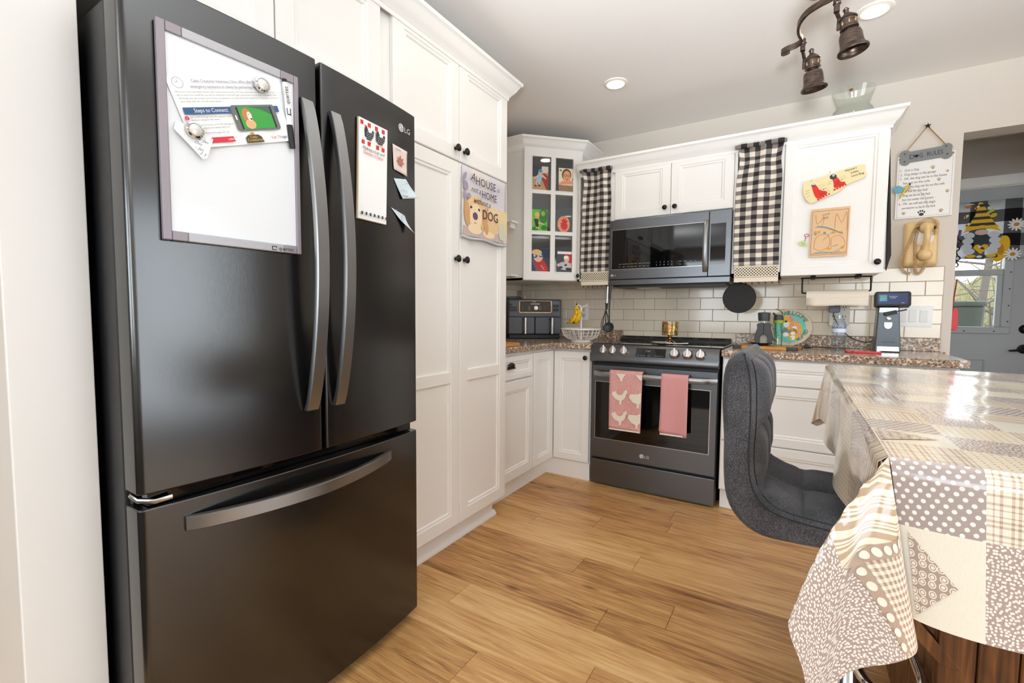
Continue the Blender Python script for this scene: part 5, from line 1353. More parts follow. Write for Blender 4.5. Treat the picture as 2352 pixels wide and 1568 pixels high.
g = G(); g.lathe(F((lx+.001, wy-.004, 1.012), (1, 0, 0), (0, .35, 1)), [(0, -.006), (.020, -.004), (.034, .008), (.037, .020), (.035, .020), (.031, .010), (.018, .001), (0, -.001)], 26); obj('bowl', g, CHAR, ld, smooth=60)
tv = thing('trivet', 'round black rubber trivet hanging above the cutting board', 'trivet', (1.82, -.30, 1.12))
ft2 = F((1.815, -.318, 1.212), (1, 0, 0), (0, .04, 1))
obj('disc', G().lathe(ft2, [(0, -.004), (.089, -.004), (.092, 0), (.089, .004), (0, .004)], 48), M('trivet_rubber', (36, 35, 35), .75, bump=(220, .9)), tv, smooth=40)
obj('hang_tab', G().lathe(ft2.at(.006, .086, -.002), [(.005, -.002), (.012, -.002), (.012, .004), (.005, .004), (.005, -.002)], 16), BLACK, tv)

# goblet on the cooktop with a spoon rest
gb = thing('mosaic_goblet', 'golden mosaic goblet candle holder standing on the cooktop', 'goblet', (1.418, -.33, .923))
cz = FZ(1.418, -.33, .9235)
obj('stem', G().lathe(cz, [(0, 0), (.042, 0), (.043, .003), (.020, .014), (.008, .024), (.007, .040), (.018, .048), (0, .049)], 28), M('antique_gold', (196, 160, 112), .18, 1.0), gb, smooth=60)
n = N('mosaic_glass', rough=.15, metal=.45)
vo = n.new('ShaderNodeTexVoronoi', Vector=n.pos(), Scale=90.0)
sep = n.new('ShaderNodeSeparateColor', Color=vo.outputs['Color'])
n.col(n.ramp(sep.outputs[0], [(.1, (88, 120, 84)), (.3, (196, 150, 66)), (.5, (180, 52, 44)), (.65, (214, 190, 140)), (.8, (70, 66, 50)), (.95, (222, 170, 80))]))
obj('cup', G().lathe(cz, [(0, .050), (.046, .050), (.052, .054), (.052, .138), (.0495, .138), (.0495, .058), (0, .056)], 32), n.m, gb, smooth=40)
sr = thing('spoon_rest', 'cream spoon rest beside the goblet on the cooktop', 'spoon rest', (1.40, -.43, .923))
g = G(); g.lathe(FZ(1.390, -.43, .924), [(0, .001), (.050, .001), (.064, .008), (.066, .010), (.060, .009), (.046, .004), (0, .004)], 30, sx=1.0, sy=.55); obj('dish', g, M('stone_cream', (222, 206, 182), .3), sr, smooth=60)
sn = thing('steel_spoon', 'steel serving spoon resting on the cooktop by the goblet', 'spoon', (1.43, -.47, .924))
g = G(); g.ball((1.405, -.490, .929), .030, .018, .004); g.tube([(1.43, -.487, .930), (1.50, -.47, .930), (1.555, -.45, .932)], [.004, .0035, .006], 8); obj('spoon', g, SILVER, sn, smooth=60)

# ------------------------------------------------------------------ worktop items left of the stove
af = thing('air_fryer', 'dark grey dual-basket air fryer in the corner of the worktop', 'air fryer', (.30, -.22, .914))
ua = Vector((.775, .632, 0)); fa_ = F((.243, -.450, .9145), ua, (0, 0, 1)); AW = .418
AFG = M('fryer_grey', (84, 86, 90), .38, .35)
fpl = F(fa_.o, ua, -fa_.n)
def plan(i, s=0.0): return [(i, s), (AW-i, s), (AW-i, .165-i), (AW*.66, .262-i), (AW*.34, .262-i), (i, .165-i)]
obj('base', G().prism(fpl, plan(.010, .014), 0, .036), BLACK, af, bevel=.006)
obj('housing', G().prism(fpl, plan(0, .004), .160, .305), AFG, af, bevel=.014, seg=3)
obj('rear_housing', G().prism(fpl, plan(.002, .08), .034, .165), AFG, af, bevel=.006)
for a, b in ((.002, AW/2-.001), (AW/2+.001, AW-.002)):
    bk = obj('basket_drawer', G().fbox(fa_, (a, .036, -.10), (b, .168, .004)), AFG, af, bevel=.008, seg=3)
    hx = a+(b-a)*.62
    obj('handle', G().tube([fa_.p(hx, .040, .030), fa_.p(hx, .162, .030)], .0125, 14), SILVER, bk, smooth=50)
    g = G()
    for z in (.046, .156): g.tube([fa_.p(hx-.012, z, .0), fa_.p(hx-.004, z, .030)], .007, 8)
    obj('handle_mount', g, BLACK, bk, smooth=50)
obj('bezel', G().prism(fa_, rrect(.086, .200, .338, .292, .008), -.004, .0015), M('bezel_gold', (206, 178, 128), .25, .9), af)
cpn = obj('control_glass', G().prism(fa_, rrect(.091, .205, .333, .290, .006), 0, .0025), M('fryer_panel', (62, 54, 48), .12), af)
obj('dial', G().lathe(fa_.at(.214, .236, .002), [(0, 0), (.0165, 0), (.0155, .012), (0, .013)], 24), SILVER, cpn, smooth=40)
obj('time_window', G().prism(fa_, rrect(.172, .262, .246, .274, .005), .0024, .003), M('time_window', (150, 138, 124), .3), cpn)
g = G(); txt(g, 'NINJA', fa_.at(.188, .281, .003), .010)
for i in range(4):
    txt(g, ('AIR FRY', 'BAKE', 'ROAST', 'REHEAT')[i], fa_.at(.155, .246-.008*i, .003), .006); txt(g, ('DRY', 'BROIL', 'MATCH', 'SYNC')[i], fa_.at(.238, .246-.008*i, .003), .006)
    txt(g, '+ -', fa_.at(.112, .250-.010*i, .003), .007); txt(g, '+ -', fa_.at(.285, .250-.010*i, .003), .007)
obj('lettering', g, M('panel_text', (190, 182, 170), .5), cpn)
g = G()
for i in range(12): g.fbox(fa_, (.012+.012*(i % 5), .212+.020*(i//5), -.004), (.020+.012*(i % 5), .226+.020*(i//5), .0008))
for i in range(4): g.fbox(fa_, (.352+.024*(i % 2), .212+.030*(i//2), -.004), (.370+.024*(i % 2), .234+.030*(i//2), .0008))
obj('side_vent', g, BLACK, af)
pd = thing('paper_roll_sheet', 'rolled white paper sheet lying on top of the air fryer', 'paper', (.35, -.25, 1.22))
rows = [[fa_.p(.120+.215*i/8, .3075+.003*math.sin(i*.6)+.001*j, -.05-.12*j/3) for i in range(9)] for j in range(4)]
g = G(); g.grid(rows)
rows = []
for j in range(2): rows.append([fa_.p(.128+(.016-.0006*i)*math.sin(i*.5), .324+(.016-.0006*i)*-math.cos(i*.5), -.05-.12*j) for i in range(18)])
g.grid(rows); obj('sheet', g, PAPER, pd, smooth=60, solid=.0008)
tg = thing('oven_mitt', 'grey folded pot holder lying on the air fryer', 'pot holder', (.30, -.2, 1.22))
obj('pad', G().fbox(fa_, (.02, .3065, -.26), (.125, .330, -.14)), M('mitt_grey', (120, 122, 128), .9), tg, bevel=.010, seg=3)
sv = thing('frying_pan', 'black frying pan hung by its handle next to the pantry', 'pan', (.2, -.55, 1.0))
g = G(); g.tube([(.2, -.62, 1.37), (.19, -.56, 1.22)], [.008, .011], 8); obj('handle', g, IRON, sv, smooth=60)
obj('pan', G().lathe(F((.155, -.55, 1.09), (0, 1, 0), (0, 0, 1)), [(0, 0), (.075, 0), (.09, .030), (.087, .030), (.072, .004), (0, .004)], 30), M('copper_pan', (190, 170, 146), .3, .8), sv, smooth=60)

fb_ = thing('fruit_basket', 'white wire fruit basket with banana hook', 'basket', (.848, -.40, .914))
bx, by = .826, -.405
g = G(); C32 = lambda r, z, n=40: [(bx+r*math.cos(2*PI*i/n), by+r*math.sin(2*PI*i/n), z) for i in range(n)]
obj('rim', G().tube(C32(.138, 1.002), .006, 8, True), WIREW, fb_, smooth=60)
obj('base_ring', G().lathe(FZ(bx, by, .9145), [(.056, 0), (.070, 0), (.066, .010), (.054, .012), (.056, 0)], 36), WIREW, fb_, smooth=40)
obj('floor_disc', G().lathe(FZ(bx, by, .925), [(0, 0), (.058, 0), (.058, .003), (0, .003)], 30), M('basket_floor_wood', (206, 172, 130), .6), fb_)
for i in range(24):
    a = 2*PI*i/24; P = [(.060, .924), (.095, .936), (.124, .962), (.137, 1.000)]
    obj('rib', G().tube(spline([(bx+r*math.cos(a), by+r*math.sin(a), z) for r, z in P], 3), .0021, 6), WIREW, fb_, smooth=60)
for r, z in ((.098, .938), (.120, .957), (.131, .978)): obj('hoop', G().tube(C32(r, z), .0018, 6, True), WIREW, fb_, smooth=60)
g = G(); g.tube([(bx, by, .925), (bx-.002, by, 1.150)], .0065, 10); g.tube(spline([(bx, by, 1.120), (bx+.004, by, 1.150), (bx+.022, by, 1.160), (bx+.036, by, 1.168), (bx+.042, by, 1.180)], 5), .004, 8); g.tube(spline([(bx-.002, by, 1.145), (bx-.012, by-.006, 1.168), (bx-.030, by-.010, 1.166)], 5), .004, 8); obj('banana_hook', g, WIREW, fb_, smooth=60)
n = N('ripe_banana', rough=.5); nn_ = n.new('ShaderNodeTexNoise', Vector=n.pos(), Scale=42.0, Detail=3.0)
n.col(n.ramp(nn_.outputs['Fac'], [(.30, (70, 44, 14)), (.42, (196, 146, 14)), (.55, (240, 196, 24))])); BANM = n.m
for k, (lab, dx, sw_) in enumerate((('spotted ripe banana with a long brown tip hanging on the basket hook, left one', -.052, -.060), ('spotted ripe banana hanging on the basket hook, right one', -.018, -.020))):
    b_ = thing('banana', lab, 'banana', (bx+dx, by-.02, 1.04), 'bananas on the hook')
    P = [(bx-.030, by-.012, 1.168), (bx-.034+.010*k, by-.020, 1.145), (bx-.026+.022*k, by-.024, 1.115), (bx-.040+.030*k, by-.028, 1.080), (bx-.066+.036*k, by-.028, 1.054), (bx-.088+.044*k, by-.026, 1.044)]
    R = [.004, .010, .017, .018, .0155, .005]; Q = spline(P, 5); RR = []
    for i in range(len(Q)): s = i/(len(Q)-1)*(len(R)-1); a = int(min(s, len(R)-2)); RR.append(R[a]+(R[a+1]-R[a])*(s-a))
    obj('fruit', G().tube(Q, RR, 10), BANM, b_, smooth=60)
    obj('stem', G().tube([P[0], Vector(P[0])+Vector((-.006, 0, .014))], .004, 6), M('banana_stem', (96, 88, 50), .7), b_)
    obj('tip', G().tube([P[-1], Vector(P[-1])+Vector((-.006, 0, -.003))], .005, 6), M('banana_tip', (40, 28, 18), .7), b_)
lb = thing('cutting_board', 'small wooden board end on the worktop beside the pantry', 'cutting board', (.62, -1.2, .914))
obj('board', G().prism(FZ(0, 0, 0), [(.45, -1.30), (.700, -1.30), (.722, -1.255), (.712, -1.06), (.690, -1.03), (.45, -1.03)], .9145, .934), BAMBOO, lb, bevel=.004)

ws = thing('wall_shelf', 'small white spice shelf peeking out between pantry and corner cabinet', 'shelf', (.27, -.66, 1.36))
for z in (1.365, 1.735): obj('board', G().box((.109, -.70, z), (.43, -.61, z+.016)), WHITE, ws, bevel=.004)
obj('bracket', G().prism(FX(.40, -.69, 0), [(0, 1.70), (.06, 1.70), (.06, 1.735), (0, 1.735)], 0, .012), WHITE, ws)
obj('side', G().box((.109, -.70, 1.365), (.125, -.61, 1.75)), WHITE, ws)

# ------------------------------------------------------------------ island with tablecloth
IX0, IY0, IY1, IX1, IZ = 2.226, -2.658, -1.330, 3.35, .927
il = thing('kitchen_island', 'dark wood plank kitchen island under the patchwork tablecloth', 'island', (2.85, -2.0, 0))
obj('top', G().box((IX0+.006, IY0+.006, IZ-.036), (IX1, IY1-.006, IZ-.004)), ISLW, il, bevel=.006)
BX0, BY0, BY1 = 2.402, -2.12, -1.45
obj('carcass', G().box((BX0+.012, BY0+.012, 0), (3.20, BY1, IZ-.036)), M('island_core', (54, 34, 20), .8), il)
x = BX0
while x < 3.19:
    w = min(.062, 3.20-x); obj('front_plank', G().box((x+.0015, BY0-.002, .0), (x+w-.0015, BY0+.012, IZ-.036)), ISLW, il, bevel=.002, seg=1); x += .062
y = BY0+.012
while y < BY1:
    w = min(.075, BY1-y); obj('side_plank', G().box((BX0-.002, y+.0015, 0), (BX0+.012, y+w-.0015, IZ-.036)), ISLW, il, bevel=.002, seg=1); y += .075
obj('brace', G().prism(FY(0, BY0-.004, 0), [(BX0+.006, .36), (BX0+.042, .36), (2.355, .46), (2.268, .885), (2.240, .885), (2.325, .45)], -.03, 0), ISLW, il, bevel=.002)

CLC = {'cream': (238, 228, 208), 'tan': (192, 164, 138), 'mauve': (176, 158, 150), 'brown': (150, 122, 100)}
def cloth_mat(name): 
    n = N(name, rough=.17, coat=.35); uv, u, v = n.uv(); return n, uv, u, v
CL = []
# 0 polka dots
n, uv, u, v = cloth_mat('cloth_polka')
vo = n.new('ShaderNodeTexVoronoi', Vector=n.new('ShaderNodeMapping', Vector=uv, Scale=(104, 104, 104), Rotation=(0, 0, .55)).outputs[0], Scale=1.0, Randomness=.12)
vo.voronoi_dimensions = '2D'
n.col(n.mix(n.math('LESS_THAN', vo.outputs['Distance'], .27), (172, 156, 150), (244, 238, 226))); CL.append(n.m)
# 1 plaid
n, uv, u, v = cloth_mat('cloth_plaid')
def stripes(n, c, k, ws):
    f = n.math('FRACT', n.math('MULTIPLY', c, k)); tot = None
    for a, b in ws:
        s = n.math('MULTIPLY', n.math('GREATER_THAN', f, a), n.math('LESS_THAN', f, b)); tot = s if tot is None else n.math('MAXIMUM', tot, s)
    return tot
WS = [(.06, .14), (.22, .30), (.40, .44), (.62, .66), (.78, .86)]
s = n.math('MULTIPLY', n.math('ADD', stripes(n, u, 28.0, WS), stripes(n, v, 28.0, WS)), .5)
n.col(n.ramp(s, [(0, (240, 230, 212)), (.5, (214, 194, 172)), (1, (178, 150, 128))])); CL.append(n.m)
# 2 small flowers
n, uv, u, v = cloth_mat('cloth_floral')
vo = n.new('ShaderNodeTexVoronoi', Vector=uv, Scale=250.0, Randomness=.75); vo.voronoi_dimensions = '2D'
no = n.new('ShaderNodeTexNoise', Vector=uv, Scale=600.0)
n.col(n.mix(n.math('LESS_THAN', n.math('ADD', vo.outputs['Distance'], n.math('MULTIPLY', no.outputs['Fac'], .25)), .46), (178, 156, 146), (240, 232, 220))); CL.append(n.m)
# 3 gingham
n, uv, u, v = cloth_mat('cloth_gingham')
a = n.math('GREATER_THAN', n.math('FRACT', n.math('MULTIPLY', u, 125.0)), .5); b = n.math('GREATER_THAN', n.math('FRACT', n.math('MULTIPLY', v, 125.0)), .5)
n.col(n.ramp(n.math('MULTIPLY', n.math('ADD', a, b), .5), [(0, (242, 232, 214)), (.5, (220, 200, 180)), (1, (176, 146, 126))])); CL.append(n.m)
# 4 stripes
n, uv, u, v = cloth_mat('cloth_stripe')
d_ = n.math('ADD', n.math('MULTIPLY', u, .35), v)
n.col(n.mix(stripes(n, d_, 32.0, [(.05, .30), (.42, .50), (.58, .62), (.70, .78)]), (240, 228, 206), (196, 168, 138))); CL.append(n.m)
# 5 plain cream linen
n, uv, u, v = cloth_mat('cloth_linen')
no = n.new('ShaderNodeTexNoise', Vector=n.new('ShaderNodeMapping', Vector=uv, Scale=(900, 120, 1)).outputs[0], Scale=1.0)
n.col(n.mix(no.outputs['Fac'], (232, 220, 198), (244, 236, 220))); CL.append(n.m)
# 6 swirls
n, uv, u, v = cloth_mat('cloth_swirl')
vo = n.new('ShaderNodeTexVoronoi', Vector=uv, Scale=90.0, Randomness=.3); vo.voronoi_dimensions = '2D'
r1 = n.math('MULTIPLY', n.math('GREATER_THAN', vo.outputs['Distance'], .30), n.math('LESS_THAN', vo.outputs['Distance'], .42)); r2 = n.math('LESS_THAN', vo.outputs['Distance'], .20)
n.col(n.mix(n.math('MAXIMUM', r1, r2), (174, 152, 140), (240, 228, 208))); CL.append(n.m)
# 7 mauve fine dots
n, uv, u, v = cloth_mat('cloth_dotcream')
vo = n.new('ShaderNodeTexVoronoi', Vector=uv, Scale=105.0, Randomness=.1); vo.voronoi_dimensions = '2D'
n.col(n.mix(n.math('LESS_THAN', vo.outputs['Distance'], .16), (240, 226, 200), (176, 150, 132))); CL.append(n.m)
# 8 heart border tan
CL.append(M('cloth_border', (186, 160, 140), .17, coat=.35))

CELL = .088
FIXED = {(0, -1): 0, (0, -2): 5, (1, -1): 1, (1, -2): 2, (-1, -1): 4, (-2, -1): 2, (-1, -2): 3, (-2, -2): 2, (0, 0): 1, (0, 1): 5, (0, 2): 0, (0, 3): 1, (1, 0): 7, (1, 1): 2, (2, 0): 7, (2, -1): 0, (2, -2): 5, (3, -1): 1, (3, -2): 3,
         (1, 2): 7, (2, 2): 1, (-1, 0): 4, (-1, 1): 6, (-1, 2): 0, (0, 4): 4, (1, 3): 2, (1, 4): 6}
rc_ = random.Random(12)
def cellmat(X, Y):
    i, j = max(-2, math.floor(X/CELL+1e-6)), max(-2, math.floor(Y/CELL+1e-6))
    if (i, j) in FIXED: return FIXED[(i, j)]
    return (i*7+j*5+((i*j) % 3)) % 8
tc = thing('tablecloth', 'glossy beige patchwork vinyl tablecloth draped over the island', 'tablecloth', (2.8, -2.0, .60))
g = G(); uvs = []
def patch(fn, x0, x1, y0, y1, h=CELL/4):
    """grid in flat cloth coordinates (X,Y) mapped by fn to world; faces take the pattern of their patch"""
    nx = max(1, round((x1-x0)/h)); ny = max(1, round((y1-y0)/h))
    k = len(g.v); pts = []
    for j in range(ny+1):
        for i in range(nx+1):
            X, Y = x0+(x1-x0)*i/nx, y0+(y1-y0)*j/ny; pts.append(fn(X, Y)); uvs.append((X+5, Y+5))
    for j in range(ny):
        for i in range(nx):
            mt = cellmat(x0+(x1-x0)*(i+.5)/nx, y0+(y1-y0)*(j+.5)/ny)
            a = j*(nx+1)+i; g.f.append((k+a, k+a+1, k+a+nx+2, k+a+nx+1)); g.m.append(mt)
    g.v += [Vector(p_) for p_ in pts]
LX, LY, DR = IX1-IX0, IY1-IY0, .205
RD = .010
def roundover(t):                         # distance past the edge -> (out, down)
    if t < RD*PI/2: a = t/RD; return RD*math.sin(a), RD*(1-math.cos(a))
    return RD, RD+(t-RD*PI/2)
def ftop(X, Y): return (IX0+X, IY0+Y, IZ+.0012*math.sin(X*19+Y*7)*math.sin(Y*13))
patch(ftop, 0, 12*CELL, 0, 15*CELL); patch(ftop, 12*CELL, LX, 0, 15*CELL); patch(ftop, 0, 12*CELL, 15*CELL, LY); patch(ftop, 12*CELL, LX, 15*CELL, LY)
def fsouth(X, Y):
    o, d = roundover(-Y); w = d/DR
    fold = math.exp(-X/.05)
    return (IX0+X+.030*fold*w, IY0-o-.010*w*math.sin(X*16+.8)*(1-fold)+.012*w*fold-.012*w, IZ-d)
patch(fsouth, 0, 12*CELL, -2*CELL, 0, CELL/6); patch(fsouth, 0, 12*CELL, -DR, -2*CELL, CELL/6)
def fwest(X, Y):
    o, d = roundover(-X); w = d/DR
    return (IX0-o-.012*w*math.sin(Y*15+.5)-.004*w, IY0+Y, IZ-d)
patch(fwest, -2*CELL, 0, 0, 15*CELL, CELL/6); patch(fwest, -DR, -2*CELL, 0, 15*CELL, CELL/6); patch(fwest, -2*CELL, 0, 15*CELL, LY, CELL/6); patch(fwest, -DR, -2*CELL, 15*CELL, LY, CELL/6)
def fnorth(X, Y):
    o, d = roundover(Y-LY); return (IX0+X, IY1+o, IZ-d)
patch(fnorth, 0, 12*CELL, LY, LY+DR, CELL/4)
# corner flaps: explicit drape lines (tx = share of west drop, ty = share of south drop)
NE = [(2.222, -2.640, .725), (2.128, -2.700, .706), (2.142, -2.708, .640), (2.158, -2.706, .598), (2.195, -2.700, .652), (2.240, -2.690, .676), (2.262, -2.676, .692), (2.256, -2.668, .722)]
def fcorner(X, Y):
    a, b = -X/DR, -Y/DR
    s = max(a, b, 1e-6); t = (b/s)*.5 if a >= b else 1-(a/s)*.5      # 0 = west, 1 = south round the corner square
    # bottom curve lookup: square edge of the cloth
    pos = t*(len(CURVE)-1); i = min(int(pos), len(CURVE)-2); f = pos-i; B = CURVE[i].lerp(CURVE[i+1], f)
    T = Vector((IX0-RD*math.cos(t*PI/2), IY0-RD*math.sin(t*PI/2), IZ-RD))
    P = T.lerp(B, s); bul = math.sin(PI*s)*.010
    c = Vector((-math.cos(t*PI/2), -math.sin(t*PI/2), 0)); P += c*bul
    if s < .06: P = Vector((IX0, IY0, IZ)).lerp(P, s/.06) if s > 0 else Vector((IX0, IY0, IZ))
    return P
CURVE = [Vector(p_) for p_ in spline(NE, 5)]
patch(fcorner, -DR, 0, -DR, 0, CELL/10)
NF = [(2.215, -1.345, .73), (2.196, -1.322, .71), (2.180, -1.318, .695), (2.186, -1.312, .690), (2.20, -1.312, .685), (2.222, -1.318, .70), (2.25, -1.322, .72)]
FCV = [Vector(p_) for p_ in spline(NF, 5)]
def ffar(X, Y):
    a, b = -X/DR, (Y-LY)/DR; s = max(a, b, 1e-6); t = (b/s)*.5 if a >= b else 1-(a/s)*.5
    pos = t*(len(FCV)-1); i = min(int(pos), len(FCV)-2); B = FCV[i].lerp(FCV[i+1], pos-i)
    T = Vector((IX0-RD*math.cos(t*PI/2), IY1+RD*math.sin(t*PI/2), IZ-RD)); P = T.lerp(B, s)
    if s < .06: P = Vector((IX0, IY1, IZ)).lerp(P, s/.06)
    return P
patch(ffar, -DR, 0, LY, LY+DR, CELL/6)
g.uvs = uvs
obj('cloth', g, CL, tc, smooth=50)
# swirl diamond appliqué pattern and heart border printed on the drop
def on_south(X, Y, d=.0012): p_ = Vector(fsouth(X, Y)); return p_+Vector((0, -d, 0))
gd = G(); uvd = []
def tri_print(P, mt_idx, fn, g_, uv_):
    k = len(g_.v); m_ = 14
    for j in range(m_+1):
        for i in range(m_+1-j):
            a, b = i/m_, j/m_; X = P[0][0]*(1-a-b)+P[1][0]*a+P[2][0]*b; Y = P[0][1]*(1-a-b)+P[1][1]*a+P[2][1]*b
            g_.v.append(Vector(fn(X, Y))); uv_.append((X+5, Y+5))
    idx = {}; c = 0
    for j in range(m_+1):
        for i in range(m_+1-j): idx[(i, j)] = k+c; c += 1
    for j in range(m_):
        for i in range(m_-j):
            g_.f.append((idx[(i, j)], idx[(i+1, j)], idx[(i, j+1)])); g_.m.append(0)
            if i+j < m_-1: g_.f.append((idx[(i+1, j)], idx[(i+1, j+1)], idx[(i, j+1)])); g_.m.append(0)
tri_print([(.010, -.094), (.062, -.150), (.010, -.200)], 6, on_south, gd, uvd)
def on_top(X, Y): return Vector(ftop(X, Y))+Vector((0, 0, .0012))
tri_print([(.003, .092), (.074, .132), (.003, .172)], 6, on_top, gd, uvd)
gd.uvs = uvd; obj('diamond_print', gd, CL[6], tc, smooth=50)
gh = G(); bdr = G()
def fc2(X, Y, d=.0015):
    p_ = Vector(fcorner(X, Y)); c = Vector((-.55, -.83, .1)); return p_+c*d
def ribbon_on(pts, w, g_):
    for (x0, y0), (x1, y1) in zip(pts, pts[1:]):
        m_ = 10; dx, dy = x1-x0, y1-y0; L = math.hypot(dx, dy); nx, ny = -dy/L*w/2, dx/L*w/2
        rows = [[fc2(x0+dx*i/m_+nx*s, y0+dy*i/m_+ny*s) for s in (-1, 1)] for i in range(m_+1)]; g_.grid(rows)
ribbon_on([(-.088, -.200), (-.088, -.088), (-.004, -.088)], .016, bdr)
obj('heart_border', bdr, CL[8], tc, smooth=50)
for i in range(6):
    for X, Y in ((-.088, -.192+.0175*i), (-.074+.0140*i, -.088)):
        pts = []
        for k in range(12):
            a = 2*PI*k/12; pts.append(fc2(X+.0055*math.cos(a), Y+.0055*math.sin(a), .003))
        gh.poly(pts)
obj('heart_print', gh, M('cloth_heart', (240, 230, 212), .2), tc)
rt = thing('red_trinket', 'small red glass trinket on the far right of the tablecloth', 'trinket', (2.80, -1.56, .93))
g = G(); g.ball((2.747, -1.555, .936), .012, .012, .008); g.tube([(2.74, -1.56, .934), (2.77, -1.55, .934), (2.80, -1.56, .934)], .005, 8); obj('trinket', g, M('red_glassy', (150, 44, 34), .2), rt, smooth=60)

# ------------------------------------------------------------------ bar stool
so = thing('bar_stool', 'charcoal tweed bar stool with padded back tucked under the island', 'stool', (2.262, -2.01, 0))
outer = [(2.010, 1.020), (1.985, 1.006), (1.972, .970), (1.970, .90), (1.976, .81), (1.978, .73), (1.986, .665), (2.010, .618), (2.056, .587), (2.12, .583), (2.22, .590), (2.33, .598), (2.385, .615)]
inner_ = [(2.390, .640), (2.35, .652), (2.28, .648), (2.20, .646), (2.11, .655), (2.070, .678), (2.050, .72), (2.044, .78), (2.046, .86), (2.044, .94), (2.036, .99), (2.022, 1.016)]
def resample(pts, m_):
    P = [Vector((*p_, 0)) for p_ in spline(pts, 6)]; L = [0]
    for a, b in zip(P, P[1:]): L.append(L[-1]+(b-a).length)
    out = []; k = 0
    for i in range(m_):
        d_ = L[-1]*i/(m_-1)
        while k < len(L)-2 and L[k+1] < d_: k += 1
        out.append(P[k].lerp(P[k+1], (d_-L[k])/max(1e-9, L[k+1]-L[k])))
    return out
NO = 44; OC = resample(outer, NO); IC = resample(inner_[::-1], NO)
SY0, SY1 = -2.205, -1.800
def ringat(yy, e):
    o_, i_ = [], []
    for A, B in zip(OC, IC):
        t = (B-A).normalized(); k = min(e, (B-A).length*.45); o_.append(Vector((A.x+t.x*k, yy, A.y+t.y*k))); i_.append(Vector((B.x-t.x*k, yy, B.y-t.y*k)))
    return o_, i_
rows = []
for yy, e in ((SY0, .014), (SY0+.003, .006), (SY0+.012, .001), (SY0+.03, 0), (SY1-.03, 0), (SY1-.012, .001), (SY1-.003, .006), (SY1, .014)):
    o_, i_ = ringat(yy, e); rows.append(o_+i_[::-1]+[o_[0]])
g = G(); g.grid(rows)
for yy in (SY0, SY1):
    o_, i_ = ringat(yy, .014); g.grid([o_, i_])
obj('seat_shell', g, TWEED, so, smooth=50)
ip = [Vector((x, 0, z)) for x, z in spline(inner_, 8)]
LL = [0]
for a, b in zip(ip, ip[1:]): LL.append(LL[-1]+(b-a).length)
def along(s):
    d = s*LL[-1]; k = 0
    while k < len(LL)-2 and LL[k+1] < d: k += 1
    f = (d-LL[k])/(LL[k+1]-LL[k]); t = (ip[k+1]-ip[k]).normalized(); return ip[k].lerp(ip[k+1], f), Vector((t.z, 0, -t.x))
def pad(s0, s1, y0, y1, h):
    rows = []; m_ = 12
    for j in range(m_+1):
        r = []
        for i in range(m_+1):
            a, b = i/m_, j/m_; P, nn = along(s0+(s1-s0)*b)
            hh = h*1.15*(1-abs(2*a-1)**4)*(1-abs(2*b-1)**4)
            r.append(Vector((P.x, y0+(y1-y0)*a, P.z))+nn*(hh+.0008))
        rows.append(r)
    g = G(); g.grid(rows); obj('pad', g, TWEED, so, smooth=70)
ya, yb, yc_, yd = SY0+.010, SY0+.135, SY1-.135, SY1-.010
for s0, s1, h in ((.02, .20, .016), (.20, .36, .018), (.36, .50, .016), (.53, .73, .022), (.73, .975, .024)):
    if s0 < .5:
        for y0, y1 in ((ya, (ya+yd)/2), ((ya+yd)/2, yd)): pad(s0, s1, y0, y1, h)
    else:
        for y0, y1 in ((ya, yb), (yb, yc_), (yc_, yd)): pad(s0, s1, y0, y1, h)
o_, i_ = ringat(SY0-.0008, .012)
obj('piping', G().tube(i_, .0016, 5), M('tweed_piping', (48, 48, 52), .9), so, smooth=60)
SXC, SYC = 2.262, -2.010
obj('gas_column', G().lathe(FZ(SXC, SYC, 0), [(.028, .02), (.028, .30), (.032, .305), (.032, .33), (.020, .335), (.020, .58)], 28), CHROME, so, smooth=40)
obj('base_plate', G().lathe(FZ(SXC, SYC, 0), [(0, 0), (.195, 0), (.197, .006), (.15, .014), (.05, .028), (.030, .045), (0, .045)], 48), CHROME, so, smooth=40)
g = G(); P = [(SXC+.03, SYC+.06, .315), (SXC+.085, SYC+.055, .31), (SXC+.118, SYC+.015, .30), (SXC+.124, SYC-.05, .298), (SXC+.122, SYC-.11, .297), (SXC+.10, SYC-.165, .297), (SXC+.03, SYC-.18, .30), (SXC+.0, SYC-.12, .31), (SXC, SYC-.02, .315)]
g.tube(spline(P, 6), .011, 12); obj('footrest', g, CHROME, so, smooth=60)
g = G(); g.tube([(SXC, SYC, .575), (SXC-.05, SYC-.13, .555), (SXC-.055, SYC-.15, .555)], .006, 8); obj('lift_lever', g, CHROME, so, smooth=60)

# ------------------------------------------------------------------ ceiling fixtures
n = N('bronze_brushed', rough=.38, metal=.85); t_ = n.new('ShaderNodeTexNoise', Vector=n.pos((20, 20, 160)), Scale=1.6, Detail=3.0)
n.col(n.ramp(t_.outputs['Fac'], [(.35, (70, 60, 54)), (.6, (100, 84, 74)), (.8, (132, 110, 94))])); BRZ = n.m
tl = thing('track_light', 'bronze scroll-arm ceiling light with bell spot heads above the island', 'ceiling light', (2.2, -1.75, 1.95))
P = [(2.052, -1.248, 2.145), (2.036, -1.262, 2.135), (2.030, -1.284, 2.132), (2.048, -1.300, 2.132), (2.078, -1.306, 2.134), (2.094, -1.330, 2.136), (2.083, -1.385, 2.140), (2.085, -1.430, 2.146), (2.107, -1.476, 2.150), (2.143, -1.503, 2.152), (2.180, -1.527, 2.150), (2.210, -1.58, 2.150), (2.235, -1.66, 2.150), (2.235, -1.75, 2.150), (2.20, -1.84, 2.150), (2.15, -1.90, 2.150)]
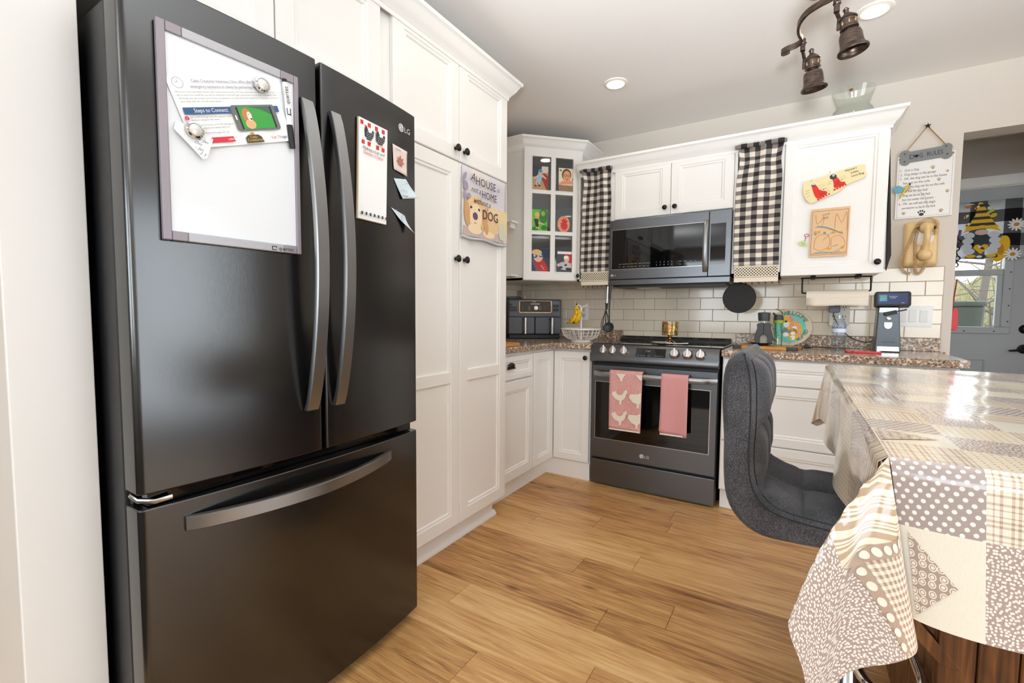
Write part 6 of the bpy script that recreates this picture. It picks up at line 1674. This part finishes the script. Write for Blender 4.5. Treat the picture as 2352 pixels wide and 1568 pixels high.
def bar(pts, w, h, name):
    Q = spline(pts, 5); rows = []
    for i, q_ in enumerate(Q):
        t = (Q[min(i+1, len(Q)-1)]-Q[max(i-1, 0)]); t.z = 0; t.normalize(); s = Vector((-t.y, t.x, 0))
        rows.append([q_+s*w/2+Vector((0, 0, h/2)), q_+s*w/2-Vector((0, 0, h/2)), q_-s*w/2-Vector((0, 0, h/2)), q_-s*w/2+Vector((0, 0, h/2)), q_+s*w/2+Vector((0, 0, h/2))])
    g = G(); g.grid(rows); g.poly(rows[0][:-1]); g.poly(rows[-1][:-1]); return obj(name, g, BRZ, tl, bevel=.001)
bar(P, .009, .020, 'scroll_arm')
for (jx, jy, jz), (bx_, by_, bz) in (((2.098, -1.322, 2.128), (2.140, -1.282, 1.965)), ((2.190, -1.525, 2.128), (2.241, -1.503, 1.972)), ((2.15, -1.90, 2.14), (2.12, -1.93, 1.97))):
    jn = Vector((jx, jy, jz)); mo = Vector((bx_, by_, bz))
    dirv = (mo-(jn+Vector((.028, .022, -.03)))).normalized()
    fr = F(mo, Vector((0, 1, 0)).cross(dirv).normalized().cross(dirv), dirv.cross(Vector((0, 1, 0)).cross(dirv).normalized().cross(dirv)))
    # frame whose n points up the lamp axis
    u_ = Vector((0, 1, 0)); u_ = (u_-dirv*u_.dot(dirv)).normalized(); v_ = (-dirv).cross(u_); fr = F(mo, u_, v_)
    hd = obj('lamp_bell', G().lathe(fr, [(.035, .004), (.042, -.002), (.044, .001), (.043, .006), (.037, .012), (.033, .024), (.032, .050), (.029, .062), (.019, .067), (.018, .072), (.026, .074), (.026, .078), (.024, .080), (.024, .104), (.027, .106), (.026, .110), (.012, .124), (.007, .128), (.007, .136), (.009, .140), (.004, .146), (0, .147)], 32), BRZ, tl, smooth=40)
    g = G()
    for k in range(8):
        a = 2*PI*k/8; c = fr.p(.0245*math.cos(a), .0245*math.sin(a), .092); g.ball(c, .0035, .0035, .008, 8, 5)
    obj('ornament_band', g, M('ornament_brass', (166, 140, 104), .4, .8), hd, smooth=60)
    obj('bulb', G().lathe(fr, [(0, .050), (.024, .050), (.027, .036), (0, .032)], 20), M('frosted_bulb', (150, 140, 128), .3), hd, smooth=40)
    g = G(); e0 = fr.p(0, 0, .085)+Vector((-.026, 0, -.004)); g.tube([jn, jn+Vector((0, 0, -.030))], .0085, 12); g.tube([jn+Vector((0, 0, -.030)), e0+Vector((-.001, 0, .035)), e0], [.006, .006, .0075], 12); g.lathe(FZ(jn.x, jn.y, jn.z-.002), [(.010, -.004), (.012, 0), (.010, .004), (.011, .008), (.009, .014), (0, .016)], 14)
    obj('drop_stem', g, BRZ, tl, smooth=50)
obj('ceiling_stem', G().tube([(2.235, -1.72, 2.15), (2.235, -1.72, 2.40)], .009, 10), BRZ, tl, smooth=60)
obj('canopy', G().lathe(FZ(2.235, -1.72, CEIL-.03), [(0, 0), (.03, 0), (.06, .012), (.065, .029), (0, .029)], 28), BRZ, tl, smooth=40)

EMI = M('lamp_lens', (255, 236, 206), .4, emit=7)
def downlight(x, y, label, power=.75):
    d = thing('downlight', label, 'ceiling light', (x, y, CEIL-.012), 'recessed ceiling lights')
    fz = FZ(x, y, CEIL)
    obj('trim_ring', G().lathe(fz, [(.048, -.004), (.050, -.009), (.066, -.005), (.068, -.0005), (.048, -.0005)], 40), M('downlight_trim', (246, 238, 224), .5), d, smooth=40)
    obj('lens', G().lathe(fz, [(.048, -.004), (0, -.005)], 36), EMI, d)
    l = bpy.data.lights.new('downlight_lamp', 'AREA'); l.shape = 'DISK'; l.size = .09; l.energy = power; l.color = (1.0, .90, .78); l.spread = math.radians(150)
    o = bpy.data.objects.new('downlight_lamp', l); COL.objects.link(o); o.parent = d; o.location = (0, 0, -.001)
downlight(1.185, -.803, 'small lit recessed ceiling light in front of the microwave')
downlight(2.352, -.838, 'lit recessed ceiling light beside the bronze scroll lamp')
downlight(1.20, -1.72, 'lit recessed ceiling light before the pantry, just out of frame')
downlight(3.35, -1.6, 'lit recessed ceiling light right of the island')
downlight(2.0, -4.6, 'lit recessed ceiling light far behind the island')
downlight(4.2, -4.6, 'lit recessed ceiling light by the patio door')

# ------------------------------------------------------------------ mudroom door, valance, keys
DG = M('door_grey_paint', (180, 184, 186), .5); DY = 1.30
dr_ = thing('door_1', None, None, (3.13, DY, 0)); dr_['kind'] = 'structure'; dr_['label'] = 'grey back door with a window and black lever handle'
GX0, GX1, GZ0, GZ1 = 2.83, 3.372, 1.035, 1.90
g = G(); X0, X1 = 2.675, 3.60
g.box((X0, DY, .01), (GX0, DY+.045, 2.045)); g.box((GX1, DY, .01), (X1, DY+.045, 2.045)); g.box((GX0, DY, .01), (GX1, DY+.045, GZ0)); g.box((GX0, DY, GZ1), (GX1, DY+.045, 2.045))
obj('slab', g, DG, dr_)
g = G(); w = .050
for a, b in (((GX0-w, GZ0-w), (GX1+w, GZ0)), ((GX0-w, GZ1), (GX1+w, GZ1+w)), ((GX0-w, GZ0), (GX0, GZ1)), ((GX1, GZ0), (GX1+w, GZ1))): g.box((a[0], DY-.014, a[1]), (b[0], DY+.001, b[1]))
wf = obj('window_frame', g, DG, dr_, bevel=.004)
obj('sash_rail', G().box((GX0, DY-.006, 1.410), (GX1, DY+.03, 1.455)), DG, wf, bevel=.003)
g = G(); g.box((GX0, DY+.001, GZ0), (GX0+.018, DY+.03, 1.41)); g.box((GX1-.030, DY+.001, GZ0), (GX1, DY+.03, 1.41)); obj('sash_stile', g, DG, wf)
for z in (1.075, 1.19, 1.31, 1.43, 1.56): obj('screw_cap', G().lathe(FY(GX1+.034, DY-.014, z), [(.005, 0), (.004, .003), (0, .0035)], 10), INK, wf)
for x in (3.0, 3.18, 3.34): obj('screw_cap', G().lathe(FY(x, DY-.014, GZ0-.032), [(.005, 0), (.004, .003), (0, .0035)], 10), INK, wf)
obj('sash_lift', G().box((3.29, DY-.012, GZ0+.004), (3.365, DY+.0, GZ0+.012)), DG, wf)
obj('pane', G().box((GX0, DY+.016, GZ0), (GX1, DY+.019, 1.412)), PANEG, wf); obj('pane', G().box((GX0, DY+.026, 1.45), (GX1, DY+.029, GZ1)), PANEG, wf)
g = G()
for q_ in (rect(2.86, .15, 3.30, .79),):
    for i in range(4):
        a, b = q_[i], q_[(i+1) % 4]; g.tube([(a[0], DY-.001, a[1]), (b[0], DY-.001, b[1])], .006, 6)
obj('panel_moulding', g, DG, dr_)
obj('deadbolt', G().lathe(FY(3.500, DY, 1.022), [(.032, 0), (.032, .010), (.022, .016), (.018, .020), (0, .022)], 28), M('black_hardware', (28, 26, 26), .3, .6), dr_, smooth=40)
g = G(); g.lathe(FY(3.500, DY, .880), [(.033, 0), (.032, .010), (.018, .016), (.012, .040), (0, .046)], 28); g.tube([(3.500, DY-.040, .880), (3.46, DY-.045, .872), (3.415, DY-.044, .866)], [.012, .009, .006], 10); obj('lever_handle', g, MATS['black_hardware'], dr_, smooth=50)
struct('trim_4', G().box((2.655, DY-.015, 2.05), (3.70, DY, 2.125)).box((3.60, DY-.015, 0), (3.68, DY, 2.05)), TRIMW, 'white casing around the back door', bevel=.003)

va = thing('valance_curtain', 'short checked curtain with a bee gnome print on the back door', 'curtain', (3.2, DY-.05, 1.53))
CH2 = gingham('black_white_check', 4.5, 2.4, (226, 228, 230), (120, 122, 126), (34, 34, 38))
nt = CH2.node_tree; pb_ = nt.nodes['Principled BSDF']; tr_ = nt.nodes.new('ShaderNodeBsdfTranslucent'); ms = nt.nodes.new('ShaderNodeMixShader'); ms.inputs[0].default_value = .45
nt.links.new(pb_.inputs['Base Color'].links[0].from_socket, tr_.inputs[0]); nt.links.new(pb_.outputs[0], ms.inputs[1]); nt.links.new(tr_.outputs[0], ms.inputs[2])
nt.links.new(ms.outputs[0], [q for q in nt.nodes if q.type == 'OUTPUT_MATERIAL'][0].inputs[0])
rows = []; uvs = []
for j in range(13):
    r = []
    for i in range(41):
        a, t = i/40, j/12; r.append(Vector((2.90+.80*a, DY-.040-.006*math.sin(a*34)*(1-.3*t)-.004*math.sin(a*13), 1.945-.415*t+.004*math.sin(a*25)*t))); uvs.append((a, 1-t))
    rows.append(r)
g = G(); g.grid(rows); g.uvs = uvs; obj('cloth', g, CH2, va, smooth=70, solid=.001)
obj('rod', G().tube([(2.86, DY-.030, 1.93), (3.62, DY-.030, 1.93)], .005, 8), TRIMW, va)
YL, BK, GB, BR2 = M('print_bee_yellow', (240, 190, 44), .8), M('print_bee_black', (58, 62, 70), .8), M('print_beard', (214, 218, 226), .8), M('print_honey', (206, 140, 40), .8)
fv = FY(3.120, DY-.054, 1.535)
lay = [(YL, ell(.215, .060, .042, .095, 20, -12)), (BR2, ell(.215, .055, .016, .040, 14)), (YL, [(.020, .215), (.20, .215), (.165, .265), (.135, .33), (.105, .40), (.085, .40), (.070, .31), (.045, .255)])]
for k in range(4): lay.append((BK, [(.038+.014*k, .232+.045*k), (.182-.012*k, .232+.045*k), (.170-.013*k, .252+.045*k), (.052+.013*k, .252+.045*k)]))
lay += [(YL, [(.008, .185), (.035, .222), (.11, .236), (.185, .222), (.212, .185), (.16, .205), (.11, .212), (.06, .205)]), (BK, ell(.11, .130, .045, .050, 18)), (M('print_nose_pink', (226, 196, 180), .8), ell(.11, .185, .036, .020, 16))]
for cx, cy in ((.045, .165), (.040, .125), (.035, .085), (.050, .050), (.175, .165), (.180, .125), (.185, .085), (.170, .050)): lay.append((GB, ell(cx, cy, .030, .023, 16)))
lay += [(YL, ell(.092, .078, .020, .020)), (YL, ell(.130, .078, .020, .020)), (YL, [(.076, .068), (.146, .068), (.111, .028)]), (BK, ell(.118, .070, .014, .008, 12, -30)), (PAPER, ell(.104, .080, .009, .006, 10)), (BK, [(.03, .0), (.20, .0), (.20, .022), (.03, .018)]), (YL, ell(.060, .014, .028, .012)), (YL, ell(.165, .014, .028, .012)),
        (PAPER, ell(.105, .010, .016, .009)), (M('print_orange2', (226, 130, 40), .8), ell(.035, .375, .013, .012)), (YL, ell(.165, .300, .020, .014, 12, 30)), (M('print_leaf2', (190, 206, 60), .8), ell(.150, .330, .026, .010, 12, 30))]
for fx, fz in ((.285, .225), (.275, .018)):
    for k in range(12): a = 30*k; lay.append((PAPER, ell(fx+.026*math.cos(math.radians(a)), fz+.026*math.sin(math.radians(a)), .021, .0065, 10, a)))
    lay.append((BR2, ell(fx, fz, .015, .013, 12)))
for bx_, bz in ((.020, .30), (.075, .36), (.03, .24)): lay += [(YL, ell(bx_, bz, .013, .009, 10, 20)), (PAPER, ell(bx_+.008, bz+.010, .008, .006, 10)), (BK, ell(bx_-.002, bz, .003, .008, 8, 20))]
print_on('print', fv, lay, va, step=.00008)

ky = thing('key_bunch', 'dark bunch of keys and straps hanging in the doorway edge', 'keys', (2.855, .08, 1.36))
g = G()
rr = random.Random(8)
for k in range(9):
    x, z = 2.846+rr.uniform(0, .016), 1.54-.018*k
    g.tube([(x+.010*math.cos(t), .08+.006*math.sin(2*t), z+.012*math.sin(t)) for t in [2*PI*i/10 for i in range(10)]], .0035, 6, True)
obj('ring_chain', g, M('keys_dark', (58, 50, 46), .4, .6), ky, smooth=60)
obj('purple_hook', G().tube(spline([(2.848, .08, 1.54), (2.862, .078, 1.556), (2.866, .078, 1.585)], 4), .006, 8), M('hook_purple', (84, 40, 84), .5), ky, smooth=60)
obj('purple_tag', G().box((2.842, .074, 1.335), (2.854, .086, 1.425)), M('tag_purple', (150, 40, 190), .4), ky, bevel=.003)
rd = thing('red_lanyard', 'red plastic tag on a chain hanging in the doorway edge', 'lanyard', (2.86, .08, 1.03))
obj('tag', G().prism(FY(2.848, .076, 1.03), [(0, .012), (.010, 0), (.026, 0), (.030, .02), (.030, .105), (.022, .125), (.010, .125), (.004, .11)], 0, .008), M('tag_red', (206, 22, 38), .3), rd, bevel=.002)
g = G()
for k in range(12): g.ball((2.852+.001*k, .072, 1.152+.014*k), .004, .004, .008, 8, 5)
obj('chain', g, M('chain_red', (150, 30, 40), .4), rd, smooth=60)

# ------------------------------------------------------------------ outdoors seen through the door window
gnd = tag(obj('ground', G().box((-6, 1.6, -.6), (16, 40, -.5)), M('dry_grass', (126, 120, 90), .95, mott=(3, (110, 104, 74)))), kind='structure')
BARK = M('grey_bark', (92, 86, 80), .9); TWIG = M('yellow_twig', (138, 130, 92), .9)
def tree(x, y, h, seed, label, mt, lean=0):
    t = thing('bare_tree', label, 'tree', (x, y, -.5), 'bare trees outside'); rr = random.Random(seed); g = G(); tg_ = G()
    top = Vector((x+lean, y, -.5+h)); b0 = Vector((x, y, -.5)); g.tube([b0, b0.lerp(top, .5)+Vector((.05, 0, 0)), top], [.07, .05, .015], 8)
    for k in range(26):
        f = .12+.85*rr.random(); p0 = b0.lerp(top, f); a = rr.uniform(0, 2*PI); L = rr.uniform(.6, 1.7)*(1.1-f*.5)
        p1 = p0+Vector((math.cos(a)*L, math.sin(a)*L, L*rr.uniform(.1, .8))); tg_.tube([p0, p0.lerp(p1, .5)+Vector((0, 0, -.05)), p1], [.022, .014, .005], 5)
        for q_ in range(5):
            s0 = p0.lerp(p1, rr.uniform(.2, 1)); s1 = s0+Vector((rr.uniform(-.5, .5), rr.uniform(-.5, .5), rr.uniform(-.1, .5))); tg_.tube([s0, s1], [.008, .003], 4)
    obj('trunk', g, mt, t, smooth=60); obj('branches', tg_, mt, t)
tree(4.15, 4.3, 5.5, 1, 'bare grey tree outside, nearest to the back door window', BARK)
tree(4.75, 8.0, 6.0, 2, 'thin bare tree outside farther from the back door window', BARK, .4)
g = G(); rr = random.Random(6)
for k in range(2600):
    x, y = rr.uniform(2.5, 13), rr.uniform(10.4, 15.5); z = -.5; h = rr.uniform(.8, 3.0)
    dx, dy = rr.uniform(-.6, .6), rr.uniform(-.4, .4); w = rr.uniform(.006, .016)
    p0, p1 = Vector((x, y, z)), Vector((x+dx, y+dy, z+h)); g.tube([p0, p0.lerp(p1, .6)+Vector((.05, 0, 0)), p1], [w, w*.8, w*.3], 3)
tag(obj('brush', g, TWIG), 'thicket of pale yellow brush outside the back door', 'brush', kind='stuff')
g = G(); rows = [[Vector((-2+20*i/30, 16+3*j/4+.6*math.sin(i*.7+j), -.5+(2.6+.7*math.sin(i*.55)+.5*math.sin(i*1.7))*(j/4))) for i in range(31)] for j in range(5)]
g.grid(rows); tag(obj('bank', g, M('brush_bank', (132, 126, 92), .95, mott=(2.5, (112, 108, 70))), smooth=60), kind='structure')
bi = thing('green_bin', 'dark green lidded bin standing outside the back door window', 'bin', (3.55, 2.35, -.5))
bm = M('bin_green', (70, 80, 72), .45)
obj('body', G().hexa([(3.13, 2.15, -.4), (3.44, 2.15, -.4), (3.44, 2.55, -.4), (3.13, 2.55, -.4), (3.06, 2.1, 1.20), (3.495, 2.1, 1.20), (3.495, 2.60, 1.20), (3.06, 2.60, 1.20)]), bm, bi, bevel=.02)
obj('lid', G().box((3.05, 2.09, 1.20), (3.505, 2.61, 1.245)), bm, bi, bevel=.015)
obj('foot', G().box((3.15, 2.17, -.5), (3.42, 2.53, -.4)), bm, bi)

# two unseen uplighters, added behind the camera to brighten the ceiling
def uplighter(x, y, label, power):
    t = thing('added_uplighter', label, 'lamp', (x, y, 0), 'added fill uplighters')
    obj('base', G().lathe(FZ(x, y, 0), [(0, 0), (.14, 0), (.14, .02), (.03, .035), (0, .035)], 32), BRZ, t, smooth=40)
    obj('pole', G().tube([(x, y, .03), (x, y, 1.72)], .012, 12), BRZ, t, smooth=60)
    obj('shade', G().lathe(FZ(x, y, 1.72), [(0, 0), (.05, .01), (.13, .06), (.17, .11), (.165, .11), (.12, .065), (0, .02)], 36), M('shade_white', (236, 230, 220), .5), t, smooth=50)
    l = bpy.data.lights.new('uplighter_fill', 'AREA'); l.shape = 'DISK'; l.size = .26; l.energy = power; l.color = (.88, .95, 1.0)
    o = bpy.data.objects.new('uplighter_fill', l); COL.objects.link(o); o.parent = t; o.location = (0, 0, 1.825); o.rotation_euler = (PI, 0, 0)
uplighter(4.2, -4.6, 'added unseen white-bowl fill uplighter by the patio door', 45)
uplighter(.5, -5.0, 'added unseen white-bowl fill uplighter in the left part of the room', 24)
